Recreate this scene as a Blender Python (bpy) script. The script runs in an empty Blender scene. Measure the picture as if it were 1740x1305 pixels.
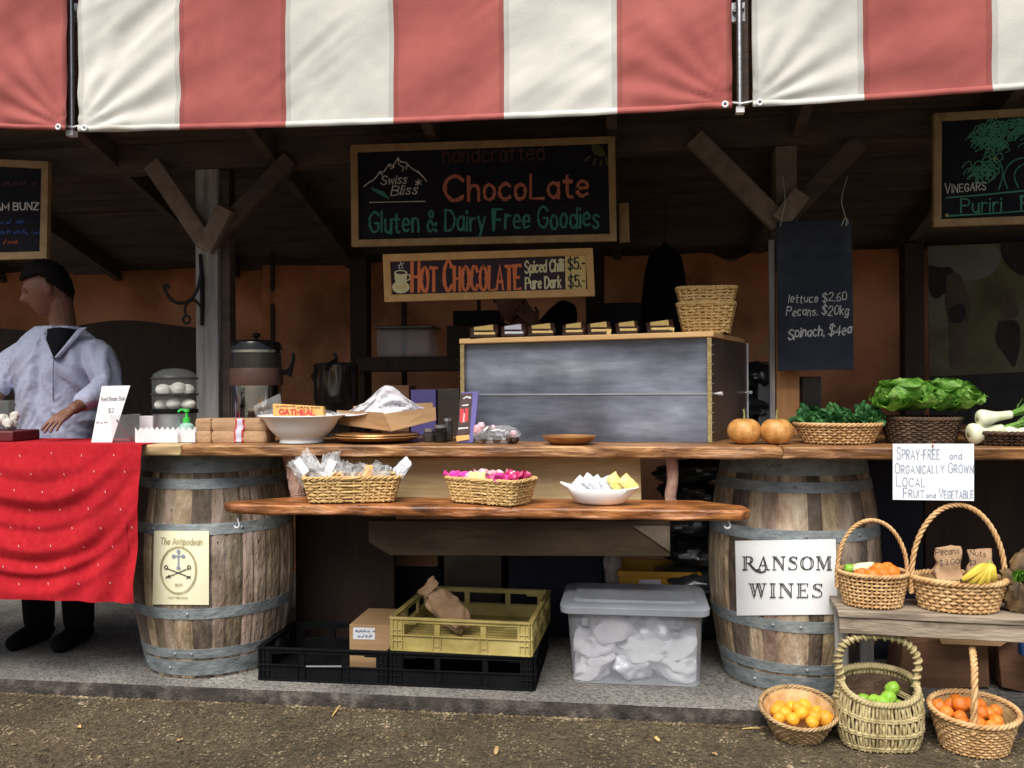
import bpy, bmesh, math, random
from mathutils import Vector, Matrix, noise
R = random.Random(7)
sc = bpy.context.scene
PI = math.pi
rad = math.radians
# ---------------------------------------------------------------- camera
TH, ROLL, FPX = rad(7.6), 0.006, 1500.0
CAM = Vector((0, -3.607, 1.24))
FW = Vector((-math.sin(TH), math.cos(TH), 0)); RT0 = Vector((math.cos(TH), math.sin(TH), 0)); UP0 = Vector((0, 0, 1))
RT = RT0 * math.cos(ROLL) - UP0 * math.sin(ROLL)
UPV = UP0 * math.cos(ROLL) + RT0 * math.sin(ROLL)
cd = bpy.data.cameras.new('camera'); cam = bpy.data.objects.new('camera', cd); sc.collection.objects.link(cam)
cd.sensor_width = 36; cd.lens = FPX / 1740 * 36; cd.clip_end = 2000; cd.clip_start = 0.05
m = Matrix((RT, UPV, -FW)).transposed().to_4x4(); m.translation = CAM
cam.matrix_world = m
sc.camera = cam
# ---------------------------------------------------------------- light
SUN_EL, SUN_AZ = rad(55), rad(190)      # overcast: soft light from the open side in front of the stall
w = bpy.data.worlds.new('World'); sc.world = w; w.use_nodes = True
nt = w.node_tree; nt.nodes.clear()
sky = nt.nodes.new('ShaderNodeTexSky'); sky.sky_type = 'NISHITA'; sky.sun_disc = False
sky.sun_elevation = SUN_EL; sky.sun_rotation = SUN_AZ; sky.air_density = 1.0; sky.dust_density = 4.0; sky.ozone_density = 1.0
bg = nt.nodes.new('ShaderNodeBackground'); bg.inputs[1].default_value = 0.065
wo = nt.nodes.new('ShaderNodeOutputWorld'); nt.links.new(sky.outputs[0], bg.inputs[0]); nt.links.new(bg.outputs[0], wo.inputs[0])
sl = bpy.data.lights.new('sun', 'SUN'); sun = bpy.data.objects.new('sun', sl); sc.collection.objects.link(sun)
sl.energy = 3.0; sl.angle = rad(45); sl.color = (1, .96, .9)
sdir = Vector((math.sin(SUN_AZ) * math.cos(SUN_EL), math.cos(SUN_AZ) * math.cos(SUN_EL), math.sin(SUN_EL)))
sun.rotation_euler = sdir.to_track_quat('Z', 'Y').to_euler(); sun.location = (0, -6, 8)
sc.view_settings.view_transform = 'Standard'; sc.view_settings.look = 'None'; sc.view_settings.gamma = 1
sc.view_settings.exposure = 0.80
# ---------------------------------------------------------------- pixel helpers (photo pixels -> points on real planes)
def ray(px, py): return FW + RT * ((px - 870) / FPX) + UPV * ((652.5 - py) / FPX)
def P(px, py, Y):
    r = ray(px, py); return CAM + r * ((Y - CAM.y) / r.y)
def PZ(px, py, Z):
    r = ray(px, py); return CAM + r * ((Z - CAM.z) / r.z)
def S(px, Y): return (P(px, 652, Y) - P(px - 1, 652, Y)).length
def X(px, Y): return P(px, 652, Y).x
# ---------------------------------------------------------------- materials
MATS = {}
def M(name, cols, scale=(8, 8, 8), detail=4, rough=.7, bump=0, bscale=60, metal=0, tone=0, trans=0, spec=.4, dist=0, alpha=1, pos=None, voro=None, rrange=0, sheen=0, low=None):
    mt = bpy.data.materials.new(name); mt.use_nodes = True
    n = mt.node_tree; L = n.links; pb = n.nodes['Principled BSDF']; out = n.nodes['Material Output']
    tc = n.nodes.new('ShaderNodeTexCoord'); mp = n.nodes.new('ShaderNodeMapping'); mp.inputs['Scale'].default_value = scale
    L.new(tc.outputs['Object'], mp.inputs[0])
    nz = n.nodes.new('ShaderNodeTexNoise'); nz.inputs['Scale'].default_value = 1; nz.inputs['Detail'].default_value = detail
    nz.inputs['Distortion'].default_value = dist; nz.inputs['Roughness'].default_value = .6
    L.new(mp.outputs[0], nz.inputs['Vector'])
    cr = n.nodes.new('ShaderNodeValToRGB'); e = cr.color_ramp.elements
    if len(cols) == 1: cols = [tuple(c * .85 for c in cols[0]), tuple(min(1, c * 1.1) for c in cols[0])]
    k = len(cols)
    ps = pos or [.3 + .4 * i / (k - 1) for i in range(k)]
    for i, c in enumerate(cols):
        el = e[i] if i < 2 else e.new(ps[i])
        el.position = ps[i]; el.color = (*c, 1)
    L.new(nz.outputs[0], cr.inputs[0]); col = cr.outputs[0]
    if voro:                               # speckle: (scale, light colour, amount)
        vo = n.nodes.new('ShaderNodeTexVoronoi'); vo.inputs['Scale'].default_value = voro[0]; L.new(tc.outputs['Object'], vo.inputs['Vector'])
        mx = n.nodes.new('ShaderNodeMix'); mx.data_type = 'RGBA'
        sp = n.nodes.new('ShaderNodeSeparateColor'); L.new(vo.outputs['Color'], sp.inputs[0])
        mt2 = n.nodes.new('ShaderNodeMath'); mt2.operation = 'MULTIPLY'; mt2.inputs[1].default_value = voro[2]; L.new(sp.outputs[0], mt2.inputs[0])
        L.new(mt2.outputs[0], mx.inputs[0]); L.new(col, mx.inputs[6]); mx.inputs[7].default_value = (*voro[1], 1); col = mx.outputs[2]
    if tone:
        at = n.nodes.new('ShaderNodeAttribute'); at.attribute_name = 'tone'
        mx = n.nodes.new('ShaderNodeMix'); mx.data_type = 'RGBA'; mx.blend_type = 'MULTIPLY'; mx.inputs[0].default_value = tone
        L.new(col, mx.inputs[6]); L.new(at.outputs['Color'], mx.inputs[7]); col = mx.outputs[2]
    if low:                                # weathering: broad dirt and damp patches (scale, darkest factor)
        ln = n.nodes.new('ShaderNodeTexNoise'); ln.inputs['Scale'].default_value = low[0]; ln.inputs['Detail'].default_value = 5; L.new(tc.outputs['Object'], ln.inputs['Vector'])
        lr = n.nodes.new('ShaderNodeMapRange'); lr.inputs[1].default_value = .34; lr.inputs[2].default_value = .62; lr.inputs[3].default_value = low[1]; lr.inputs[4].default_value = 1.0; L.new(ln.outputs[0], lr.inputs[0])
        mx = n.nodes.new('ShaderNodeMix'); mx.data_type = 'RGBA'; mx.blend_type = 'MULTIPLY'; mx.inputs[0].default_value = 1
        L.new(col, mx.inputs[6]); L.new(lr.outputs[0], mx.inputs[7]); col = mx.outputs[2]
    L.new(col, pb.inputs['Base Color'])
    pb.inputs['Roughness'].default_value = rough; pb.inputs['Metallic'].default_value = metal
    pb.inputs['Specular IOR Level'].default_value = spec
    if sheen: pb.inputs['Sheen Weight'].default_value = sheen
    if rrange:
        mr = n.nodes.new('ShaderNodeMapRange'); mr.inputs[3].default_value = max(.03, rough - rrange); mr.inputs[4].default_value = min(1, rough + rrange)
        L.new(nz.outputs[0], mr.inputs[0]); L.new(mr.outputs[0], pb.inputs['Roughness'])
    if bump:
        bz = n.nodes.new('ShaderNodeTexNoise'); bz.inputs['Scale'].default_value = 1; bz.inputs['Detail'].default_value = 3
        mp2 = n.nodes.new('ShaderNodeMapping'); q = max(scale); mp2.inputs['Scale'].default_value = tuple(bscale * c / q for c in scale) if bscale else scale
        L.new(tc.outputs['Object'], mp2.inputs[0]); L.new(mp2.outputs[0], bz.inputs['Vector'])
        bp = n.nodes.new('ShaderNodeBump'); bp.inputs['Strength'].default_value = bump; bp.inputs['Distance'].default_value = .01
        L.new(bz.outputs[0], bp.inputs['Height']); L.new(bp.outputs[0], pb.inputs['Normal'])
    sh = pb.outputs[0]
    if trans:
        tr = n.nodes.new('ShaderNodeBsdfTranslucent'); L.new(col, tr.inputs[0])
        ms = n.nodes.new('ShaderNodeMixShader'); ms.inputs[0].default_value = trans
        L.new(sh, ms.inputs[1]); L.new(tr.outputs[0], ms.inputs[2]); sh = ms.outputs[0]
    if alpha < 1:
        tp = n.nodes.new('ShaderNodeBsdfTransparent'); ms = n.nodes.new('ShaderNodeMixShader'); ms.inputs[0].default_value = alpha
        L.new(tp.outputs[0], ms.inputs[1]); L.new(sh, ms.inputs[2]); sh = ms.outputs[0]
    L.new(sh, out.inputs[0])
    MATS[name] = mt
    return mt
# ---------------------------------------------------------------- objects
def wloc(o):
    v = Vector((0, 0, 0))
    while o: v += o.location; o = o.parent
    return v
def tag(o, label, cat, group=None, kind=None):
    if label: o['label'] = label
    if cat: o['category'] = cat
    if group: o['group'] = group
    if kind: o['kind'] = kind
def T(name, label, cat, loc, group=None):
    o = bpy.data.objects.new(name, None); o.empty_display_size = .05; sc.collection.objects.link(o); o.location = loc
    tag(o, label, cat, group); return o
def copy_tree(o, loc, label=None, rz=0, parent=None, scale=None):
    c = o.copy(); sc.collection.objects.link(c)
    if parent is None:
        c.location = loc
        if rz: c.rotation_euler.z += rz
        if scale: c.scale = (scale,) * 3 if not hasattr(scale, '__len__') else scale
        if label: c['label'] = label
    else: c.parent = parent
    for ch in list(o.children): copy_tree(ch, None, parent=c)
    return c
def cat_rom(pts, n=6, closed=False):
    pts = [Vector(p) for p in pts]; k = len(pts); out = []
    for i in range(k if closed else k - 1):
        g = (lambda j: pts[j % k]) if closed else (lambda j: pts[max(0, min(k - 1, j))])
        a, b, c, d = g(i - 1), g(i), g(i + 1), g(i + 2)
        for j in range(n):
            t = j / n
            out.append(.5 * ((2 * b) + (c - a) * t + (2 * a - 5 * b + 4 * c - d) * t * t + (3 * b - a - 3 * c + d) * t ** 3))
    if not closed: out.append(pts[-1])
    return out
def nz(v, s=1): return noise.noise(Vector(v) * s)
class MB:
    def __init__(s): s.v = []; s.f = []; s.m = []; s.t = []
    def add(s, vs, fs, mi=0, tone=1.0):
        b = len(s.v); s.v += [Vector(v) for v in vs]
        for f in fs: s.f.append([b + i for i in f]); s.m.append(mi); s.t.append(tone)
        return b
    def box(s, c, size, rot=None, mi=0, tone=1.0):
        c = Vector(c); hx, hy, hz = (q / 2 for q in size)
        vs = [Vector((x * hx, y * hy, z * hz)) for x in (-1, 1) for y in (-1, 1) for z in (-1, 1)]
        if rot is not None: vs = [rot @ v for v in vs]
        s.add([v + c for v in vs], [(0, 1, 3, 2), (4, 6, 7, 5), (0, 4, 5, 1), (2, 3, 7, 6), (0, 2, 6, 4), (1, 5, 7, 3)], mi, tone)
    def pb(s, x0, x1, y0, y1, z0, z1, mi=0, tone=1.0): s.box(((x0 + x1) / 2, (y0 + y1) / 2, (z0 + z1) / 2), (x1 - x0, y1 - y0, z1 - z0), None, mi, tone)
    def tube(s, path, r, n=8, mi=0, closed=False, tone=1.0, flat=None):
        path = [Vector(p) for p in path]; k = len(path)
        rs = r if hasattr(r, '__len__') else [r] * k
        tg = []
        for i in range(k):
            a = path[(i - 1) % k] if (closed or i > 0) else path[i]; b = path[(i + 1) % k] if (closed or i < k - 1) else path[i]
            d = b - a; tg.append(d.normalized() if d.length > 1e-9 else Vector((0, 0, 1)))
        up = Vector((0, 0, 1)) if abs(tg[0].z) < .9 else Vector((0, 1, 0))
        nrm = (up - tg[0] * up.dot(tg[0])).normalized(); vs = []
        for i in range(k):
            nrm = nrm - tg[i] * nrm.dot(tg[i])
            nrm = nrm.normalized() if nrm.length > 1e-6 else tg[i].orthogonal().normalized()
            bn = tg[i].cross(nrm)
            for j in range(n):
                a = 2 * PI * j / n; vs.append(path[i] + (nrm * math.cos(a) + bn * math.sin(a) * (flat or 1)) * rs[i])
        fs = []
        for i in range(k if closed else k - 1):
            i2 = (i + 1) % k
            for j in range(n): fs.append((i * n + j, i * n + (j + 1) % n, i2 * n + (j + 1) % n, i2 * n + j))
        if not closed: fs += [tuple(range(n))[::-1], tuple((k - 1) * n + j for j in range(n))]
        s.add(vs, fs, mi, tone)
    def lathe(s, prof, c, n=40, mi=0, sx=1, sy=1, wob=None, mat=None, tone=1.0):
        c = Vector(c); vs = []; k = len(prof)
        for (r, z) in prof:
            for j in range(n):
                a = 2 * PI * j / n; q = wob(a, z) if wob else 1
                v = Vector((r * q * math.cos(a) * sx, r * q * math.sin(a) * sy, z))
                if mat is not None: v = mat @ v
                vs.append(v + c)
        fs = [(i * n + j, i * n + (j + 1) % n, (i + 1) * n + (j + 1) % n, (i + 1) * n + j) for i in range(k - 1) for j in range(n)]
        if prof[0][0] > 1e-4: fs.append(tuple(range(n))[::-1])
        if prof[-1][0] > 1e-4: fs.append(tuple((k - 1) * n + j for j in range(n)))
        s.add(vs, fs, mi, tone)
    def blob(s, c, r, amp=.1, freq=3, seed=0, n=16, mi=0, rot=None, tone=1.0, fn=None):
        c = Vector(c); r = r if hasattr(r, '__len__') else (r, r, r); vs = []; off = Vector((seed * 7.3, seed * 3.1, seed * 1.7))
        m_ = max(6, n // 2)
        for i in range(m_ + 1):
            ph = PI * i / m_
            for j in range(n):
                a = 2 * PI * j / n
                d = Vector((math.sin(ph) * math.cos(a), math.sin(ph) * math.sin(a), -math.cos(ph)))
                q = 1 + amp * noise.noise(d * freq + off)
                v = Vector((d.x * r[0], d.y * r[1], d.z * r[2])) * q
                if fn: v = fn(d, v)
                if rot is not None: v = rot @ v
                vs.append(v + c)
        fs = [(i * n + j, i * n + (j + 1) % n, (i + 1) * n + (j + 1) % n, (i + 1) * n + j) for i in range(m_) for j in range(n)]
        s.add(vs, fs, mi, tone)
    def prism(s, a, b, mi=0, tone=1.0):      # two matching outlines
        k = len(a); fs = [tuple(range(k)), tuple(range(2 * k - 1, k - 1, -1))] + [(i, k + i, k + (i + 1) % k, (i + 1) % k) for i in range(k)]
        s.add(list(a) + list(b), fs, mi, tone)
    def pan(s, pts, Y, th, mi=0):             # flat outline in photo pixels at depth Y, real thickness th going back
        a = [P(x, y, Y) for x, y in pts]; s.prism(a, [v + Vector((0, th, 0)) for v in a], mi)
    def grid(s, fn, nu, nv, mi=0, mf=None, tone=1.0):
        vs = [fn(i / nu, j / nv) for j in range(nv + 1) for i in range(nu + 1)]
        b = s.add(vs, [], mi)
        for j in range(nv):
            for i in range(nu):
                q = j * (nu + 1) + i
                s.f.append([b + q, b + q + 1, b + q + nu + 2, b + q + nu + 1]); s.m.append(mf(i / nu, j / nv) if mf else mi); s.t.append(tone)
    def build(s, name, mats, parent=None, label=None, cat=None, group=None, kind=None, smooth=40, bevel=0, origin=None, mods=(), solid=0):
        mats = mats if isinstance(mats, (list, tuple)) else [mats]
        if parent: o0 = wloc(parent)
        else:
            xs = [v.x for v in s.v]; ys = [v.y for v in s.v]; zs = [v.z for v in s.v]
            o0 = Vector(origin) if origin else Vector(((min(xs) + max(xs)) / 2, (min(ys) + max(ys)) / 2, min(zs)))
        me = bpy.data.meshes.new(name); me.from_pydata([v - o0 for v in s.v], [], s.f); 
        for mt in mats: me.materials.append(mt)
        me.polygons.foreach_set('material_index', s.m)
        ca = me.color_attributes.new('tone', 'FLOAT_COLOR', 'CORNER'); data = []
        for f, t in zip(s.f, s.t):
            tt = t if hasattr(t, '__len__') else (t, t, t)
            data += [tt[0], tt[1], tt[2], 1.0] * len(f)
        ca.data.foreach_set('color', data)
        bm = bmesh.new(); bm.from_mesh(me); bmesh.ops.recalc_face_normals(bm, faces=bm.faces); bm.to_mesh(me); bm.free()
        if smooth:
            me.polygons.foreach_set('use_smooth', [True] * len(me.polygons)); me.set_sharp_from_angle(angle=rad(smooth))
        me.update()
        o = bpy.data.objects.new(name, me); sc.collection.objects.link(o)
        if parent: o.parent = parent
        else: o.location = o0
        if solid:
            q = o.modifiers.new('s', 'SOLIDIFY'); q.thickness = solid; q.offset = 0
        if bevel:
            q = o.modifiers.new('b', 'BEVEL'); q.width = bevel; q.segments = 2; q.limit_method = 'ANGLE'; q.angle_limit = rad(40)
        for md in mods: md(o)
        tag(o, label, cat, group, kind); return o
def RX(a): return Matrix.Rotation(a, 3, 'X')
def RY(a): return Matrix.Rotation(a, 3, 'Y')
def RZ(a): return Matrix.Rotation(a, 3, 'Z')
# ---------------------------------------------------------------- hand lettering: strokes on a 10-unit cap height
FONT = {
'A': '0 0 3.5 10 7 0;1.2 3.5 5.8 3.5', 'B': '0 0 0 10;0 10 4 10 6 9 6 6.5 4 5.3 0 5.3;0 5.3 4 5.3 6.5 4 6.5 1.5 4 0 0 0',
'C': '6.5 8 5 10 2.5 10 0 7.5 0 2.5 2.5 0 5 0 6.5 2', 'D': '0 0 0 10;0 10 3.5 10 6.5 7.5 6.5 2.5 3.5 0 0 0',
'E': '6 10 0 10 0 5;0 5 0 0 6 0;0 5 4.5 5', 'F': '6 10 0 10 0 0;0 5 4.5 5', 'G': '6.5 8 5 10 2.5 10 0 7.5 0 2.5 2.5 0 5 0 6.5 2 6.5 4.5;4 4.5 6.5 4.5',
'H': '0 0 0 10;6 0 6 10;0 5 6 5', 'I': '0 0 0 10', 'K': '0 0 0 10;6 10 0 4.5;2 6 6 0', 'L': '0 10 0 0 5.5 0', 'M': '0 0 0 10 4 3;4 3 8 10 8 0',
'N': '0 0 0 10 6.5 0;6.5 0 6.5 10', 'O': '3.5 10 1.2 9.5 0 7 0 3 1.2 .5 3.5 0 5.8 .5 7 3 7 7 5.8 9.5 3.5 10', 'P': '0 0 0 10;0 10 4 10 6 9 6 6 4 5 0 5',
'R': '0 0 0 10;0 10 4 10 6 9 6 6 4 5 0 5;2.5 5 6.5 0', 'S': '6 8.5 4.5 10 2 10 .3 8.5 .3 6.5 2 5.3 4.5 4.7 6.2 3.5 6.2 1.5 4.5 0 2 0 0 1.5',
'T': '0 10 7 10;3.5 10 3.5 0', 'U': '0 10 0 3 1 .5 3.3 0 5.5 .5 6.5 3 6.5 10', 'V': '0 10 3.5 0 7 10', 'W': '0 10 2.2 0 4.5 8;4.5 8 6.8 0 9 10',
'Y': '0 10 3.5 5 3.5 0;7 10 3.5 5', 'Z': '0 10 6 10 0 0;0 0 6 0',
'a': '4.5 5 3 6.5 1.5 6.3 0 4.5 0 2 1.5 0 3 .2 4.5 2;4.5 6.5 4.5 0', 'b': '0 10 0 0;0 4.5 1.5 6.5 3.5 6.3 4.8 4.5 4.8 2 3.5 .1 1.5 0 0 2',
'c': '4.5 5.5 3 6.5 1.5 6.3 0 4.5 0 2 1.5 .1 3 0 4.5 1', 'd': '4.8 10 4.8 0;4.8 4.5 3.3 6.5 1.5 6.3 0 4.5 0 2 1.5 .1 3.3 0 4.8 2',
'e': '0 3.3 2 3.4 4.6 3.6 4.4 5.5 2.8 6.6 1 6 0 3.8 .3 1.4 2 0 4.4 1', 'f': '4 9.5 3 10 1.8 9.3 1.5 7.5 1.5 0;0 6.2 3.5 6.2',
'g': '4.5 5 3 6.5 1.5 6.3 0 4.5 0 2 1.5 0 3 .2 4.5 2;4.5 6.5 4.5 2 4.5 -1.5 3 -3 1 -2.8 0 -2', 'h': '0 10 0 0;0 4 1.5 6.3 3.5 6.5 4.5 5 4.5 0',
'i': '0 6.5 0 0;0 8.5 0 9.3', 'k': '0 10 0 0;4 6.5 0 2.8;1.4 4 4.3 0', 'l': '0 10 0 0',
'm': '0 6.5 0 0;0 4.5 1.2 6.3 2.6 6.3 3.3 5 3.3 0;3.3 4.5 4.5 6.3 5.9 6.3 6.6 5 6.6 0', 'n': '0 6.5 0 0;0 4.5 1.5 6.5 3.3 6.4 4.3 5 4.3 0',
'o': '2.4 6.5 .7 5.8 0 3.3 .7 .7 2.4 0 4.1 .7 4.8 3.3 4.1 5.8 2.4 6.5', 'p': '0 6.5 0 -3;0 4.5 1.5 6.5 3.5 6.3 4.8 4.5 4.8 2 3.5 .1 1.5 0 0 2',
'r': '0 6.5 0 0;0 4 1.2 6 2.5 6.5 3.5 6', 's': '4 5.5 2.8 6.5 1 6.3 .3 5 1.5 3.7 3.2 2.8 4 1.5 3 .1 1.2 0 0 1',
't': '1.5 9 1.5 4 1.5 1.5 2.3 .1 3.6 .3;0 6.5 3.5 6.5', 'u': '0 6.5 0 2 1 .1 2.8 .2 4.3 2;4.3 6.5 4.3 0', 'y': '0 6.5 2.3 0;4.6 6.5 2.3 0 1 -3',
'v': '0 6.5 2.3 0 4.6 6.5', 'w': '0 6.5 1.6 0 3.2 5.5;3.2 5.5 4.8 0 6.4 6.5', 'x': '0 6.5 4.5 0;4.5 6.5 0 0', 'z': '0 6.5 4 6.5 0 0;0 0 4 0',
'$': '6 8.5 4.5 10 2 10 .3 8.5 .3 6.5 2 5.3 4.5 4.7 6.2 3.5 6.2 1.5 4.5 0 2 0 0 1.5;3.2 11.5 3.2 -1.5',
'0': '2.8 10 .9 9.3 0 7 0 3 .9 .7 2.8 0 4.7 .7 5.6 3 5.6 7 4.7 9.3 2.8 10', '1': '0 8 1.5 10 1.5 0', '2': '0 8 1.5 10 4 10 5.5 8.3 5.3 6.3 3 3.5 0 0;0 0 6 0',
'3': '0 9 2 10 4.5 9.5 5.3 7.5 4.3 5.6 2 5.2;2 5.2 4.6 4.8 5.8 2.8 4.8 .6 2.4 0 0 1', '4': '4 0 4 10 0 3;0 3 6 3', '7': '0 10 6 10 2 0',
'5': '5.5 10 .5 10 .3 5.5;.3 5.5 2 6.5 4.3 6.3 5.8 4.5 5.6 1.8 4 .2 1.8 0 0 1',
'6': '5 9.5 2.5 10 .5 7 0 3 1 .4 3 0 5 .8 5.5 3 4.5 5 2.5 5.5 .5 4', '8': '2.8 5.3 .8 6.3 .5 8.5 2.8 10 5 8.5 4.8 6.3 2.8 5.3 .4 4 .2 1.5 2.8 0 5.4 1.5 5.2 4 2.8 5.3', '9': '5 6 3 4.8 1 5.5 .3 7.5 1.5 9.7 3.5 10 5 8.5 5 5 4 0',
'&': '6.5 0 4 3.5 1.5 7.5 1.5 9.2 2.8 10 4.2 9 4 7.5 .8 4 0 2.2 1.2 .3 3.2 0 5.5 2 6.3 4', '-': '0 4.5 3 4.5', '.': '0 0 0 .8', ',': '.5 .5 0 -1.5',
}
def chaikin(p):
    for _ in range(2):
        q = [p[0]]
        for a, b in zip(p, p[1:]): q += [(a[0] * .75 + b[0] * .25, a[1] * .75 + b[1] * .25), (a[0] * .25 + b[0] * .75, a[1] * .25 + b[1] * .75)]
        p = q + [p[-1]]
    return p
def glyph(ch):
    out = []
    for st in FONT[ch].split(';'):
        n_ = [float(q) for q in st.split()]; p = list(zip(n_[::2], n_[1::2]))
        out.append(chaikin(p) if len(p) > 3 else p)
    return out
class SL(list): pass
def text_strokes(txt, x0, x1, yb0, yb1, cap, jit=.25, slant=0, small=None):
    """strokes in photo pixels: text fitted between x0 and x1, baseline from yb0 to yb1, cap height in px. small: scale for caps not marked with ^"""
    items = []; cx = 0; wi = 0; i = 0
    while i < len(txt):
        ch = txt[i]; k = 1
        if small: k = small
        if ch == '^': i += 1; ch = txt[i]; k = 1
        if ch == ' ': cx += 4.0; i += 1; wi += 1; continue
        g = glyph(ch); wd = max(q[0] for s_ in g for q in s_)
        items.append((g, cx, k, wi)); cx += wd * k + 2.3; i += 1
    tot = cx - 2.3; f = (x1 - x0) / tot; v = cap / 10; out = SL(); out.wi = []
    for g, ox, k, wi in items:
        dy = R.uniform(-jit, jit) * v
        for s_ in g:
            out.wi.append(wi)
            out.append([(x0 + (ox + q[0] * k + slant * q[1]) * f + R.uniform(-.04, .04) * v * jit * 8, yb0 + (yb1 - yb0) * (ox / tot) - q[1] * k * v + dy + .35 * v * nz((q[0] * .4 + ox, q[1] * .4, 7.7)) * (1 + jit)) for q in s_])
    return out
def ribbons(mb, strokes, wd, mapf, mi=0, vary=.28):
    for k, st in enumerate(strokes):
        st = [st[0]] + [b for a, b in zip(st, st[1:]) if (a[0] - b[0]) ** 2 + (a[1] - b[1]) ** 2 > 1e-6]
        if len(st) < 2: continue
        vs = []; n_ = len(st); off = .0008 + .00003 * (k % 25)
        for i, p in enumerate(st):
            a = st[max(0, i - 1)]; b = st[min(n_ - 1, i + 1)]
            dx, dy = b[0] - a[0], b[1] - a[1]; l = math.hypot(dx, dy) or 1; dx /= l; dy /= l
            ex = -.4 * wd if i == 0 else (.4 * wd if i == n_ - 1 else 0)
            h = wd / 2 * (1 + R.uniform(-vary, vary)); x, y = p[0] + dx * ex, p[1] + dy * ex
            mit = 1.0
            if 0 < i < n_ - 1:
                ax, ay = p[0] - a[0], p[1] - a[1]; al = math.hypot(ax, ay) or 1
                mit = 1 / max(.45, abs((ax * dx + ay * dy) / al))
            vs += [mapf(x - dy * h * mit, y + dx * h * mit, off), mapf(x + dy * h * mit, y - dx * h * mit, off)]
        mb.add(vs, [(2 * i, 2 * i + 1, 2 * i + 3, 2 * i + 2) for i in range(n_ - 1)], mi)
def planemap(Y): return lambda x, y, o: P(x, y, Y - o)
def letters(name, parent, mat, Y, strokes, wd, mapf=None):
    wi = getattr(strokes, 'wi', None) or [0] * len(strokes); o = None       # one mesh per word
    for w_ in sorted(set(wi)):
        mb = MB(); ribbons(mb, [s_ for s_, q in zip(strokes, wi) if q == w_], wd, mapf or planemap(Y)); o = mb.build(name, mat, parent, smooth=0)
    return o
def fine(strokes, d=4):
    out = []
    for st in strokes:
        q = [st[0]]
        for a, b in zip(st, st[1:]):
            k = max(1, int(math.hypot(b[0] - a[0], b[1] - a[1]) / d)); q += [(a[0] + (b[0] - a[0]) * i / k, a[1] + (b[1] - a[1]) * i / k) for i in range(1, k + 1)]
        out.append(q)
    return out
def circ(cx, cy, rx, ry, n=24, a0=0, a1=2 * PI): return [(cx + rx * math.cos(a0 + (a1 - a0) * i / n), cy + ry * math.sin(a0 + (a1 - a0) * i / n)) for i in range(n + 1)]
# ---------------------------------------------------------------- material list
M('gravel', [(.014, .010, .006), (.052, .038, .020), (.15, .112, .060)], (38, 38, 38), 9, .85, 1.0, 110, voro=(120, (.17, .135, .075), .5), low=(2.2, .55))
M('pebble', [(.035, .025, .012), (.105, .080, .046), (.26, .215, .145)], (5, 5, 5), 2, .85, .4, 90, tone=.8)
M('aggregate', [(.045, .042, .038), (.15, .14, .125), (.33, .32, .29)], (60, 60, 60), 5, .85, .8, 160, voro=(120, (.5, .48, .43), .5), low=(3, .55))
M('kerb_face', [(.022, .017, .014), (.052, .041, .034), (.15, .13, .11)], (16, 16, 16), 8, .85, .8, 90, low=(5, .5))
M('dark_timber', [(.060, .043, .034), (.14, .10, .076)], (3, 14, 14), 5, .8, .5, 50)
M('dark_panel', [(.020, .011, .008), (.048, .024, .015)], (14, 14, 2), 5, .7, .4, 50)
M('roof_board', [(.055, .042, .033), (.12, .090, .070)], (2, 14, 14), 5, .85, .4, 50)
M('grey_timber', [(.20, .195, .185), (.36, .35, .335), (.46, .45, .43)], (28, 28, 2.2), 6, .85, .7, 90, dist=.6)
M('brace_timber', [(.16, .125, .095), (.29, .235, .185)], (12, 12, 12), 6, .8, .5, 60, dist=.8)
M('lit_post_timber', [(.38, .17, .06), (.58, .30, .12)], (20, 20, 2), 6, .6, .4, 60, dist=.6)  # orange stands for warm light on the lower right post
M('counter_wood', [(.07, .028, .012), (.30, .135, .05), (.64, .37, .155)], (3.6, 22, 22), 8, .45, .8, 50, low=(4, .55), dist=1.2, rrange=.15)
M('plank_wood', [(.06, .02, .008), (.33, .115, .034), (.60, .27, .09)], (3.4, 16, 16), 8, .40, .8, 50, low=(6, .40), dist=1.5, rrange=.15)
M('beam_brown', [(.045, .030, .017), (.10, .07, .04)], (2.5, 18, 18), 6, .8, .3, 50, dist=1)
M('pale_board', [(.36, .24, .11), (.60, .45, .24)], (2.2, 20, 20), 6, .7, .3, 50, dist=1.2)
M('bark_post', [(.15, .07, .05), (.36, .22, .17), (.45, .30, .23)], (26, 26, 10), 6, .8, .8, 60, dist=1)
M('bench_wood', [(.13, .10, .075), (.26, .21, .155), (.36, .30, .22)], (2.5, 24, 24), 7, .85, .7, 70, dist=1)
M('stave', [(.14, .098, .065), (.37, .29, .215), (.58, .51, .42)], (13, 13, 5.0), 8, .8, .8, 70, tone=1, dist=.8, low=(7, .68))
M('hoop', [(.15, .18, .19), (.25, .285, .295), (.36, .40, .40)], (14, 14, 30), 6, .62, .35, 80, metal=.35, rrange=.12)
M('awning_white', [(.55, .54, .495), (.64, .63, .58), (.68, .67, .62)], (2.2, 5, 1.4), 8, .85, .10, 420, trans=.14, tone=1, low=(2.4, .86))
M('awning_red', [(.33, .078, .068), (.40, .103, .09), (.44, .128, .11)], (2.2, 5, 1.4), 8, .85, .10, 420, trans=.14, tone=1, low=(2.4, .86))
M('steel', [(.42, .43, .45), (.62, .63, .64)], (9, 9, 9), 4, .35, .1, 40, metal=.9)
M('chrome', [(.55, .55, .55), (.7, .7, .68)], (5, 5, 5), 2, .12, 0, metal=1)
M('black_iron', [(.016, .016, .018), (.03, .03, .032)], (30, 30, 30), 4, .5, .3, 60, metal=.5)
M('tarp', [(.26, .095, .042), (.54, .215, .097), (.68, .30, .145)], (1.6, 1.6, 1.6), 6, .9, .25, 120, trans=.45, dist=.5, low=(1.6, .6))
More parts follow.
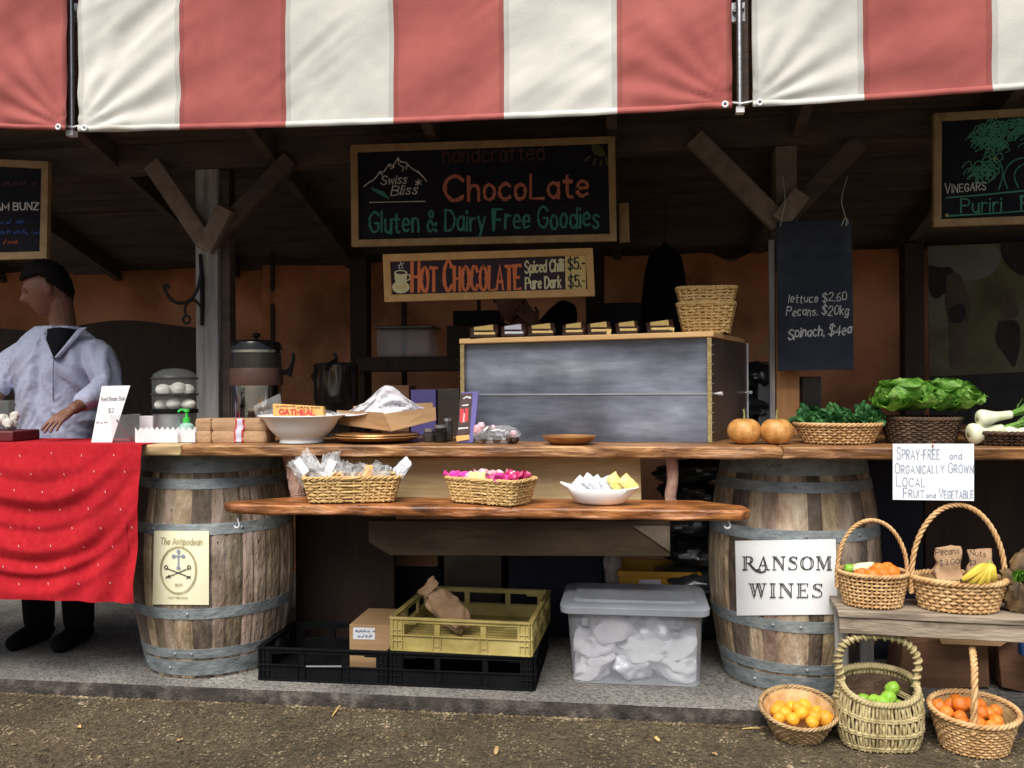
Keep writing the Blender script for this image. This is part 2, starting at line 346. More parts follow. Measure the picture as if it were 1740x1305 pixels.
M('red_cloth', [(.38, .012, .020), (.47, .020, .028)], (40, 40, 40), 4, .95, .35, 600, spec=.1, low=(4, .85))
M('white_fleck', [(.62, .36, .37)], rough=.9)
M('chalkboard', [(.008, .008, .014), (.017, .017, .026)], (5, 5, 5), 5, .8, .15, 60, spec=.2)
M('slate_board', [(.016, .022, .036), (.032, .040, .058), (.075, .085, .105)], (4, 4, 4), 6, .75, .15, 60, pos=[.3, .55, .85], spec=.25)
M('frame_wood', [(.30, .19, .085), (.46, .32, .16)], (9, 9, 9), 5, .6, .3, 60, dist=1)
M('frame_light', [(.62, .35, .11), (.80, .49, .19)], (9, 9, 9), 5, .5, .3, 60, dist=1)
M('purple_panel', [(.018, .006, .016), (.040, .012, .028)], (6, 6, 6), 4, .6)
M('price_yellow', [(.75, .58, .21), (.82, .66, .28)], (6, 6, 6), 4, .6)
for nm, c in dict(chalk_white=(.72, .72, .70), chalk_pink=(.62, .21, .15), chalk_dim=(.12, .055, .06), chalk_teal=(.075, .30, .26), chalk_green=(.10, .36, .25),
                  chalk_blue=(.05, .12, .38), chalk_red=(.40, .10, .06), chalk_yellow=(.65, .60, .16), chalk_olive=(.12, .14, .05)).items():
    M(nm, [tuple(q * .45 for q in c), c], (240, 240, 240), 3, .95, spec=.1, pos=[.3, .55])
M('paint_orange', [(.85, .22, .07)], rough=.6); M('paint_cream', [(.86, .80, .48)], rough=.6); M('paint_black', [(.02, .018, .02)], rough=.6)
M('ink_black', [(.025, .025, .025)], rough=.8); M('ink_grey', [(.16, .16, .16)], rough=.8); M('ink_blue', [(.26, .30, .40)], rough=.8); M('ink_gold', [(.33, .28, .13)], rough=.8)
M('paper_white', [(.76, .78, .80), (.82, .84, .86)], (6, 6, 6), 3, .8, .05, 30); M('paper_cream', [(.80, .77, .52), (.86, .83, .60)], (6, 6, 6), 3, .75, .05, 30)
M('kraft', [(.36, .22, .12), (.48, .31, .18)], (10, 10, 10), 5, .85, .35, 50)
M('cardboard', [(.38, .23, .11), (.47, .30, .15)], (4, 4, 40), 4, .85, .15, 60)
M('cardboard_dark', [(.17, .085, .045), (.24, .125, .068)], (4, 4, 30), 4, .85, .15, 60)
M('ceramic', [(.84, .85, .84), (.88, .89, .88)], (6, 6, 6), 2, .18, spec=.5)
M('white_card', [(.80, .80, .80)], rough=.6); M('tissue', [(.62, .60, .64), (.76, .74, .77)], (10, 10, 10), 4, .9, .2, 40)
M('wicker', [(.38, .21, .08), (.56, .34, .15), (.66, .44, .22)], (18, 18, 18), 5, .6, .5, 70)
M('wicker_olive', [(.22, .17, .075), (.40, .33, .165), (.50, .42, .22)], (18, 18, 18), 5, .65, .5, 70)
M('wicker_brown', [(.20, .12, .05), (.38, .25, .115), (.46, .32, .16)], (18, 18, 18), 5, .65, .5, 70)
M('wicker_dark', [(.035, .021, .013), (.13, .078, .046)], (18, 18, 18), 5, .75, .6, 70)
M('seagrass', [(.40, .24, .085), (.58, .38, .15), (.66, .46, .20)], (30, 30, 90), 5, .75, .7, 120)
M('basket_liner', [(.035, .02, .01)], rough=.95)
M('orange_peel', [(.74, .17, .02), (.90, .27, .035)], (14, 14, 14), 4, .36, .5, 130, tone=1); M('mandarin_peel', [(.80, .32, .02), (.93, .48, .045)], (14, 14, 14), 4, .36, .5, 130, tone=1)
M('lime_peel', [(.15, .36, .02), (.34, .55, .07)], (18, 18, 18), 4, .34, .4, 130, tone=1); M('pear_peel', [(.42, .17, .04), (.62, .30, .08), (.72, .43, .16)], (26, 26, 26), 8, .5, .2, 120, low=(12, .75))
M('gourd_skin', [(.62, .60, .36), (.74, .70, .46)], (10, 10, 10), 3, .5); M('banana_skin', [(.55, .40, .05), (.76, .58, .08)], (12, 12, 12), 4, .5); M('dark_tip', [(.03, .025, .015), (.06, .05, .03)], rough=.8)
M('yam_skin', [(.05, .03, .016), (.17, .105, .045), (.50, .30, .07)], (12, 12, 12), 4, .7, .4, 60, pos=[.35, .55, .8])
M('lettuce', [(.05, .175, .015), (.15, .37, .04), (.44, .68, .20)], (14, 14, 14), 4, .45, .5, 90, trans=.3, pos=[.32, .5, .72])
M('kale', [(.012, .065, .018), (.035, .15, .038), (.10, .26, .085)], (20, 20, 20), 4, .6, .4, 90, trans=.15)
M('fennel_white', [(.62, .66, .40), (.80, .82, .64)], (30, 30, 8), 4, .4); M('fennel_green', [(.10, .25, .035), (.22, .42, .08)], (30, 30, 30), 3, .6, trans=.2)
M('stem_green', [(.25, .24, .08)], rough=.7)
M('yellow_plastic', [(.38, .29, .075), (.50, .40, .13), (.58, .48, .19)], (7, 7, 7), 6, .6, .15, 60, low=(6, .7)); M('ochre_plastic', [(.48, .23, .015), (.58, .30, .02)], (7, 7, 7), 4, .55)
M('black_plastic', [(.003, .003, .004), (.008, .008, .009)], (8, 8, 8), 4, .5, .1, 60, spec=.13); M('sack_plastic', [(.018, .021, .024), (.045, .052, .058)], (8, 8, 8), 4, .24, .10, 10, dist=1.0, spec=1.0)
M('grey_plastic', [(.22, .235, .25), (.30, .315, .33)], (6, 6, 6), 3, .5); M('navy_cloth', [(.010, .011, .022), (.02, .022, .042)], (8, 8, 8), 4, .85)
M('tub_clear', [(.60, .62, .68)], rough=.22, alpha=.32); M('lid_grey', [(.36, .39, .44), (.46, .50, .56)], (6, 6, 6), 4, .35, .1, 40, rrange=.1)
M('clear_glass', [(.50, .54, .54)], rough=.05, alpha=.11, spec=.9); M('cellophane', [(.72, .74, .76)], (30, 30, 30), 3, .12, .4, 30, alpha=.24, spec=.9)
M('perspex', [(.06, .068, .092), (.145, .16, .21), (.25, .275, .345), (.46, .50, .58)], (1.3, 5, 6.5), 10, .30, .12, 40, dist=.2, pos=[.30, .47, .60, .74], rrange=.14, spec=.7, metal=.2, low=(4.5, .55))  # pale blue-grey patches paint reflected sky into the pane colour
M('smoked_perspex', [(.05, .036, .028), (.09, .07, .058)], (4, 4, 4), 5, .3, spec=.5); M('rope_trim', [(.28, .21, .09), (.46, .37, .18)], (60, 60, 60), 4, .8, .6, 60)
M('gold_foil', [(.74, .50, .16), (.85, .63, .26)], (40, 40, 40), 3, .4, .4, 60, metal=.25); M('silver_foil', [(.62, .64, .70), (.78, .80, .85)], (40, 40, 40), 3, .35, .4, 60, metal=.2)
M('yellow_wrap', [(.78, .58, .16), (.86, .70, .30)], (40, 40, 40), 3, .5, .4, 60); M('pink_wrap', [(.62, .03, .27), (.80, .10, .45)], (40, 40, 40), 3, .3, .6, 60); M('magenta_wrap', [(.40, .012, .10), (.62, .05, .17)], (40, 40, 40), 3, .3, .6, 60)
M('blush_wrap', [(.70, .36, .42), (.82, .52, .56)], (40, 40, 40), 3, .3, .6, 60); M('chocolate', [(.030, .013, .008), (.06, .026, .015)], (30, 30, 30), 3, .4); M('biscuit', [(.42, .20, .07), (.62, .38, .17), (.74, .55, .32)], (40, 40, 40), 4, .7, .4, 60)
M('bun', [(.68, .66, .58), (.78, .76, .68)], (20, 20, 20), 3, .6); M('copper', [(.36, .17, .06), (.52, .27, .10)], (12, 12, 12), 4, .32, .1, 40, metal=.5); M('green_gel', [(.06, .55, .09)], rough=.3); M('clear_gel', [(.50, .78, .70)], rough=.2, alpha=.7)
M('brown_band', [(.10, .05, .035), (.14, .075, .055)], (8, 8, 8), 3, .5); M('dark_glass', [(.05, .045, .04)], rough=.06, alpha=.75, spec=.8); M('red_tape', [(.62, .05, .06)], rough=.6); M('lilac_tape', [(.62, .60, .74)], rough=.6); M('orange_wrap', [(.70, .36, .10), (.78, .46, .16)], (20, 20, 20), 3, .5); M('maroon', [(.10, .016, .02)], rough=.5)
M('eye_dark', [(.03, .02, .016)], rough=.2)
M('skin', [(.14, .064, .041), (.20, .094, .06)], (14, 14, 14), 4, .55, .15, 90); M('hair', [(.004, .003, .003), (.010, .008, .007)], (60, 60, 60), 3, .7, .8, 90, spec=.12)
M('shirt', [(.33, .36, .50), (.42, .45, .58)], (60, 60, 60), 4, .9, .3, 300); M('shirt_trim', [(.20, .22, .31)], rough=.9); M('black_cloth', [(.004, .004, .005), (.009, .009, .011)], (20, 20, 20), 4, .95, .3, 100, spec=.1)
M('poster_ground', [(.055, .05, .022), (.11, .10, .05), (.17, .165, .13)], (2.2, 2.2, 2.2), 6, .8, dist=.6); M('poster_sky', [(.13, .13, .11), (.20, .20, .18)], (3, 3, 3), 5, .8); M('poster_dark', [(.012, .011, .011), (.03, .027, .024)], (9, 9, 9), 4, .8); M('poster_brown', [(.06, .045, .03), (.11, .08, .055)], (9, 9, 9), 4, .8)
M('lightwood', [(.62, .36, .14), (.74, .48, .22)], (3, 24, 24), 5, .5, .2, 50); M('blue_tarp', [(.02, .07, .24)], rough=.6); M('straw', [(.55, .38, .14)], rough=.8); M('white_metal', [(.75, .76, .78)], rough=.4)
M('wrap_purple', [(.14, .12, .36)], rough=.4); M('photo_dark', [(.03, .02, .02), (.10, .05, .04)], (40, 40, 40), 3, .4); M('pot_black', [(.012, .011, .010), (.02, .018, .016)], (8, 8, 8), 3, .12, metal=.4, spec=.8)
K = MATS
# ---------------------------------------------------------------- ground, platform
GZ = -.062
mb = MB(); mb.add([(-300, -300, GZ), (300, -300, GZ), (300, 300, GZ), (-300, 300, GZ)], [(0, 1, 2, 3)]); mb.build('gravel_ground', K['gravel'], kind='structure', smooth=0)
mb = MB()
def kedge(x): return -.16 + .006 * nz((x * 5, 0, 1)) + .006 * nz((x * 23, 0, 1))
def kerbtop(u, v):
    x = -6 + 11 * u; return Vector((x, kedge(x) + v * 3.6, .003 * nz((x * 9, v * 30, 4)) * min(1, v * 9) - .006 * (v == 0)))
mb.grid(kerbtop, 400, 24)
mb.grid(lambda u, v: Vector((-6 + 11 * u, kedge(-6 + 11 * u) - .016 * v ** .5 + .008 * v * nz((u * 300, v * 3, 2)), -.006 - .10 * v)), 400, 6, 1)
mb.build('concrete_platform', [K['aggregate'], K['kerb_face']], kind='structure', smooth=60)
pm = MB()
for i in range(15000):
    x = R.uniform(-2.9, 1.9); y = R.uniform(-1.15, -.18) if R.random() < .93 else R.uniform(-.2, -.175)
    r = R.uniform(.0028, .0075) * (1.8 if R.random() < .05 else 1); edge = i % 14 == 0; a = R.uniform(0, PI)
    if edge: y = -.181 + R.gauss(0, .007)
    vs = [(r * math.cos(a + k * 1.257) * R.uniform(.7, 1.25), r * math.sin(a + k * 1.257) * R.uniform(.7, 1.25), r * R.uniform(-.2, .2)) for k in range(5)]
    q = R.choice((.45, .6, .8, 1, 1, 1.5)); q = q * 1.6 if edge else q; t = (q, q * R.uniform(.92, 1), q * R.uniform(.8, .98))
    pm.add([Vector(v) + Vector((x, y, GZ + r * .25)) for v in vs] + [Vector((x, y, GZ + r * .85))], [(0, 1, 5), (1, 2, 5), (2, 3, 5), (3, 4, 5), (4, 0, 5)], 0, t)
pm.build('loose_pebbles', K['pebble'], kind='stuff', smooth=0, label='loose brown pebbles scattered over the gravel in front of the stall', cat='pebbles')
# ---------------------------------------------------------------- timber frame of the stall
YP = .62
fr = T('timber_stall', 'dark timber stall building with two grey posts, V braces and lean-to roof', 'market stall', (0, YP, 0))
def slab(mb, poly, z0, z1, jit=0, seg=.05, mi=0, seed=0):
    out = []
    for a, b in zip(poly, poly[1:] + poly[:1]):
        a, b = Vector(a), Vector(b); k = max(1, int((b - a).length / seg))
        for i in range(k): out.append(a.lerp(b, i / k))
    J = lambda p, q, g: Vector((p.x + g * jit * nz((p.x * 6, p.y * 6, q)), p.y + g * jit * (nz((p.x * 5, p.y * 6, q + 9)) + .5 * nz((p.x * 17, p.y * 6, q))), 0))
    lo, md, hi = ([J(p, seed + k, g) for p in out] for k, g in ((5, 1.5), (2, 1.0), (0, 1.0)))
    zm = z0 + (z1 - z0) * .45; k = len(out); vs = [p + Vector((0, 0, z0 + .004 * jit / .01 * nz((p.x * 7, 1, seed)))) for p in lo] + [p + Vector((0, 0, zm)) for p in md] + [p + Vector((0, 0, z1)) for p in hi]
    fs = [tuple(range(k)), tuple(range(3 * k - 1, 2 * k - 1, -1))] + [(r * k + i, r * k + k + i, r * k + k + (i + 1) % k, r * k + (i + 1) % k) for r in (0, 1) for i in range(k)]
    mb.add(vs, fs, mi)
rf = MB()
def roofz(y): return 2.80 - (y + .5) * .285
n_ = 15
for i in range(n_):
    y0 = -.62 + i * .2; y1 = y0 + .193
    rf.prism([(-6, y0, roofz(y0)), (-6, y1, roofz(y1)), (-6, y1, roofz(y1) + .03), (-6, y0, roofz(y0) + .03)], [(5, y0, roofz(y0)), (5, y1, roofz(y1)), (5, y1, roofz(y1) + .03), (5, y0, roofz(y0) + .03)])
rf.prism([(-6, -.62, roofz(-.62) + .035), (-6, 2.4, roofz(2.4) + .035), (-6, 2.4, roofz(2.4) + .05), (-6, -.62, roofz(-.62) + .05)], [(5, -.62, roofz(-.62) + .035), (5, 2.4, roofz(2.4) + .035), (5, 2.4, roofz(2.4) + .05), (5, -.62, roofz(-.62) + .05)])
roof = rf.build('roof', K['roof_board'], fr, smooth=0)
for i in range(12):
    x = -5.2 + i * .85; mb = MB()
    mb.prism([(x, -.4, roofz(-.4) - .003), (x, 2.3, roofz(2.3) - .003), (x, 2.3, roofz(2.3) - .11), (x, -.4, roofz(-.4) - .11)], [(x + .05, -.4, roofz(-.4) - .003), (x + .05, 2.3, roofz(2.3) - .003), (x + .05, 2.3, roofz(2.3) - .11), (x + .05, -.4, roofz(-.4) - .11)])
    mb.build('rafter', K['roof_board'], roof, smooth=0)
zb = P(700, 272, YP).z
mb = MB(); mb.pb(-5.5, 4.5, YP + .002, YP + .115, zb, zb + .14); mb.build('beam', K['dark_timber'], fr, bevel=.006)
mb = MB(); mb.pb(-5.5, 4.5, 1.3, 1.4, P(560, 352, 1.3).z, P(560, 325, 1.3).z); mb.build('beam', K['dark_timber'], fr, bevel=.006)
def post(pl, pr, zlow, mat, name='post'):
    x0, x1 = X(pl, YP), X(pr, YP); mb = MB()
    mb.pb(x0, x1, YP, YP + .12, zlow, zb - .002); return mb.build(name, mat, fr, bevel=.005), x0, x1
pL, xl0, xl1 = post(333, 371, 0, K['grey_timber'])
def brace(p0, p1, wd, Y, th, mat, par, cut=0):
    a, b = P(*p0, Y), P(*p1, Y); d = (b - a).normalized(); n_ = Vector((-d.z, 0, d.x)); h = wd / 2
    o = [a - n_ * h, a + n_ * h, b + n_ * h, b - n_ * h]
    if cut: o[0] += d * cut if cut > 0 else Vector(); o[1] += d * -cut if cut < 0 else Vector()
    mb = MB(); mb.prism(o, [q + Vector((0, th, 0)) for q in o]); return mb.build('brace', mat, par, bevel=.005)
brace((347, 412), (255, 276), .092, YP - .062, .06, K['brace_timber'], pL, .0)
brace((352, 412), (492, 268), .085, YP - .055, .05, K['dark_timber'], pL, .0)
brace((344, 424), (381, 352), .085, YP - .112, .048, K['brace_timber'], pL, .0)
mb = MB(); mb.pb(xl1 + .003, xl1 + .05, YP + .03, YP + .10, 0, zb - .004); mb.build('shaded_side_strip', K['dark_timber'], pL, bevel=.004)  # dark strip putting the shade of the post's side face into colour
pR, xr0, xr1 = post(1320, 1357, 1.75, K['brace_timber'])
mb = MB(); mb.pb(xr0 - .004, xr1 + .004, YP - .004, YP + .118, 0, 1.748); mb.build('post', K['lit_post_timber'], fr, bevel=.005)  # lower right post, its warm light painted as an orange material
brace((1326, 378), (1180, 232), .092, YP - .062, .06, K['brace_timber'], pR)
brace((1333, 372), (1462, 240), .085, YP - .055, .05, K['dark_timber'], pR)
brace((1326, 376), (1364, 326), .085, YP - .112, .048, K['brace_timber'], pR)
mb = MB(); a, b = P(1312, 640, YP - .02), P(1304, 408, YP - .02); mb.pb(a.x - .012, a.x + .012, YP - .03, YP - .003, 1.0, b.z); mb.build('edge_strip', K['grey_timber'], pR, bevel=.002)
# iron hook on the left post
mb = MB(); Yh = YP - .03
mb.tube([P(x, y, Yh + .016) for x, y in ((340, 432), (343, 470), (344, 520), (343, 553))], [.012, .016, .016, .014], 8, flat=.6)
arc = [P(x, y, Yh - .03) for x, y in ((342, 462), (336, 490), (325, 508), (310, 515), (295, 512), (284, 500), (279, 488), (284, 484), (287, 490))]
mb.tube(cat_rom(arc, 5), .0085, 8)
mb.tube(cat_rom([P(x, y, Yh - .02) for x, y in ((342, 522), (330, 510), (318, 515), (314, 528), (317, 536))], 5), .007, 8)
c0 = P(317, 543, Yh - .02); mb.tube([c0 + Vector((.018 * math.cos(a), 0, .02 * math.sin(a))) for a in [i * PI / 8 for i in range(16)]], .006, 8, closed=True)
mb.build('iron_hook', K['black_iron'], label='black wrought iron scroll hook fixed to the left grey post', cat='hook')
# ---------------------------------------------------------------- awnings
def awning(corn, stripes, first_white, label, seed, tie):
    (xa, ya), (xb, yb) = corn; Yb, Yt = -.55, -.542
    bounds = stripes; mb = MB()
    a, b = P(xa, ya, Yb), P(xb, yb, Yb); H = 2.80 - (a.z + b.z) / 2
    pos = [(P(q, 200, Yb).x - a.x) / (b.x - a.x) for q in bounds]
    us = []
    for p, q in zip(pos, pos[1:]):
        k = max(6, int((q - p) * (b.x - a.x) / .018)); us += [p + (q - p) * i / k for i in range(k)]
    us.append(1.0); nv = 60
    def fn(u, v):
        p = a.lerp(b, u); sag = -.012 * math.sin(PI * u) * (1 - v); x = p.x
        z = p.z + sag + v * H; W = b.x - a.x
        du, dv = u * W, v * H; dr = (1 - u) * W
        # pulls fanning out of the two lower corners and slack diagonal folds between them
        th1 = math.atan2(dv, du + .02); r1 = math.hypot(du, dv); th2 = math.atan2(dv, dr + .02); r2 = math.hypot(dr, dv)
        y = .009 * math.exp(-r1 / .42) * math.sin(th1 * 19 + seed) * min(1, r1 / .12) + .008 * math.exp(-r2 / .40) * math.sin(th2 * 21 + seed * 2) * min(1, r2 / .12)
        ph = (dv * 1.0 - du * .62) * 17 + 3.0 * nz((du * 1.3, dv * 1.1, seed))
        y += .0075 * math.sin(ph) * (.35 + .65 * max(0, nz((du * 2.1, dv * 1.9, seed + 5)) + .45)) * min(1, dv / .12 + .1)
        sx = du * .80 + dv * .60; sy = -du * .60 + dv * .80         # creases run up to the right
        y += .0085 * (1 - abs(nz((sx * 1.6, sy * 9, seed + 11))) * 2.2) * max(0, .35 + nz((du * 1.7, dv * 2.2, seed + 12)))
        y += .0045 * (1 - abs(nz((sx * 2.6 + 5, sy * 19, seed + 21))) * 2.4) * max(0, .25 + nz((du * 2.7, dv * 3.1, seed + 22)))
        y += .004 * nz((du * 9, dv * 5, seed + 2)) + .0016 * nz((du * 30, dv * 22, seed + 2))
        y += .012 * math.exp(-dv / .03) * nz((du * 3, 0, seed + 7))
        return Vector((x, Yb + (Yt - Yb) * v - y, z))
    vs = [fn(u, j / nv) for j in range(nv + 1) for u in us]; n1 = len(us); bb = mb.add(vs, [])
    for j in range(nv):
        for i in range(n1 - 1):
            um = (us[i] + us[i + 1]) / 2; k = sum(1 for p in pos if p <= um) - 1
            q = bb + j * n1 + i; mb.f.append([q, q + 1, q + n1 + 1, q + n1]); mb.m.append((k + (0 if first_white else 1)) % 2); e_ = min(abs(um - p) for p in pos) * (b.x - a.x); mb.t.append((.80 if e_ < .011 else 1) * (1 - .10 * max(0, nz((um * 9, j * .09, seed)))))
    top = T('striped_awning', label, 'awning', (a.x + W2(a, b), Yb, a.z), 'red and white striped awnings over the stalls')
    mb.build('canvas', [K['awning_white'], K['awning_red']], top, smooth=80, solid=.002)
    # hem: a turned-up strip along the lower edge
    hm = MB(); nh = len(us)
    vs = [fn(u, t) + Vector((0, -.0035, 0)) for t in (-.002, .032) for u in us]; bb = hm.add(vs, [])
    for i in range(nh - 1):
        um = (us[i] + us[i + 1]) / 2; k = sum(1 for p in pos if p <= um) - 1
        hm.f.append([bb + i, bb + i + 1, bb + nh + i + 1, bb + nh + i]); hm.m.append((k + (0 if first_white else 1)) % 2); hm.t.append(1)
    hm.build('hem', [K['awning_white'], K['awning_red']], top, smooth=80, solid=.0025)
    for u in tie:
        c = fn(u, .018) + Vector((0, -.008, 0)); em = MB()
        em.tube([c + Vector((.0085 * math.cos(t), 0, .0085 * math.sin(t))) for t in [i * PI / 6 for i in range(12)]], .004, 6, closed=True); em.build('eyelet', K['white_metal'], top)
    return top
def W2(a, b): return (b.x - a.x) / 2
awning(((-300, 190), (113, 222)), [-300, -80, 113], True, 'leftmost striped awning, mostly a red stripe in view', 2, (.975,))
awning(((134, 224), (1244, 184)), [134, 306, 486, 669, 857, 1049, 1244], True, 'wide middle awning of six red and white stripes over the chocolate stall', 5, (.012, .99))
awning(((1279, 182), (2100, 116)), [1279, 1468, 1686, 1900, 2100], True, 'rightmost striped awning above the vegetable stall', 9, (.015,))
for k, (px, pt, lab) in enumerate(((122, 222, 'narrow steel awning pole in the left gap between awnings'), (1257, 182, 'narrow steel awning pole in the right gap between awnings'))):
    t = T('awning_pole', lab, 'pole', P(px, pt, -.53), 'steel poles between awnings'); b = P(px, pt, -.5)
    mb = MB(); mb.tube([b + Vector((0, 0, -.01)), b + Vector((0, .0, .70))], .011, 10); mb.build('tube', K['steel'], t)
    mb = MB(); c = P(px + 2, pt - 6, -.52); mb.tube([c + Vector((-.035, 0, .006)), c, c + Vector((.05, -.01, .004))], .004, 6); mb.box(b + Vector((0, 0, -.012)), (.028, .03, .02)); mb.build('tie_cord', K['white_metal'], t)
    mb = MB(); c = P(px, 12, -.50); mb.box(c + Vector((0, .05, 0)), (.05, .02, .07)); mb.tube([c + Vector((-.014, .04, 0)), c + Vector((-.014, .025, 0))], .007, 8); mb.tube([c + Vector((.014, .04, .01)), c + Vector((.014, .025, .01))], .007, 8); mb.build('bracket', K['steel'], t, bevel=.003)
    mb = MB(); mb.pb(b.x + .012 * (1 if k else 1), b.x + .035, -.46, -.42, b.z + .02, b.z + .72); mb.build('dark_gap_strip', K['dark_timber'], t)  # dark strip added to show the shaded gap beside the pole
# ---------------------------------------------------------------- tarpaulin back wall
def tarp(xa, xb, Y, ztop, label, seed, notch=None, fold=.13):
    mb = MB()
    def fn(u, v):
        x = xa + (xb - xa) * u; zt = ztop
        if notch and notch[0] < x < notch[1]: zt -= notch[2] * (1 - abs((x - notch[0]) / (notch[1] - notch[0]) * 2 - 1))
        z = zt * (1 - v)
        s = (z + 1.0 * (u - .5) * (1 if seed % 2 else -1)) * 9 + 3 * nz((x * 1.1, z * 1.1, seed))
        s2 = (x * .8 + z * 1.3 + .25 * nz((x, z, seed + 8))) * 5; y0_ = fold * .55 * (1 - abs(math.sin(s2))) * (.5 + nz((x * 1.3, z * 1.6, seed + 4)))
        y = y0_ + fold * .4 * math.sin(s) * (.4 + nz((x * 2, z * 2, seed + 3))) + fold * .8 * nz((x * 1.8, z * 1.4, seed + 1)) + fold * .30 * (1 - 2 * abs(nz((x * 3.2 + z * 2, z * 3.2 - x, seed + 6)))) + fold * .12 * (1 - 2 * abs(nz((x * 8, z * 7 + x * 3, seed))))
        return Vector((x, Y - y, z))
    mb.grid(fn, 70, 50); return mb.build('tarpaulin_wall', K['tarp'], label=label, cat='tarpaulin', smooth=80)
YT = 2.0
zt = 2.03
tarp(X(-420, YT), X(463, YT) + .03, YT + .07, zt, 'orange tarpaulin hung behind the person in the pale shirt', 3)
mb = MB(); mb.pb(X(463, 1.9) - .012, X(463, 1.9) + .012, 1.9, 1.92, 0, 2.2); mb.build('post', K['dark_panel'], fr)  # no real post: narrow dark strip added to cover the bright tarpaulin slit
tarp(X(463, YT) - .03, X(1010, YT), YT, zt, 'orange tarpaulin hung behind the shelf and the coffee urn', 4, (X(588, YT), X(606, YT), .05))
tarp(X(1018, YT), X(1545, YT), YT - .06, zt, 'bunched orange tarpaulin between the display case and the hanging slate board', 6, (X(1205, YT), X(1275, YT), .06), .09)
tarp(X(1552, YT), X(2250, YT), YT, zt, 'orange tarpaulin edge beside the painted poster', 7)
mb = MB(); mb.pb(-5.6, 4.8, YT + .06, YT + .09, zt - .015, roofz(YT) + .01); mb.build('gable_board', K['roof_board'], fr, smooth=0)
for px, z0 in ((612, 0), (1552, 1.0), (1012, 0)):
    mb = MB(); x = X(px, 1.75); mb.pb(x - .055, x + .055, 1.72, 1.82, z0 * 0, roofz(1.75) - .12); mb.build('post', K['dark_panel'], fr, bevel=.004)

mb = MB()
mb.grid(lambda u, v: Vector((X(-420, 1.75) + (X(345, 1.75) - X(-420, 1.75)) * u, 1.75 - .02 * math.sin(u * 40) * v - .03 * nz((u * 6, v * 3, 2)), (P(200, 552, 1.75).z + .03 * math.sin(u * 17)) * (1 - v))), 60, 12)
mb.build('cloth_drape', K['dark_panel'], label='dark brown cloth drape across the lower back of the bun stall', cat='cloth', smooth=80)
# ---------------------------------------------------------------- barrels
def barrel(px, Y, label):
    x = X(px, Y); t = T('wine_barrel', label, 'barrel', (x, Y, 0), 'old oak wine barrels under the counter')
    H = .945
    def rr(z): q = (z / H - .5) * 2; return .352 - .066 * q * q
    t['_r'] = 0; del t['_r']
    mb = MB(); ns = 30; sub = 5; nzv = 20; a = 0; edges = []
    ws = [R.uniform(.7, 1.3) for _ in range(ns)]; tot = sum(ws)
    for k in range(ns):
        da = 2 * PI * ws[k] / tot; q = R.choice((.34, .5, .66, .8, .9, 1, 1.1, 1.2)); tn = (q, q * R.uniform(.90, .99), q * R.uniform(.80, .98))
        for j in range(sub):
            a0, a1 = a + da * j / sub, a + da * (j + 1) / sub; vs = []
            for i in range(nzv + 1):
                z = H * i / nzv
                for al, jj in ((a0, j), (a1, j + 1)):
                    g = .0045 if jj in (0, sub) else 0
                    vs.append(Vector((x + (rr(z) - g) * math.cos(al), Y + (rr(z) - g) * math.sin(al), z)))
            mb.add(vs, [(2 * i, 2 * i + 1, 2 * i + 3, 2 * i + 2) for i in range(nzv)], 0, tn)
        a += da
    mb.lathe([(0, H - .03), (rr(H) - .02, H - .03)], (x, Y, 0), 60, tone=.7); mb.lathe([(rr(H) - .022, H - .03), (rr(H) - .022, H - .0005), (rr(H) - .003, H)], (x, Y, 0), 60, tone=.8); mb.lathe([(0, .002), (rr(0), .002)], (x, Y, 0), 60)
    mb.build('staves', K['stave'], t, smooth=50)
    for z0, z1 in ((.872, .943), (.805, .847), (.615, .662), (.262, .308), (.090, .130), (.012, .078)):
        h = MB(); k = 5; o = .0022; tilt = .004 * R.uniform(-1, 1)
        pr = [(rr(z0 + (z1 - z0) * i / k) + o, z0 + (z1 - z0) * i / k) for i in range(k + 1)]
        pr = [(rr(z0) - .004, z0)] + pr + [(rr(z1) - .004, z1)]
        h.lathe(pr, (x, Y, 0), 96, wob=lambda a_, z_: 1 + .003 * nz((3 * math.cos(a_), 3 * math.sin(a_), z_ * 7)))
        for q in (-.03, .03):
            aa = -PI / 2 + R.uniform(-.9, .9); zz = (z0 + z1) / 2
            h.blob((x + (rr(zz) + o) * math.cos(aa), Y + (rr(zz) + o) * math.sin(aa), zz), .007, 0, n=8)
        h.build('hoop', K['hoop'], t, smooth=35)
    # bung and worm-eaten marks
    h = MB()
    for q in range(26):
        aa = -PI / 2 + R.uniform(-1.4, 1.4); zz = R.uniform(.14, .78); r0 = rr(zz) + .0006; da = .006 * R.uniform(.5, 1.6); dz = R.uniform(.004, .016)
        h.add([(x + r0 * math.cos(aa + s_ * da), Y + r0 * math.sin(aa + s_ * da), zz + z_ * dz) for s_, z_ in ((0, -1), (1, .2), (.3, 1), (-.8, .3))], [(0, 1, 2, 3)])
    h.build('gouge', K['dark_tip'], t, smooth=0)
    def onb(pxx, pyy, o):                       # photo pixel -> point on this barrel's curved face
        r = ray(pxx, pyy); rad_ = .35
        for _ in range(6):
            dx, dy = CAM.x - x, CAM.y - Y; A = r.x ** 2 + r.y ** 2; B = 2 * (dx * r.x + dy * r.y); C = dx * dx + dy * dy - (rad_ + o + .004) ** 2
            D = max(0, B * B - 4 * A * C); tt = (-B - math.sqrt(D)) / (2 * A); p = CAM + r * tt; rad_ = rr(max(0, min(H, p.z)))
        return p
    return t, onb
bL, onL = barrel(364, .21, 'weathered oak wine barrel on the left with a cream label poster')
bR, onR = barrel(1345, .29, 'weathered oak wine barrel on the right with a white wines sign')
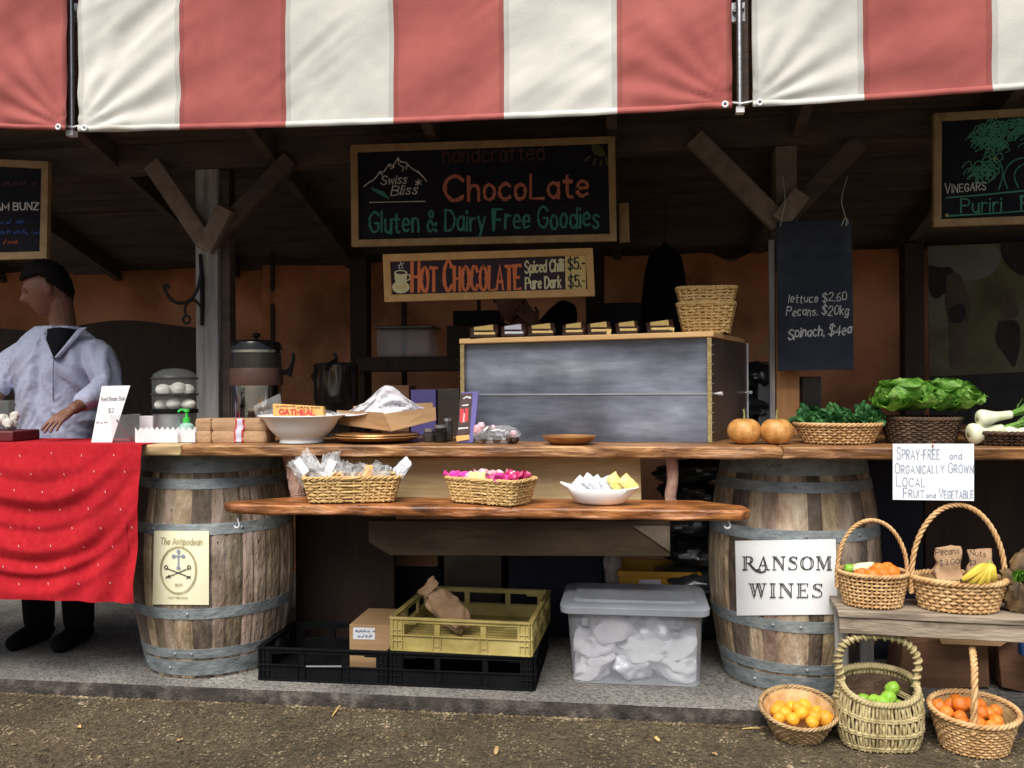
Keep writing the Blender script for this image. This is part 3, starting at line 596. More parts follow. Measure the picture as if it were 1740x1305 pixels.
def barrel_poster(corn, onb, mat, name, label, n=16):
    (x0, y0), (x1, y1), (x2, y2), (x3, y3) = corn; mb = MB()
    def fn(u, v):
        px = (x0 + (x1 - x0) * u) * (1 - v) + (x3 + (x2 - x3) * u) * v; py = (y0 + (y1 - y0) * u) * (1 - v) + (y3 + (y2 - y3) * u) * v
        return onb(px, py, .001 + .0012 * nz((u * 4, v * 4, px)) ** 2)
    mb.grid(fn, n, n); c = fn(.5, 1)
    t = T(name, label, 'poster', c); mb.build('sheet', mat, t); return t
def inked(name, par, mat, st, wd, onb): mb = MB(); ribbons(mb, fine(st), wd, lambda x, y, o: onb(x, y, .0035 + o)); return mb.build(name, mat, par, smooth=0)
t = barrel_poster(((262, 902), (355, 902), (355, 1028), (259, 1027)), onL, K['paper_cream'], 'label_poster', 'cream poster with an oval emblem of cross and crossed keys on the left barrel')
inked('lettering', t, K['ink_gold'], text_strokes('The Antipodean', 272, 342, 925, 926, 11, .2, slant=.18), 1.0, onL)
inked('oval', t, K['ink_gold'], [circ(303, 969, 31, 40.5, 40), circ(303, 969, 29, 38.5, 40)], 1.1, onL)
cr = [[(303, 936), (303, 966)], [(294, 945), (312, 945)]] + [circ(x, y, 2.2, 2.2, 10) for x, y in ((303, 937), (295, 945), (311, 945), (303, 965))]
inked('cross', t, K['ink_blue'], cr, 2.2, onL)
inked('crossed_keys', t, K['ink_black'], [[(284, 966), (322, 981)], [(320, 966), (286, 980)], circ(282, 964, 2.6, 3.2, 10), circ(321, 964, 2.6, 3.2, 10), [(282, 982), (288, 977)], [(318, 979), (323, 983)], [(283, 980), (289, 981)], [(317, 983), (323, 979)]], 1.5, onL)
inked('small_print', t, K['ink_gold'], text_strokes('1839', 297, 309, 996, 996, 4.5) + text_strokes('MATAKANA', 286, 318, 1017, 1017, 3), .7, onL)
t = barrel_poster(((1249, 919), (1420, 916), (1424, 1044), (1252, 1046)), onR, K['paper_white'], 'wines_sign', 'white paper sign reading Ransom Wines on the right barrel')
# inline roman capitals: thick stems drawn as two fine lines
SER = {
'R': ('0 0 3 0;0 10 4 10;1 0 1 10;2.2 0 2.2 10;2.2 10 5 10 6.3 8.7 6.3 6.5 5 5.2 2.2 5;5 9.6 5.3 8 5.1 6 4.2 5.2;3.4 5 6.4 .8 9 -1.6 12 -2.4 14.5 -1.2;4.4 5 7.2 1 9.3 -.9 12 -1.7 14.5 -1.2', 7.0),
'A': ('0 0 2.4 0;4.6 0 8 0;1.1 0 4.2 10;4.2 10 5.7 0;4.2 10 6.9 0;2.2 3.3 5.2 3.3', 8), 'N': ('0 0 2.2 0;0 10 2 10;5.5 10 8 10;1 0 1 10;1 10 6.8 0;2.2 10 6.8 2;6.8 0 6.8 10', 8),
'S': ('5.4 8 5.4 9.8;5.4 8.4 4.6 9.6 3 10 1.2 9.2 .6 7.8 1.2 6.4 3 5.4 4.8 4.6 5.6 3.2 5.4 1.6 4.2 .2 2.6 0 1 .6 .4 1.8;.4 0 .4 2;1.8 8.6 1.9 7.2 3.2 6.3 4.4 5.6', 6),
'O': ('4 10 1.5 9.3 0 7 0 3 1.5 .7 4 0 6.5 .7 8 3 8 7 6.5 9.3 4 10;2.4 9.2 1.3 7 1.3 3 2.4 .8;5.6 .8 6.7 3 6.7 7 5.6 9.2', 8), 'M': ('0 0 2.2 0;0 10 2 10;7 10 9.2 10;6.6 0 9.6 0;1.1 0 1.1 10;1.1 10 4.4 .5;2.3 10 5 2;4.4 .5 7.5 10;7.5 0 7.5 10;8.6 0 8.6 10', 9.6),
'W': ('0 10 3 10;4 10 6.4 10;7.6 10 10 10;1 10 3 0;2.2 10 3.8 2;3 0 5 10;5 10 7 0;6.2 10 7.7 2;7 0 9 10', 10), 'I': ('0 0 3 0;0 10 3 10;.9 0 .9 10;2.1 0 2.1 10', 3), 'E': ('0 0 6 0;0 10 6 10;1 0 1 10;2.1 0 2.1 10;2.1 5.2 4.6 5.2;6 10 6 8;6 0 6 2.2;4.6 4.2 4.6 6.2', 6.4)}
def serif(txt, x0, x1, yb, cap):
    tot = sum(SER[c][1] for c in txt) + 2.0 * (len(txt) - 1); f = (x1 - x0) / tot; cx = 0; out = []
    for c in txt:
        for st in SER[c][0].split(';'):
            q = [float(z) for z in st.split()]; p = list(zip(q[::2], q[1::2])); p = chaikin(p) if len(p) > 3 else p
            out.append([(x0 + (cx + a) * f, yb - b * cap / 10) for a, b in p])
        cx += SER[c][1] + 2.0
    return out
inked('lettering', t, K['ink_black'], serif('RANSOM', 1262, 1413, 968, 22), 1.7, onR)
inked('lettering', t, K['ink_black'], serif('WINES', 1272, 1398, 1015, 23), 1.7, onR)
# ---------------------------------------------------------------- counters and lower plank
CZ = 1.0; YF = -.22
xc0, xcm, xc1 = X(306, YF), X(1330, YF), X(2150, YF)
def counter(xa, xb, yb, label, mat, seed, z1=CZ, th=.046):
    mb = MB(); slab(mb, [(xa, YF, 0), (xb, YF, 0), (xb, yb, 0), (xa, yb, 0)], z1 - th, z1, .012, .04, seed=seed)
    return mb.build('counter_board', mat, label=label, cat='counter', bevel=.007, smooth=50)
counter(xc0 + .002, xcm - .002, .60, 'long middle board of the brown slab counter under the display case', K['counter_wood'], 1)
counter(xcm + .002, xc1, .60, 'right board of the slab counter carrying the vegetable baskets', K['counter_wood'], 4)
counter(X(-400, YF), xc0 - .002, .14, 'left board of the counter under the red tablecloth', K['pale_board'], 7)
# props that carry the boards beyond the barrels
for x, y, nm in ((-3.0, -.05, 'left'), (1.9, .2, 'right')):
    mb = MB(); mb.pb(x - .04, x + .04, y - .04, y + .04, 0, CZ - .047); mb.build('trestle_leg', K['dark_timber'], label='plain square timber leg under the %s end of the counter' % nm, cat='trestle leg', bevel=.004)
# bench plank hung under the counter
YL = -.44
pk = T('plank_shelf', 'long reddish plank shelf hung in front of the barrels below the counter', 'shelf', (X(824, YL), YL + .14, P(824, 861, YL).z))
zp = P(824, 862, YL).z; zq = P(824, 880, YL).z; za = X(371, YL); zb_ = X(1277, YL)
mb = MB(); slab(mb, [(za + .005, YL + .03, 0), (za + .05, YL, 0), (zb_ - .03, YL, 0), (zb_ + .002, YL + .035, 0), (zb_ - .01, YL + .13, 0), (zb_ - .16, YL + .265, 0), (za + .26, YL + .265, 0), (za + .02, YL + .10, 0)], zq, zp, .010, .04, seed=3)
mb.build('plank', K['plank_wood'], pk, bevel=.008, smooth=50)
YS = YL + .31
for px, wd in ((505, 26), (1139, 21)):
    mb = MB(); a = P(px - 6 if px < 800 else px + 2, 786, YS); b = P(px, 848, YS); r = wd / 2 * S(px, YS)
    q = [Vector((a.x, YS, CZ - .048)), Vector((a.x + .004, YS, .87)), Vector((b.x, YS + .004, .80)), Vector((b.x + .004, YS, zq + .02)), Vector((b.x, YS, zq + .003))]
    mb.tube(cat_rom(q, 5), [r * (.95 + .12 * nz((i * .7, px, 0))) for i in range(21)], 14); mb.build('post', K['bark_post'], pk)
yb1 = YS + .22
o = [P(x, y, yb1) for x, y in ((626, 885), (1139, 885), (1139, 946), (662, 944), (626, 922))]
mb = MB(); mb.prism(o, [v + Vector((0, .05, 0)) for v in o]); mb.build('beam', K['beam_brown'], pk, bevel=.004)
o = [P(x, y, yb1) for x, y in ((1075, 893), (1138, 893), (1138, 936))]; mb = MB(); mb.prism([v + Vector((0, -.012, 0)) for v in o], [v + Vector((0, -.002, 0)) for v in o]); mb.build('lit_triangle', K['brace_timber'], pk)  # paler triangle painting the light that falls on the beam's right end
for px, py in ((404, 882), (1238, 882)):
    c = P(px, py, YL + .03); mb = MB()
    mb.tube(cat_rom([c + Vector(q) for q in ((0, 0, .004), (.002, 0, -.01), (.006, 0, -.022), (0, 0, -.032), (-.010, 0, -.031), (-.014, 0, -.024))], 4), .0032, 6); mb.build('hook', K['white_metal'], pk)
# pale apron board under the counter
mb = MB(); o = [P(x, y, -.10) for x, y in ((522, 778), (1088, 778), (1090, 850), (545, 850))]; mb.prism(o, [v + Vector((0, .03, 0)) for v in o])
mb.build('apron_board', K['pale_board'], label='pale plywood apron board behind the plank shelf', cat='board', bevel=.002)
# boards and boxes in the shade under the counter
def upright(name, px0, px1, Y, z0, z1, th, mat, label, cat):
    mb = MB(); mb.pb(X(px0, Y), X(px1, Y), Y, Y + th, z0, z1); return mb.build(name, mat, label=label, cat=cat, bevel=.004)
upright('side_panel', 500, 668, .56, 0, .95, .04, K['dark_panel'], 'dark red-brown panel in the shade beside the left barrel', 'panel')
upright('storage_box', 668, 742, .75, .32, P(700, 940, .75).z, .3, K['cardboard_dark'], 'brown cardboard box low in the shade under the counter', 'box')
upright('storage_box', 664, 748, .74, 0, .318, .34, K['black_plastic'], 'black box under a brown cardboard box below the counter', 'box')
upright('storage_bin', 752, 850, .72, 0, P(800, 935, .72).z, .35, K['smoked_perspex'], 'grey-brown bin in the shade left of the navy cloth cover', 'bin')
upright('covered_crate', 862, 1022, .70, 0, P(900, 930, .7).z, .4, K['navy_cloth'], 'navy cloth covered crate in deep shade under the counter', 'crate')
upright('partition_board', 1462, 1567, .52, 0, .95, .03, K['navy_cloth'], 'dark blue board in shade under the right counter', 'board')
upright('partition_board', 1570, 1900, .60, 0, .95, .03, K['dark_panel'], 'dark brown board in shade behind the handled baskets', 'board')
# ---------------------------------------------------------------- red tablecloth
YC = YF - .03
cx0, cx1 = X(-330, YC), X(242, YC); ctop = CZ + .003; cbot = P(100, 1017, YC).z
def clothY(x, z):
    d = max(0, ctop - z); u = cx1 - x; k = min(1, d / .10); xc = P(62, 800, YC).x
    a = x - xc; zz = z - .80 * a * a - .5 * max(0, a) ** 2 - .05 * a + .05 * nz((x * 1.7, z * 1.5, 3))     # hanging swags between two pinned points
    f = 0
    for q, (zc, am, wd) in enumerate(((.90, .004, .05), (.775, .012, .05), (.66, .005, .035), (.55, .013, .055), (.455, .011, .03), (.37, .005, .04))):
        e = (zz - zc) / wd; f += 1.7 * am * max(0, 1 - abs(e) ** 1.2 * (.6 if e > 0 else 1.1)) * math.exp(-((a - .05 * (q % 2)) / (.34 + .05 * (q % 3))) ** 2) - .5 * am * math.exp(-((e + 1.5) / 1.1) ** 2) * math.exp(-(a / .38) ** 2)
    f += .012 * math.sin((u - .55 * d) * 2 * PI / .17 + 2.2 * nz((x * 2.5, z * 2, 8))) * math.exp(-((u - .1) / .26) ** 2) * min(1, .25 + d * 1.2)
    f += .006 * nz((x * 4, z * 4, 1)) + .0012 * nz((x * 25, z * 25, 1))
    return YC - .006 - (f + .010 + .03 * d) * k
cl = T('tablecloth', 'bright red tablecloth with small white flecks draped over the left counter', 'tablecloth', ((cx0 + cx1) / 2, YC, cbot))
mb = MB(); nx, nz_ = 150, 70
mb.grid(lambda u, v: Vector((cx0 + (cx1 - cx0) * u - .02 * v * (u > .97) + .006 * nz((v * 5, u * 3, 2)) * v, clothY(cx0 + (cx1 - cx0) * u, ctop - (ctop - cbot) * v), ctop - (ctop - cbot + .004 * nz((u * 9, 0, 3))) * v)), nx, nz_)
mb.grid(lambda u, v: Vector((cx0 + (cx1 - cx0) * u, YC - .006 + v * .40, ctop + .001 * nz((u * 40, v * 9, 0)))), nx, 8)
fl = []
for r_ in range(9):
    for c_ in range(14):
        px = -20 - 50 * 3 + c_ * 52 + (26 if r_ % 2 else 0) - r_ * 3.5; py = 772 + r_ * 31
        if px > 232 or py > 1004: continue
        p = P(px + R.uniform(-3, 3), py + R.uniform(-3, 3), YC); e = .0028
        q = [(-1.1, .9), (-.4, 1.4), (1.1, -.7), (.4, -1.4)]
        mb.add([Vector((p.x + a_ * e, clothY(p.x + a_ * e, p.z + b_ * e * 1.3) - .0022, p.z + b_ * e * 1.3)) for a_, b_ in q], [(0, 1, 2, 3)], 1)
mb.build('cloth', [K['red_cloth'], K['white_fleck']], cl, smooth=80)
# ---------------------------------------------------------------- signs
def scrib(x0, x1, y, h):                    # rubbed-out, unreadable chalk
    out = []; x = x0
    while x < x1:
        n_ = R.randint(2, 4); out.append(chaikin([(x + k * h * .22, y - (h * R.uniform(.3, 1) if k % 2 else h * R.uniform(-.1, .2))) for k in range(n_ + 2)])); x += h * (.22 * n_ + .65)
        if R.random() < .2: x += h * .6
    return out
M('chalk_faint', [(.02, .026, .04), (.055, .06, .075)], (200, 200, 200), 3, .95, spec=.1)
def framed(name, label, out, Y, fw, board, frame, th=.03, cat='sign'):
    (x0, y0), (x1, y1), (x2, y2), (x3, y3) = out; c = P((x2 + x3) / 2, (y2 + y3) / 2, Y); t = T(name, label, cat, c)
    mb = MB(); mb.pan([(x0 + 2, y0 + 2), (x1 - 2, y1 + 2), (x2 - 2, y2 - 2), (x3 + 2, y3 - 2)], Y, .012); mb.build('board', board, t, smooth=0)
    i_ = [(x0 + fw, y0 + fw), (x1 - fw, y1 + fw), (x2 - fw, y2 - fw), (x3 + fw, y3 - fw)]
    for q in ([out[0], out[1], i_[1], i_[0]], [out[3], out[2], i_[2], i_[3]]):
        mb = MB(); mb.pan(q, Y - .012, th); mb.build('frame_rail', frame, t, bevel=.002)
    for q in ([out[0], i_[0], i_[3], out[3]], [out[1], i_[1], i_[2], out[2]]):
        mb = MB(); mb.pan(q, Y - .0125, th); mb.build('frame_rail', frame, t, bevel=.002)
    return t
YS1 = .47
t = framed('chalkboard_sign', 'large framed chalkboard for handcrafted chocolate hanging at the top centre', [(595, 246), (1045, 231), (1048, 409), (597, 419)], YS1, 12, K['chalkboard'], K['frame_wood'])
letters('lettering', t, K['chalk_dim'], YS1, text_strokes('handcrafted', 753, 924, 277, 271, 27), 2.8)
letters('lettering', t, K['chalk_pink'], YS1, text_strokes('C', 756, 786, 341, 341, 42), 6) 
letters('lettering', t, K['chalk_pink'], YS1, text_strokes('hocoLate', 796, 998, 341, 334, 40), 5.5)
letters('lettering', t, K['chalk_teal'], YS1, text_strokes('Gluten & Dairy Free Goodies', 628, 1017, 395, 385, 35, .5), 3.6)
for tx in (('Swiss', 647, 690, 314, 311, 15), ('Bliss', 664, 708, 332, 329, 16)): letters('logo_lettering', t, K['chalk_white'], YS1, text_strokes(*tx, slant=.2), 1.9)
mt_ = [[(618, 317), (627, 310), (634, 306), (640, 300), (645, 292), (652, 292), (657, 285), (662, 278), (667, 283), (672, 276), (676, 268), (681, 275), (690, 276), (696, 283), (703, 288), (710, 293), (717, 298), (725, 308)], [(662, 280), (664, 287), (670, 284)], [(676, 270), (678, 280), (686, 284), (684, 290)], [(645, 293), (650, 297)], [(703, 289), (711, 291), (718, 300)], [(692, 278), (690, 288)],
       [(706, 308), (715, 313)], [(711, 304), (710, 316)], [(706, 314), (716, 307)]]
letters('mountain_drawing', t, K['chalk_white'], YS1, mt_, 1.7)
letters('underline', t, K['chalk_white'], YS1, [[(628, 344), (675, 343), (722, 342)]], 1.8)
letters('leaf_drawing', t, K['chalk_teal'], YS1, [[(632, 320), (640, 324), (650, 329), (660, 337)], [(634, 322), (646, 330), (656, 334)], [(638, 322), (652, 327), (657, 335)]], 3)
letters('sun_drawing', t, K['chalk_olive'], YS1, [circ(1021, 250, r_, r_, 12, PI * .35, PI * 1.25) for r_ in (3, 7, 11, 14)] + [[(995, 272), (1002, 266)], [(1008, 281), (1012, 270)], [(1020, 283), (1022, 274)], [(1030, 268), (1032, 280)]], 3.2)
t = framed('menu_sign', 'yellow framed hot chocolate price sign hanging below the large chalkboard', [(650, 432), (1007, 421), (1011, 503), (653, 513)], YS1, 12.5, K['purple_panel'], K['frame_light'])
mb = MB(); mb.pan([(960, 435), (995, 434), (996, 491), (961, 493)], YS1 - .001, .003); mb.build('price_panel', K['price_yellow'], t, smooth=0)
letters('lettering', t, K['paint_orange'], YS1, text_strokes('^HOT ^CHOCOLATE', 700, 884, 495, 491, 50, .1, small=.79), 5.2)
letters('lettering', t, K['paint_cream'], YS1, text_strokes('Spiced Chilli', 892, 957, 464, 460, 20, .1), 2.8)
letters('lettering', t, K['paint_cream'], YS1, text_strokes('Pure Dark', 893, 953, 491, 488, 19, .1), 2.8)
letters('price', t, K['paint_black'], YS1 - .002, text_strokes('$5.-', 965, 993, 458, 456, 19, .1), 2.4); letters('price', t, K['paint_black'], YS1 - .002, text_strokes('$5.-', 966, 994, 488, 486, 19, .1), 2.4)
mb = MB(); pm_ = planemap(YS1)
def disc(mb, cx, cy, rx, ry, o, mi=0, n=22): mb.add([pm_(x, y, o) for x, y in circ(cx, cy, rx, ry, n)[:-1]], [tuple(range(n))], mi)
disc(mb, 681, 488, 15, 10.5, .0010); disc(mb, 681, 486, 10, 6, .0014, 1); mb.add([pm_(x, y, .0018) for x, y in ((670, 463), (692, 463), (691, 476), (687, 485), (675, 485), (671, 476))], [tuple(range(6))], 0); disc(mb, 681, 463, 11, 4.2, .0022, 0); disc(mb, 681, 463.3, 8.5, 2.8, .0026, 2)
ribbons(mb, [[(691, 467), (696, 467), (697, 474), (690, 478)]], 2.2, pm_, 0); ribbons(mb, [[(680, 457), (677, 452), (682, 448), (679, 443)], [(685, 456), (682, 451), (686, 447)]], 1.8, pm_, 3)
mb.build('cup_drawing', [K['paint_cream'], K['price_yellow'], K['chocolate'], K['chalk_white']], t, smooth=0)
mb = MB(); mb.tube([P(690, 414, YS1 + .01), P(690, 432, YS1 + .01)], .002, 5); mb.tube([P(985, 408, YS1 + .01), P(985, 424, YS1 + .01)], .002, 5); mb.build('hanging_wire', K['black_iron'], t)
mb = MB(); mb.pan([(1052, 345), (1068, 344), (1070, 411), (1053, 412)], .62 - .04, .02); mb.build('frame_slat', K['frame_wood'], label='short dull wooden slat behind the right end of the large chalkboard', cat='slat', bevel=.002)
t = framed('chalkboard_sign', 'framed chalkboard for cream buns cut off at the left edge', [(-190, 262), (82, 274), (79, 439), (-190, 446)], YS1, 12, K['chalkboard'], K['frame_wood'])
letters('lettering', t, K['chalk_white'], YS1, text_strokes('STEAM BUNZ', -42, 65, 358, 356, 12), 2.0)
letters('lettering', t, K['chalk_dim'], YS1, scrib(-110, 62, 315, 10), 2.0)
letters('lettering', t, K['chalk_blue'], YS1, scrib(-60, 40, 381, 10) + scrib(-80, 58, 398, 10), 1.8)
letters('lettering', t, K['chalk_red'], YS1, scrib(-50, 25, 414, 7), 2.0)
YR = .40
t = framed('chalkboard_sign', 'framed chalkboard with a green chalk tree and vinegars lettering at the right edge', [(1588, 192), (1960, 172), (1960, 372), (1587, 385)], YR, 13, K['chalkboard'], K['frame_wood'])
letters('lettering', t, K['chalk_white'], YR, text_strokes('^VINEGARS', 1606, 1675, 328, 322, 16, small=.8), 1.8)
letters('lettering', t, K['chalk_green'], YR, text_strokes('Puriri   Flax   Honey', 1633, 1900, 362, 350, 24), 2.4)
letters('rule', t, K['chalk_green'], YR, [[(1608, 336), (1660, 332), (1720, 326), (1800, 318)], [(1610, 367), (1680, 363), (1760, 357), (1850, 350)]], 2.4)
tr = [[(1697, 322), (1703, 305), (1704, 290), (1700, 276), (1692, 266)], [(1712, 320), (1704, 300), (1710, 285), (1722, 272), (1738, 268)], [(1730, 318), (1722, 300), (1728, 285), (1745, 276)]]
for k in range(170):
    a_ = R.uniform(0, 2 * PI); q = R.uniform(.1, 1); cx_, cy_ = R.choice(((1672, 235), (1700, 215), (1735, 222), (1760, 240), (1670, 285), (1735, 205), (1690, 245)))
    x_, y_ = cx_ + 26 * q * math.cos(a_), cy_ + 22 * q * math.sin(a_)
    if not (1615 < x_ < 1800 and 203 < y_ < 318): continue
    tr.append([(x_ + dx_ + R.uniform(-3, 3), y_ + dy_ + R.uniform(-3, 3)) for dx_, dy_ in ((-8, 3), (-3, -5), (5, -4), (8, 4), (1, 7))])
letters('tree_drawing', t, K['chalk_green'], YR, [chaikin(q) if len(q) > 3 else q for q in tr], 1.9)
letters('dots', t, K['chalk_yellow'], YR, [circ(x, y, 1.5, 1.5, 6) for x, y in ((1609, 366), (1690, 271), (1700, 245), (1735, 218))], 3)
# slate price board on strings
YB = .50
sb = T('slate_board', 'tall unframed slate price board with chalk prices hanging by the right post', 'chalkboard', P(1386, 630, YB))
mb = MB(); mb.pan([(1320, 377), (1447, 373), (1451, 628), (1322, 630)], YB, .010); mb.build('board', K['slate_board'], sb, bevel=.002)
letters('lettering', sb, K['chalk_white'], YB, text_strokes('lettuce $2.60', 1340, 1438, 515, 511, 14, 1.3, .1), 1.4)
letters('lettering', sb, K['chalk_white'], YB, text_strokes('Pecans, $20kg', 1336, 1441, 537, 533, 15, 1.3, .15), 1.5)
letters('lettering', sb, K['chalk_white'], YB, text_strokes('Spinach, $4ea', 1339, 1446, 575, 567, 17, 1.3, .15), 2.0)
letters('faded_lettering', sb, K['chalk_faint'], YB, scrib(1336, 1430, 412, 12) + scrib(1336, 1430, 440, 12) + scrib(1336, 1420, 467, 12) + scrib(1338, 1385, 553, 9), 2.2)
mb = MB()
for x in (1326, 1436): mb.tube(cat_rom([P(x, 384, YB - .004), P(x + 2, 374, YB - .006), P(x + (8 if x < 1400 else -6), 340, YB), P(x + 4, 300, YB + .08)], 4), .0016, 5)
mb.tube(cat_rom([P(1430, 384, YB - .006), P(1436, 370, YB - .012), P(1441, 378, YB - .012), P(1436, 384, YB - .006)], 4), .002, 5); mb.build('string', K['chalk_white'], sb)
# paper sign pinned to the right counter
YQ = YF - .016
ps = T('paper_sign', 'white handwritten paper sign for spray free fruit pinned to the right counter', 'sign', P(1585, 850, YQ))
mb = MB(); mb.grid(lambda u, v: P(1517 + 138 * u, 754 + (95 + 2 * u) * v, YQ - .004 * math.sin(PI * u) * v - .010 * v), 12, 10); mb.build('sheet', K['paper_white'], ps)
pq = lambda x, y, o: P(x, y, YQ - .004 * math.sin(PI * (x - 1517) / 138) * (y - 754) / 96 - .010 * (y - 754) / 96 - .0016 - o)
for args in (('^SPRAY-FREE', 1524, 1597, 780, 780, 21), ('and', 1614, 1634, 780, 779, 13), ('^ORGANICALLY ^GROWN', 1521, 1654, 804, 803, 17), ('^LOCAL', 1523, 1572, 826, 827, 18), ('^FRUIT', 1535, 1570, 845, 845, 16), ('and', 1574, 1590, 845, 845, 9), ('^VEGETABLE', 1596, 1654, 846, 846, 16)):
    letters('lettering', ps, K['ink_blue'], YQ, text_strokes(*args, small=.78), 1.3, pq)
mb = MB(); mb.blob(P(1585, 757, YQ - .006), .004, 0, n=8); mb.build('pin', K['red_tape'], ps)
# ---------------------------------------------------------------- display case and what stands on it
YD = .03
A_, B_ = P(787, 752, .075), P(1206, 752, .0); C_ = Vector((X(1268, .62) , .58, CZ)); D_ = Vector((A_.x + .03, .58, CZ)); HT = .40; ZT = CZ + HT
A_.z = B_.z = CZ + .001
zA, zB = P(787, 585, .075).z, P(1206, 573, 0).z
dc = T('display_case', 'long grey-blue perspex fronted display case with a light wood top', 'display case', ((A_.x + C_.x) / 2, .3, CZ))
def up(v, z): return Vector((v.x, v.y, z))
mb = MB(); tk = Vector((0, .006, 0)); zm = CZ + .195
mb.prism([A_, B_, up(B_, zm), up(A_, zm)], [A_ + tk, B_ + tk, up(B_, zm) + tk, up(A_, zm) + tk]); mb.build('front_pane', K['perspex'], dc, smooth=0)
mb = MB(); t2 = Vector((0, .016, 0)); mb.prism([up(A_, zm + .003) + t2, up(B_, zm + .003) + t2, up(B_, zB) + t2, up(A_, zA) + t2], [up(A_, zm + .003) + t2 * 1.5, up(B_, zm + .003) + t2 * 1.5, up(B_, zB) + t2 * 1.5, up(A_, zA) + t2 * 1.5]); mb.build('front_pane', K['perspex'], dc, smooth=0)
mb = MB(); mb.prism([up(A_, zm - .003) - tk * .6, up(B_, zm - .003) - tk * .6, up(B_, zm + .004) - tk * .6, up(A_, zm + .004) - tk * .6], [up(A_, zm - .003) + t2 * 3, up(B_, zm - .003) + t2 * 3, up(B_, zm + .004) + t2 * 3, up(A_, zm + .004) + t2 * 3]); mb.build('middle_ledge', K['grey_plastic'], dc, bevel=.001)
mb = MB(); b2, c2 = B_ + Vector((.008, .012, 0)), C_
mb.prism([b2, c2, up(c2, zB - .004), up(b2, zB - .004)], [v + Vector((-.006, .003, 0)) for v in (b2, c2, up(c2, zB - .004), up(b2, zB - .004))]); mb.build('side_pane', K['smoked_perspex'], dc, smooth=0)
mb = MB(); mb.tube([c2 + Vector((0, -.004, .002)), up(c2, zB - .002) + Vector((0, -.004, 0))], .005, 6); mb.build('edge_strip', K['white_metal'], dc)
for q in (.10, .94):
    c = b2.lerp(c2, q) + Vector((.006, -.006, .195)); mb = MB(); mb.tube([c, c + Vector((.02, -.012, 0))], [.006, .008], 8); mb.tube([c + Vector((-.01, .0, 0)), c], .004, 6); mb.build('knob', K['white_metal'], dc)
mb = MB(); mb.prism([D_, A_ + Vector((.004, .02, 0)), up(A_, zA) + Vector((.004, .02, 0)), up(D_, zA)], [D_ + Vector((.006, 0, 0)), A_ + Vector((.01, .02, 0)), up(A_, zA) + Vector((.01, .02, 0)), up(D_, zA) + Vector((.006, 0, 0))]); mb.build('side_pane', K['smoked_perspex'], dc, smooth=0)
for v, z in ((A_, zA), (B_, zB)):
    mb = MB(); k = 54
    for i in range(k):
        z0 = CZ + .002 + (z - CZ - .004) * i / k; mb.box(Vector((v.x, v.y - .006 + .0008 * nz((i, v.x, 0)), z0 + (z - CZ) / k / 2)), (.017 + .002 * nz((i * 3.1, v.x, 2)), .012, (z - CZ) / k * .92))
        if i % 5 == 0 and v is B_: mb.tube([Vector((v.x + .006, v.y - .012, z0)), Vector((v.x + .018, v.y - .008, z0 + .004))], .0012, 4)
    mb.build('corner_trim', K['rope_trim'], dc, bevel=.001)
mb = MB(); q = [A_ + Vector((-.012, -.016, 0)), B_ + Vector((.016, -.016, 0)), C_ + Vector((-.01, 0, 0)), D_ + Vector((-.02, 0, 0))]
zt_ = [zA, zB, zB - .004, zA]; mb.prism([up(v, z + .001) for v, z in zip(q, zt_)], [up(v, z + .023) for v, z in zip(q, zt_)]); mb.build('top', K['lightwood'], dc, bevel=.004)
def ztop(x): return zA + (zB - zA) * (x - A_.x) / (B_.x - A_.x) + .023
def choc(px, y, lab, foil, nm, rz, sc_=1.0, sides=0):
    Y = .075; x = X(px, Y); z0 = ztop(x) + .001; t = T('chocolate_stack', lab, 'chocolate', (x, Y, z0), 'wrapped chocolates on the display case'); o = Vector((x, Y, z0)); r = RZ(rz) @ RY(rad(-7)) @ RX(rad(38))
    mb = MB()
    for k in range(3): mb.box(o + Vector((.002 * k, .006 * k, .007 + .0105 * k)) * 1, (.098 * sc_, .05, .0095), RZ(rz + .05 * k))
    mb.box(o + Vector((0, .012, .030)), (.104 * sc_, .062, .012), r); mb.build('bars', K['chocolate'], t, bevel=.0015)
    mb = MB(); mb.box(o + Vector((0, .012, .030)), (.072 * sc_, .0635, .0135), r); mb.box(o + Vector((.004, .004, .018)), (.078 * sc_, .052, .010), RZ(rz + .06)); mb.build('label_band', foil, t, bevel=.0015)
    if sides:
        mb = MB(); mb.box(o + Vector((.045 * sc_, -.018, .012)), (.018, .012, .022), RY(.2)); mb.build('ribbon', foil, t, bevel=.001)
for a in ((822, 575, 'gold banded chocolates at the left end of the display case top', K['gold_foil'], 'g', .1, 1.15), (872, 574, 'silver banded chocolates second from the left on the case', K['silver_foil'], 's', .08, 1.0), (920, 573, 'gold banded chocolates just right of the silver ones', K['gold_foil'], 'g', .08, 1.1),
          (975, 571, 'gold banded chocolates fourth from the left on the case', K['gold_foil'], 'g', -.05, .9), (1018, 570, 'gold banded chocolates with a small ribbon in the middle of the case', K['gold_foil'], 'g', .04, .95, 1), (1066, 568, 'gold banded chocolates second from the right on the case', K['gold_foil'], 'g', 0, .9), (1122, 566, 'bigger gold banded chocolates with ribbon nearest the stacked baskets', K['gold_foil'], 'g', -.04, 1.05, 1)): choc(*a)
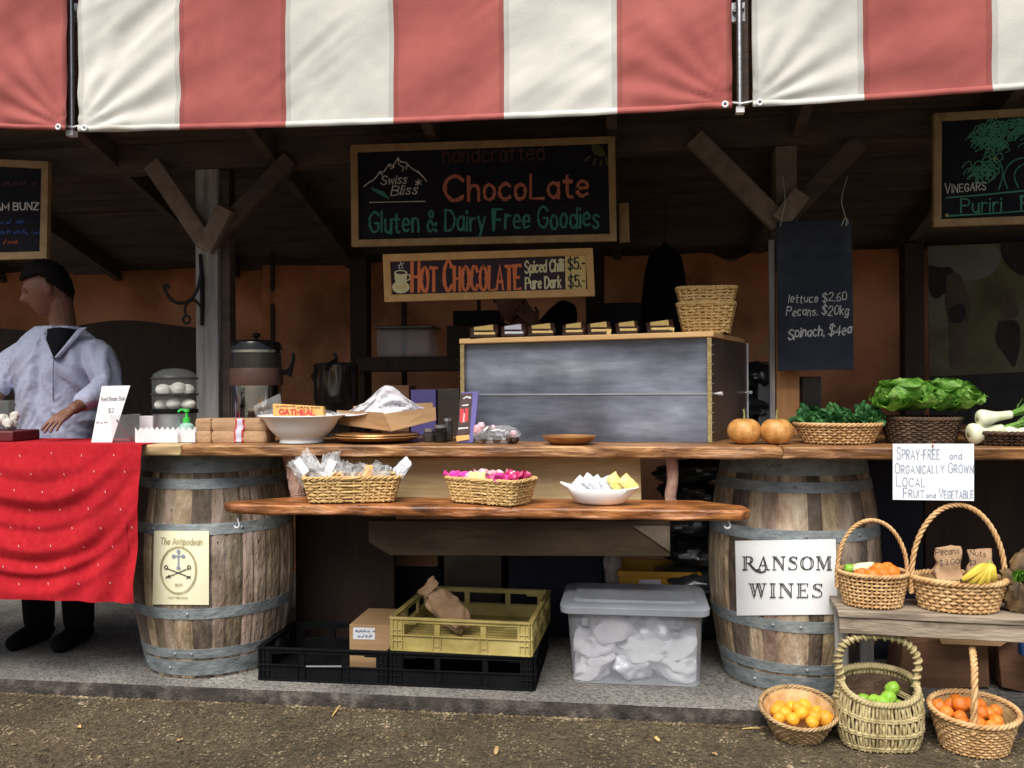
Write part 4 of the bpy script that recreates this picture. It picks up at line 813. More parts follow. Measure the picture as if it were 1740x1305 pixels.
# ---------------------------------------------------------------- basketry
def se(a, ex): c, s_ = math.cos(a), math.sin(a); return abs(c) ** (2 / ex) * (1 if c >= 0 else -1), abs(s_) ** (2 / ex) * (1 if s_ >= 0 else -1)
_ARC = {}
def even(ex, ry):                              # parameter angles that step evenly round a superellipse
    key = (ex, round(ry, 2))
    if key not in _ARC:
        q = [(se(2 * PI * i / 1440, ex)) for i in range(1441)]; acc = [0]
        for (a, b), (c, d) in zip(q, q[1:]): acc.append(acc[-1] + math.hypot(c - a, (d - b) * ry))
        out = []; j = 0
        for i in range(721):
            while j < 1439 and acc[j + 1] < acc[-1] * i / 720: j += 1
            f = (acc[-1] * i / 720 - acc[j]) / max(1e-9, acc[j + 1] - acc[j]); out.append(2 * PI * (j + f) / 1440)
        _ARC[key] = out
    tb = _ARC[key]
    def g(a):
        t = (a / (2 * PI) % 1) * 720; i = int(t); return tb[i] + (tb[min(720, i + 1)] - tb[i]) * (t - i)
    return g
def weave(c, rim, base, h, rows, stakes, amp, rr, mat, parent, ex=2, bulge=0, rz=0, sk=None, rimr=None, liner=True, seg=3, hi=None):
    c = Vector(c); rot = RZ(rz); hi = hi or (lambda a: 1)
    ev = even(ex, rim[1] / rim[0])
    def pt(a, t, off=0, dz=0):
        a = ev(a)
        sx, sy = se(a, ex); bx = base[0] + (rim[0] - base[0]) * t + bulge * math.sin(PI * t); by = base[1] + (rim[1] - base[1]) * t + bulge * math.sin(PI * t)
        l = math.hypot(sx, sy) or 1
        return c + rot @ Vector((sx * (bx + off), sy * (by + off), h * t * hi(a) + dz))
    mb = MB(); N = stakes * seg
    for k in range(rows):
        t = (k + .5) / rows; w_ = R.uniform(.8, 1.05)
        mb.tube([pt(2 * PI * j / N, t, amp * math.cos(stakes / 2 * 2 * PI * j / N + k * PI) + R.uniform(-1, 1) * rr * .2, R.uniform(-1, 1) * rr * .35) for j in range(N)], rr, 5, 0, True, w_)
    for j in range(stakes):
        a = 2 * PI * j / stakes; mb.tube([pt(a, t, 0) for t in (0, .25, .5, .75, 1)], sk or rr * 1.1, 5)
    mb.build('weave', mat, parent, smooth=80)
    q = rimr or rr * 1.7; mb = MB(); n_ = 120
    for s_ in range(3):
        mb.tube([pt(2 * PI * j / n_, 1, q * .8 * math.cos(2 * PI * (j / n_ * 16 + s_ / 3)), q * .8 * math.sin(2 * PI * (j / n_ * 16 + s_ / 3))) for j in range(n_)], q * .75, 6, 0, True)
    mb.build('rim', mat, parent, smooth=80)
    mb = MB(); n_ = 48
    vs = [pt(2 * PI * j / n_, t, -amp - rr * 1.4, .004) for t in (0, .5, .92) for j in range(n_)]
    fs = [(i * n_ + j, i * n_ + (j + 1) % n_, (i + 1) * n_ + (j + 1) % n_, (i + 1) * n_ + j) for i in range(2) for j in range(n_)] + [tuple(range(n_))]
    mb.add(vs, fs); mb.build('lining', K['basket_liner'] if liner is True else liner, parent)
    return pt
def handle(pts, r, mat, parent, strands=3, turns=9, wrap=False):
    path = cat_rom(pts, 14); mb = MB(); k = len(path)
    if wrap:
        mb.tube(path, r * .8, 8); h = []
        for i in range(k * 3):
            f = i / (k * 3 - 1) * (k - 1); j = min(int(f), k - 2); p = path[j].lerp(path[j + 1], f - j); d = (path[j + 1] - path[j]).normalized(); n_ = d.orthogonal().normalized(); u_ = Vector((0, 1, .0)); n_ = (u_ - d * u_.dot(d)).normalized(); b_ = d.cross(n_); a = f / k * 2 * PI * turns * 2.4
            h.append(p + (n_ * math.cos(a) + b_ * math.sin(a)) * r)
        mb.tube(h, r * .42, 5)
    else:
        for s_ in range(strands):
            o = []
            for i, p in enumerate(path):
                d = (path[min(i + 1, k - 1)] - path[max(i - 1, 0)]).normalized(); u_ = Vector((0, 1, 0)); n_ = (u_ - d * u_.dot(d)).normalized(); b_ = d.cross(n_); a = 2 * PI * (i / k * turns + s_ / strands)
                o.append(p + (n_ * math.cos(a) + b_ * math.sin(a)) * r * .62)
            mb.tube(o, r * .6, 6)
    mb.build('handle', mat, parent, smooth=80)
def pxbox(px0, px1, Y): return X((px0 + px1) / 2, Y), (X(px1, Y) - X(px0, Y)) / 2
# square seagrass baskets stacked on the display case
Y = .22; x, r = pxbox(1152, 1250, Y); z0 = ztop(x) - .022 + .024
for k, lab in ((0, 'lower of two nested seagrass baskets on the display case'), (1, 'upper of two nested seagrass baskets on the display case')):
    t = T('square_basket', lab, 'basket', (x, Y, z0 + .052 * k), 'nested seagrass baskets')
    weave((x, Y, z0 + .066 * k), (r * (.98 + .03 * k), r * .8), (r * .76, r * .6), .122, 10, 28, .0026, .0062, K['seagrass'], t, ex=7, rz=.05 * k - .12, rimr=.006)
# ---------------------------------------------------------------- crinkled packets, foils
def packet(mb, c, size, rot, mi, seed=0, amp=.16):
    def fn(d, v): return Vector((v.x, v.y, v.z * (1 - .45 * abs(d.x) ** 3)))
    def sq(d): return d
    c = Vector(c); n_, m_ = 14, 8; vs = []; off = Vector((seed * 3.7, seed, seed * 2.1))
    for i in range(m_ + 1):
        for j in range(n_ + 1):
            u, v = j / n_ * 2 - 1, i / m_ * 2 - 1; b = (1 - abs(u) ** 4) * (1 - abs(v) ** 3)
            for s_ in (1, -1):
                q = Vector((u * size[0] / 2, v * size[1] / 2, s_ * (size[2] / 2 * b + .0006))); q += Vector((0, 0, 1)) * amp * size[2] * nz((u * 3 + off.x, v * 3 + off.y, s_ * 2 + off.z)) + Vector((0, 1, 0)) * (.05 * size[1] * nz((u * 9 + off.x, 0, off.z)))
                vs.append(rot @ q + c)
    W = n_ + 1; fs = []
    for i in range(m_):
        for j in range(n_):
            a = i * W + j
            fs += [(2 * a, 2 * a + 2, 2 * (a + W) + 2, 2 * (a + W)), (2 * a + 1, 2 * (a + W) + 1, 2 * (a + W) + 3, 2 * a + 3)]
    mb.add(vs, fs, mi)
def twist_sweet(mb, c, r, rot, mi, seed=0):
    mb.blob(c, (r * 1.15, r, r), .28, 2.6, seed, 12, mi, rot)
    for s_ in (-1, 1):
        vs = [rot @ Vector((s_ * r * (1.0 + .9 * v), r * (.15 + .95 * v) * math.cos(a), r * (.15 + .95 * v) * math.sin(a) * .6 + .25 * r * nz((a * 2, v * 3, seed)))) + Vector(c) for v in (0, .5, 1) for a in [2 * PI * j / 9 for j in range(9)]]
        mb.add(vs, [(i * 9 + j, i * 9 + (j + 1) % 9, (i + 1) * 9 + (j + 1) % 9, (i + 1) * 9 + j) for i in range(2) for j in range(9)], mi)
def rrot(a=.6): return Matrix.Rotation(R.uniform(-a, a), 3, 'X') @ Matrix.Rotation(R.uniform(-a, a), 3, 'Y') @ Matrix.Rotation(R.uniform(-PI, PI), 3, 'Z')
# two rectangular seagrass baskets and an oval dish on the plank
def tray_basket(px0, px1, pyb, Yc, rz, lab, hh, ry):
    x, r = pxbox(px0, px1, Yc); t = T('rectangular_basket', lab, 'basket', (x, Yc, zp))
    weave((x, Yc, zp + .006), (r, ry), (r * .86, ry * .8), hh, 8, 44, .0018, .0056, K['seagrass'], t, ex=9, rz=rz, rimr=.0055); return t, x, r
YT1 = YL + .115
t1, x1, r1 = tray_basket(521, 676, 862, YT1, .24, 'rectangular seagrass basket of cellophane wrapped biscuits on the plank', .092, .085)
t2_, x2, r2 = tray_basket(762, 904, 860, YT1, -.42, 'rectangular seagrass basket of pink foil sweets on the plank', .088, .085)
gs = 'cellophane bags of biscuits in the basket'
for k, (dx, dy, hgt, tilt, big) in enumerate(((-.135, .0, .10, -.75, 1.25), (-.075, .02, .09, -.25, 1.1), (-.02, -.01, .07, .3, .9), (.05, .01, .065, .1, .9), (.10, .0, .07, .3, .8))):
    c = Vector((x1 + dx, YT1 + dy, zp + .075)); d = Vector((math.sin(tilt), -.12, math.cos(tilt)))
    t = T('biscuit_bag', ['cellophane bag leaning left out of the biscuit basket', 'cellophane bag with a white label beside the leaning bag', 'low cellophane bag of pale biscuits in the middle of the basket', 'low cellophane bag of biscuits behind the orange packet', 'cellophane bag of biscuits at the right end of the basket'][k], 'biscuits', c, gs)
    mb = MB()
    for j in range(6): mb.blob(c + Vector((R.uniform(-.025, .025), R.uniform(-.03, .02), R.uniform(-.005, .035))) * 1.0, (.024, .022, .009), .25, 3, j + k * 7, 10, 0, rrot(1.2))
    mb.build('biscuit', [K['biscuit']], t)
    mb = MB(); rt_ = Matrix.Rotation(tilt, 3, 'Y') @ RZ(.5 * nz((k * 3.3, 1, 2))) @ RX(rad(80))
    packet(mb, c + d * (hgt * .42), (.085 * big, hgt * 1.5 * big, .05), rt_, 0, k * 3, .6); packet(mb, c + d * (hgt * .40) + Vector((.012, -.014, .004)), (.07 * big, hgt * 1.2 * big, .035), rt_ @ RZ(.35), 0, k * 5 + 1, .6)
    mb.v = [v + Vector((nz(v * 34, 1), nz(v * 31 + Vector((5, 0, 0)), 1), nz(v * 36 + Vector((0, 5, 0)), 1))) * .013 for v in mb.v]; mb.build('film', K['cellophane'], t, smooth=20)
    if k in (0, 1):
        mb = MB(); packet(mb, c + d * (.085 if k == 0 else .055) + Vector((.005, -.036, 0)), (.032, .066, .006), Matrix.Rotation(tilt * (.9 if k == 0 else -1.6), 3, 'Y') @ RX(rad(84)), 0, k); mb.build('paper_label', K['paper_white'], t, smooth=30)
c = Vector((x1 + .065, YT1 - .01, zp + .105)); mb = MB(); mb.box(c, (.034, .014, .072), RY(.06) @ RX(-.1)); mb.build('orange_packet', K['orange_wrap'], label='upright orange packet standing in the biscuit basket', cat='packet', bevel=.003)
c = P(683, 792, YT1); mb = MB(); packet(mb, c, (.075, .034, .010), RY(-.75) @ RX(rad(80)), 0, 5, .5); packet(mb, c + Vector((.010, -.008, -.012)), (.07, .03, .008), RY(-.95) @ RX(rad(84)), 0, 8, .5)
mb.build('silver_packet', K['silver_foil'], label='crinkled silver foil packet poking up at the right end of the biscuit basket', cat='packet', smooth=30)
grp = 'foil wrapped sweets in the seagrass basket'; k = 0
labs = {'pink_wrap': 'bright pink foil sweet in the rectangular basket', 'magenta_wrap': 'dark red foil sweet in the rectangular basket', 'blush_wrap': 'pale pink film wrapped sweet in the rectangular basket'}
for j, (dx, dy, m_) in enumerate(((-.16, -.03, 'pink_wrap'), (-.115, -.02, 'pink_wrap'), (-.075, -.035, 'blush_wrap'), (-.13, .03, 'blush_wrap'), (-.06, .035, 'blush_wrap'), (-.01, .03, 'blush_wrap'), (.03, -.04, 'magenta_wrap'), (.06, -.03, 'magenta_wrap'), (.095, -.01, 'pink_wrap'), (.05, .03, 'magenta_wrap'), (.10, .035, 'magenta_wrap'), (.135, .02, 'magenta_wrap'), (.13, -.03, 'magenta_wrap'), (.08, .05, 'blush_wrap'), (.075, -.055, 'pink_wrap'))):
    v = RZ(-.42) @ Vector((dx * .92, dy, 0)) + Vector((x2, YT1, zp + .094 + R.uniform(-.004, .012))); mb = MB(); twist_sweet(mb, v, .021, rrot(.5), 0, j)
    mb.build('foil_sweet', K[m_], label=labs[m_], cat='sweet', group=grp + ' ' + m_.split('_')[0], smooth=25)
mb = MB(); packet(mb, Vector((x2 - .045, YT1 - .05, zp + .100)), (.062, .045, .016), RX(rad(60)), 0, 3); mb.build('cream_packet', K['yellow_wrap'], label='cream coloured packet at the front of the pink sweets basket', cat='packet', smooth=40)
x3, r3 = pxbox(949, 1085, YT1 - .02); mb = MB()
def dish(a, z): return 1
n_ = 48; prof = [(0, .004), (.45, .004), (.62, .012), (.82, .034), (1.0, .062), (.985, .064), (.80, .040), (.6, .016), (0, .010)]
vs = []
for (r_, z) in prof:
    for j in range(n_):
        a = 2 * PI * j / n_; tip = .012 * (max(0, -math.cos(a)) ** 4 * 1.7 + max(0, math.cos(a)) ** 4 * .5) * (r_ > .75)
        vs.append(RZ(-.12) @ Vector((r_ * r3 * math.cos(a) * (1 + .0 * z), r_ * .062 * math.sin(a) * (1 - .25 * abs(math.cos(a)) ** 3), z + tip)) + Vector((x3, YT1 - .02, zp)))
mb.add(vs, [(i * n_ + j, i * n_ + (j + 1) % n_, (i + 1) * n_ + (j + 1) % n_, (i + 1) * n_ + j) for i in range(len(prof) - 1) for j in range(n_)])
mb.build('boat_dish', K['ceramic'], label='white boat shaped dish of wrapped bars on the plank shelf', cat='dish', smooth=60)
for j, (px, py, m_, rz, lab) in enumerate(((990, 825, 'silver_foil', .5, 'silver wrapped bar at the left of the boat dish'), (1005, 820, 'silver_foil', .35, 'silver wrapped bar second from the left in the boat dish'), (1018, 824, 'silver_foil', .6, 'silver wrapped bar in the middle of the boat dish'), (1032, 826, 'silver_foil', .9, 'silver wrapped bar beside the yellow bars in the boat dish'), (1046, 820, 'yellow_wrap', .75, 'yellow wrapped bar left of the other yellow bar in the boat dish'), (1068, 822, 'yellow_wrap', .55, 'yellow wrapped bar at the right of the boat dish'))):
    mb = MB(); packet(mb, P(px, py, YT1 - .015 - .004 * j), (.068, .046, .014), RY(rz + .25) @ RX(rad(68)), 0, j); mb.build('wrapped_bar', K[m_], label=lab, cat='chocolate bar', group='wrapped bars in the boat dish', smooth=40)
# ---------------------------------------------------------------- things on the counter
def on(px, Y): return Vector((X(px, Y), Y, CZ))
# coffee urn
Y = .36; s_ = S(436, Y); o = on(436, Y); u = T('coffee_urn', 'tall coffee urn with a black lid, brown band and side tap', 'urn', o)
def hz(y, Y, px=436): return P(px, y, Y).z - CZ
mb = MB(); h0, h1, h2, h3, h4 = hz(708, Y), hz(655, Y), hz(626, Y), hz(597, Y), hz(580, Y); r_ = 42 * s_
mb.lathe([(r_ * .92, 0), (r_ * .95, .02), (r_ * .92, h1)], o); mb.build('base', K['chrome'], u)
mb = MB(); mb.lathe([(r_ * .98, h1), (r_, h1 + .006), (r_, h2 - .006), (r_ * .98, h2)], o); mb.build('band', K['brown_band'], u)
mb = MB(); mb.lathe([(r_ * .94, h2), (r_ * .94, h3)], o); mb.build('glass_body', K['dark_glass'], u)
mb = MB(); mb.lathe([(r_ * .45, h2), (r_ * .45, h3)], o, 24); mb.build('inner_can', K['chrome'], u)
mb = MB(); mb.lathe([(r_ * .97, h3 - .004), (r_ * .99, h3 + .006), (r_ * .9, h4 - .006), (r_ * .7, h4 + .004), (0, h4 + .010)], o); lid_ = mb.build('lid', K['pot_black'], u)
mb = MB(); mb.lathe([(r_ * .95, h3 - .010), (r_ * .99, h3 - .008), (r_ * .99, h3 + .004), (r_ * .95, h3 + .005)], o); mb.build('rim', K['chrome'], lid_)
mb = MB(); mb.lathe([(.008, h4 + .006), (.008, h4 + .016), (.018, h4 + .022), (.019, h4 + .036), (0, h4 + .042)], o, 20); mb.build('knob', K['black_plastic'], lid_)
mb = MB(); q = P(478, 632, Y - .04); mb.tube(cat_rom([q, P(488, 632, Y - .07), P(493, 628, Y - .08)], 4), .012, 8); mb.tube(cat_rom([P(492, 640, Y - .08), P(495, 624, Y - .08), P(499, 610, Y - .085), P(498, 600, Y - .085)], 4), [.010] * 6 + [.008] * 7, 8); mb.build('tap', K['black_plastic'], u)
# round black kettle pot
Y = .40; o = on(572, Y); u = T('soup_kettle', 'shiny black round soup kettle right of the coffee urn', 'kettle', o); s_ = S(572, Y); r_ = 37 * s_; a, b = hz(690, Y), hz(622, Y)
mb = MB(); mb.lathe([(r_ * .75, 0), (r_ * .78, a * .6), (r_ * .9, a), (r_, a + .03), (r_, b - .005), (r_ * 1.02, b)], o, 48); mb.build('body', K['pot_black'], u)
mb = MB(); mb.lathe([(r_ * 1.0, b), (r_ * .95, b + .008), (r_ * .4, b + .016), (0, b + .018)], o, 40); mb.build('lid', K['pot_black'], u)
mb = MB(); mb.tube([P(571, 615, Y), P(571, 604, Y), P(567, 601, Y)], .008, 8); mb.tube([P(569, 614, Y - .03), P(557, 622, Y - .13), P(556, 627, Y - .15)], .012, 8); mb.build('ladle_handle', K['black_plastic'], u)
mb = MB(); mb.tube([o + Vector((-r_ * 1.0, 0, b - .03)), o + Vector((-r_ * 1.12, -.01, b - .05)), o + Vector((-r_ * 1.0, -.01, b - .075))], .006, 6); mb.build('side_handle', K['black_plastic'], u)
# white bowl
Y = -.08; o = on(512, Y); u = T('serving_bowl', 'wide white ceramic bowl holding an orange printed packet', 'bowl', o); s_ = S(512, Y); R0 = 70 * s_
hb = P(512, 707, Y - R0 * .9).z - CZ
mb = MB(); mb.lathe([(0, .003), (R0 * .50, .003), (R0 * .50, .012), (R0 * .47, .016), (R0 * .58, .03), (R0 * .74, .062), (R0 * .86, hb - .018), (R0 * 1.0, hb - .003), (R0 * .99, hb), (R0 * .93, hb - .004), (R0 * .83, hb - .018), (R0 * .70, .060), (R0 * .5, .028), (0, .022)], o, 64); mb.build('bowl', K['ceramic'], u, smooth=50)
t = T('printed_packet', 'orange card packet with red lettering standing in the white bowl', 'packet', o + Vector((0, 0, .05))); Yp = Y - .03
mb = MB(); q = [P(x, y, Yp) for x, y in ((463, 686), (548, 691), (551, 712), (464, 708))]; mb.prism(q, [v + Vector((0, .03, 0)) for v in q]); mb.build('card', K['orange_wrap'], t, bevel=.002)
letters('lettering', t, K['red_tape'], Yp, text_strokes('OATMEAL', 475, 535, 704, 705, 8), 2.4); letters('small_print', t, K['brown_band'], Yp, scrib(470, 500, 692, 4) + scrib(505, 545, 694, 4), .8)
mb = MB(); q = [P(x, y, Y + .05) for x, y in ((437, 692), (458, 664), (466, 688), (466, 706), (445, 703))]
mb.grid(lambda u_, v_: P(430 + 46 * u_ + 6 * v_, 690 - 22 * u_ * (1 - v_) + 24 * v_, Y + .05 + .02 * nz((u_ * 3, v_ * 3, 1))), 10, 8); mb.build('film_bag', K['cellophane'], label='loose clear film bag behind the orange packet in the bowl', cat='bag', smooth=20)
mb = MB(); mb.grid(lambda u_, v_: P(545 + 35 * u_, 694 + 8 * u_ + 12 * v_, Y + .06 + .03 * nz((u_ * 3, v_ * 3, 4))), 10, 6); mb.build('film_bag', K['cellophane'], label='clear film bag at the right rim of the white bowl', cat='bag', smooth=20)
# kraft bags with ribbon, a row at the left of the bowl
Y = -.10
for k, (p0, p1, lab) in enumerate(((331, 359, 'narrow brown paper bag at the left of the ribbon tied bags'), (358, 402, 'brown paper bag with the folded edge left of the ribbon'), (398, 453, 'widest brown paper bag right of the red edged ribbon'))):
    x0, x1 = X(p0, Y), X(p1, Y); t = T('paper_bag', lab, 'paper bag', ((x0 + x1) / 2, Y + .03, CZ), 'brown paper bags on the counter')
    for j, (z0, z1) in enumerate(((.002, .050), (.051, .102))):
        mb = MB()
        def f(u_, v_, z0=z0, z1=z1, j=j):
            a = 2 * PI * u_; sx, sy = se(a, 8); b = 1 - .06 * abs(v_ * 2 - 1) ** 3
            return Vector(((x0 + x1) / 2 + sx * (x1 - x0) / 2 * .99 * b, Y + .05 + sy * .055 * b, z0 + CZ + (z1 - z0) * v_)) + Vector((nz((u_ * 9, v_ * 3, k)), nz((u_ * 9, v_ * 3, k + 5)), 0)) * .003
        mb.grid(f, 40, 8); mb.add([f(i / 40, 1) for i in range(40)], [tuple(range(40))]); mb.build('bag', K['kraft'], t, smooth=30)
xr_ = X(405, Y - .008); t = T('ribbon_band', 'lilac ribbon with red edges round the brown paper bags', 'ribbon', (xr_, Y - .008, CZ))
for nm, a, b, m_, off in (('edge', -.020, .020, 'red_tape', .0), ('centre', -.013, .013, 'lilac_tape', .0012)):
    mb = MB(); mb.grid(lambda u_, v_: Vector((xr_ + a + (b - a) * u_ + .006 * (v_ > .5) + .003 * nz((v_ * 4, u_, 2)), Y - .0075 - off + .002 * math.sin(v_ * 12), CZ + .004 + .098 * v_)), 4, 16); mb.build(nm, K[m_], t, solid=.0006)
# flat cardboard box with tissue, dish below
Y = .02; t = T('cardboard_box', 'open shallow cardboard box tilted on a plate and lined with white tissue', 'box', on(655, Y))
def wall(pts, th=.004):
    mb = MB(); q = [P(x, y, yy) for x, y, yy in pts]; mb.prism(q, [v + Vector((0, th, .0)) for v in q]); return mb
y0, y1_, y2_ = Y - .02, Y - .12, Y + .10
wall(((572, 697, y0 + .06), (651, 701, y1_), (664, 732, y1_), (575, 720, y0 + .06))).build('side', K['cardboard'], t)
wall(((652, 703, y1_), (740, 692, y0), (741, 714, y0), (665, 733, y1_))).build('side', K['cardboard'], t)
wall(((600, 690, y2_), (735, 684, y2_), (738, 712, y2_), (602, 714, y2_))).build('side', K['cardboard'], t)
mb = MB(); q = [P(575, 721, y0 + .06), P(665, 733, y1_), P(741, 714, y0), P(640, 712, y2_)]; mb.prism(q, [v + Vector((0, 0, .004)) for v in q]); mb.build('base', K['cardboard'], t)
def sheet(u_, v_):
    px = 563 + 160 * u_; top = 701 - 41 * math.exp(-((u_ - .57) / .20) ** 2) + 2.5 * nz((u_ * 16, 0, 3)) - 14 * math.exp(-((u_ - .8) / .22) ** 2) - 6 * math.exp(-((u_ - .3) / .12) ** 2)
    py = top + (704 + 3 * math.sin(u_ * 9) - 12 * max(0, u_ - .7) - top) * v_
    return P(px, py, Y + .02 - .10 * v_ * math.sin(PI * min(1, u_ * 1.1)) + .05 * abs(nz((u_ * 6 + v_ * 2, v_ * 2, 2))) + .022 * abs(nz((u_ * 15 - v_ * 4, v_ * 5, 3))))
mb = MB(); mb.grid(sheet, 40, 16); q = [P(x, y, Y - .10) for x, y in ((640, 700), (664, 700), (666, 724), (662, 728))]; mb.add(q, [(0, 1, 2, 3)])
mb.grid(lambda u_, v_: sheet(u_, 0).lerp(P(563 + 160 * u_, 704 - 10 * u_, Y + .09), v_), 20, 6)
mb.build('tissue_sheet', K['tissue'], label='crumpled white tissue sheet peaking over the open cardboard box', cat='tissue', solid=.0006, smooth=30)
mb = MB(); o = on(640, -.02); mb.lathe([(0, .003), (.09, .003), (.16, .012), (.185, .026), (.183, .029), (.15, .017), (0, .009)], o, 56); mb.lathe([(.15, .03), (.176, .034), (.174, .038), (.0, .036)], o + Vector((0, 0, 0)), 48)
mb.build('serving_plate', K['copper'], label='wide brown metal plate under the tilted cardboard box', cat='plate')
# small pots right of the cardboard box
for px, r_, h, m_, lab in ((728, .024, .045, 'dark_glass', 'small dark glass jar right of the cardboard box'), (748, .030, .060, 'pot_black', 'small black pot beside the leaflet stand'), (760, .022, .085, 'dark_glass', 'taller dark jar touching the leaflet stand')):
    Y = -.02 if px != 760 else .05; o = on(px, Y); t = T('condiment_jar', lab, 'jar', o, 'jars beside the leaflet stand'); mb = MB(); mb.lathe([(r_ * .8, .001), (r_, .006), (r_, h * .75), (r_ * .8, h * .86), (r_ * .8, h)], o, 24); mb.build('jar', K[m_], t)
    mb = MB(); mb.lathe([(r_ * .86, h), (r_ * .88, h + .012), (0, h + .013)], o, 24); mb.build('lid', K['steel'], t)
# leaflet stand
Y = -.07; t = T('leaflet_stand', 'narrow upright leaflet stand with dark photo leaflets', 'leaflet stand', on(793, Y))
mb = MB(); q = [P(x, y, Y) for x, y in ((781, 667), (811, 665), (804, 752), (776, 752))]; mb.prism([v + Vector((0, .035 * (i < 2), 0)) for i, v in enumerate(q)], [v + Vector((0, .035 * (i < 2) + .012, 0)) for i, v in enumerate(q)]); mb.build('holder', K['wrap_purple'], t, bevel=.001)
def lf(x, y, o): return P(x, y, Y + .035 * (752 - y) / 86 - .001 - o)
mb = MB(); mb.add([lf(x, y, 0) for x, y in ((782, 669), (803, 668), (797, 750), (777, 751))], [(0, 1, 2, 3)]); mb.build('leaflet', K['photo_dark'], t)
mb = MB(); ribbons(mb, [[(788, 677), (793, 674), (799, 676)], [(786, 689), (795, 688)]], 3, lf); mb.build('picture', K['chalk_white'], t, smooth=0)
mb = MB(); ribbons(mb, [[(785, 697), (784, 716)], [(793, 696), (792, 714)]], 6, lf); mb.build('picture', K['red_tape'], t, smooth=0)
mb = MB(); ribbons(mb, [[(779, 745), (794, 743)]], 9, lf); mb.build('picture', K['orange_wrap'], t, smooth=0)
mb = MB(); ribbons(mb, [[(788, 703), (788, 716)], [(780, 728), (794, 727)]], 3.4, lf); mb.build('picture', K['chalk_white'], t, smooth=0)
# clear bag of sweets beside the leaflet stand
Y = -.10; c = on(842, Y); t = T('sweet_bag', 'clear bag of dark and pink sweets lying by the leaflet stand', 'sweets', c)
mb = MB()
for j in range(16): mb.blob(c + Vector((R.uniform(-.075, .08), R.uniform(-.03, .03), R.uniform(.014, .05))), (.018, .014, .013), .2, 3, j, 10, 0, rrot(1))
mb.build('sweets', K['chocolate'], t)
mb = MB()
for px, py, q in ((812, 730, .020), (818, 724, .016), (872, 737, .014), (838, 727, .011)): mb.blob(P(px, py, Y - .02), (q, q * .7, q), .35, 4, px, 12)
mb.build('pink_bow', K['blush_wrap'], t, smooth=25); mb = MB()
for j in range(6): packet(mb, P(826 + 7 * j, 728 + 1.5 * j + R.uniform(-3, 3), Y - .03), (.026, .02, .006), rrot(.8), 0, j)
mb.build('paper_twist', K['paper_white'], t, smooth=25)
mb = MB(); mb.blob(c + Vector((.003, 0, .036)), (.098, .05, .038), .22, 4, 3, 28); mb.build('film', K['cellophane'], t, smooth=25)
# shallow copper dish
Y = -.11; o = on(967, Y); r_ = 46 * S(967, Y); mb = MB(); mb.lathe([(0, .002), (r_ * .66, .002), (r_ * .86, .014), (r_, .031), (r_ * 1.0, .034), (r_ * .95, .033), (r_ * .82, .016), (r_ * .6, .007), (0, .006)], o, 56); mb.build('copper_dish', K['copper'], label='empty shallow copper dish in front of the display case', cat='dish')
# ---------------------------------------------------------------- left stall table
Y = -.12; t = T('price_card', 'white handwritten price card leaning on the red table', 'card', on(187, Y)); q = [P(x, y, Y) for x, y in ((173, 656), (221, 655), (190, 752), (156, 752))]
f_ = lambda x, y, o: P(x, y, Y + .03 * (752 - y) / 97 - o)
mb = MB(); a = [f_(x, y, 0) for x, y in ((173, 656), (221, 655), (190, 752), (155, 752))]; mb.prism(a, [v + Vector((0, .003, 0)) for v in a]); mb.build('card', K['paper_white'], t)
for tx in (('Red Bean Bun', 172, 212, 682, 680, 7), ('$2', 184, 194, 701, 701, 7)): letters('lettering', t, K['ink_grey'], Y, text_strokes(*tx), 1.0, f_)
letters('lettering', t, K['ink_grey'], Y, scrib(164, 182, 720, 5), .8, f_)
o = on(213, -.10) ; t = T('tumbler', 'straight clear glass tumbler holding a red spoon', 'glass', o); r_ = 23 * S(213, -.1); mb = MB(); mb.lathe([(0, .004), (r_ * .88, .003), (r_ * .92, .008), (r_, .118), (r_ * .95, .118), (r_ * .86, .012), (0, .010)], o, 36); mb.build('glass', K['clear_glass'], t)
mb = MB(); mb.lathe([(r_, .116), (r_ * 1.02, .119), (r_ * .97, .121), (r_ * .95, .117)], o, 36); mb.build('rim', K['clear_glass'], t)
mb = MB(); mb.tube([P(198, 713, -.115), P(216, 738, -.11), P(226, 748, -.10)], [.003, .004, .008], 6); mb.build('spoon', K['maroon'], label='dark red spoon slanting inside the glass tumbler', cat='spoon')
def crown(px0, px1, Y, h, mat, lab):
    x0, x1 = X(px0, Y), X(px1, Y); t = T('card_holder', lab, 'card holder', ((x0 + x1) / 2, Y, CZ), 'white zigzag edged card boxes')
    n_ = max(2, int((x1 - x0) / .022)); pts = [Vector((x0, Y, CZ + .003)), Vector((x1, Y, CZ + .003))]
    for i in range(2 * n_, -1, -1): pts.append(Vector((x0 + (x1 - x0) * i / (2 * n_), Y, CZ + h + (.010 if i % 2 == 0 else -.006))))
    for yy in (0, .05):
        mb = MB(); q = [v + Vector((0, yy, 0)) for v in pts]; mb.prism(q, [v + Vector((0, .003, 0)) for v in q]); mb.build('zigzag_side', mat, t)
    mb = MB(); mb.pb(x0, x1, Y + .004, Y + .049, CZ + .003, CZ + h * .62); mb.build('box', mat, t)
crown(229, 301, -.13, .056, K['white_card'], 'white zigzag topped card box beside the glass tumbler'); crown(301, 331, -.11, .058, K['tissue'], 'smaller greyish zigzag topped card box under the green pump bottle')
Y = .0; mb = MB(); mb.pb(X(236, Y), X(262, Y), Y, Y + .05, CZ + .003, P(250, 707, Y).z); mb.build('napkin_box', K['tissue'], label='pale grey napkin box behind the glass tumbler', cat='box', bevel=.003)
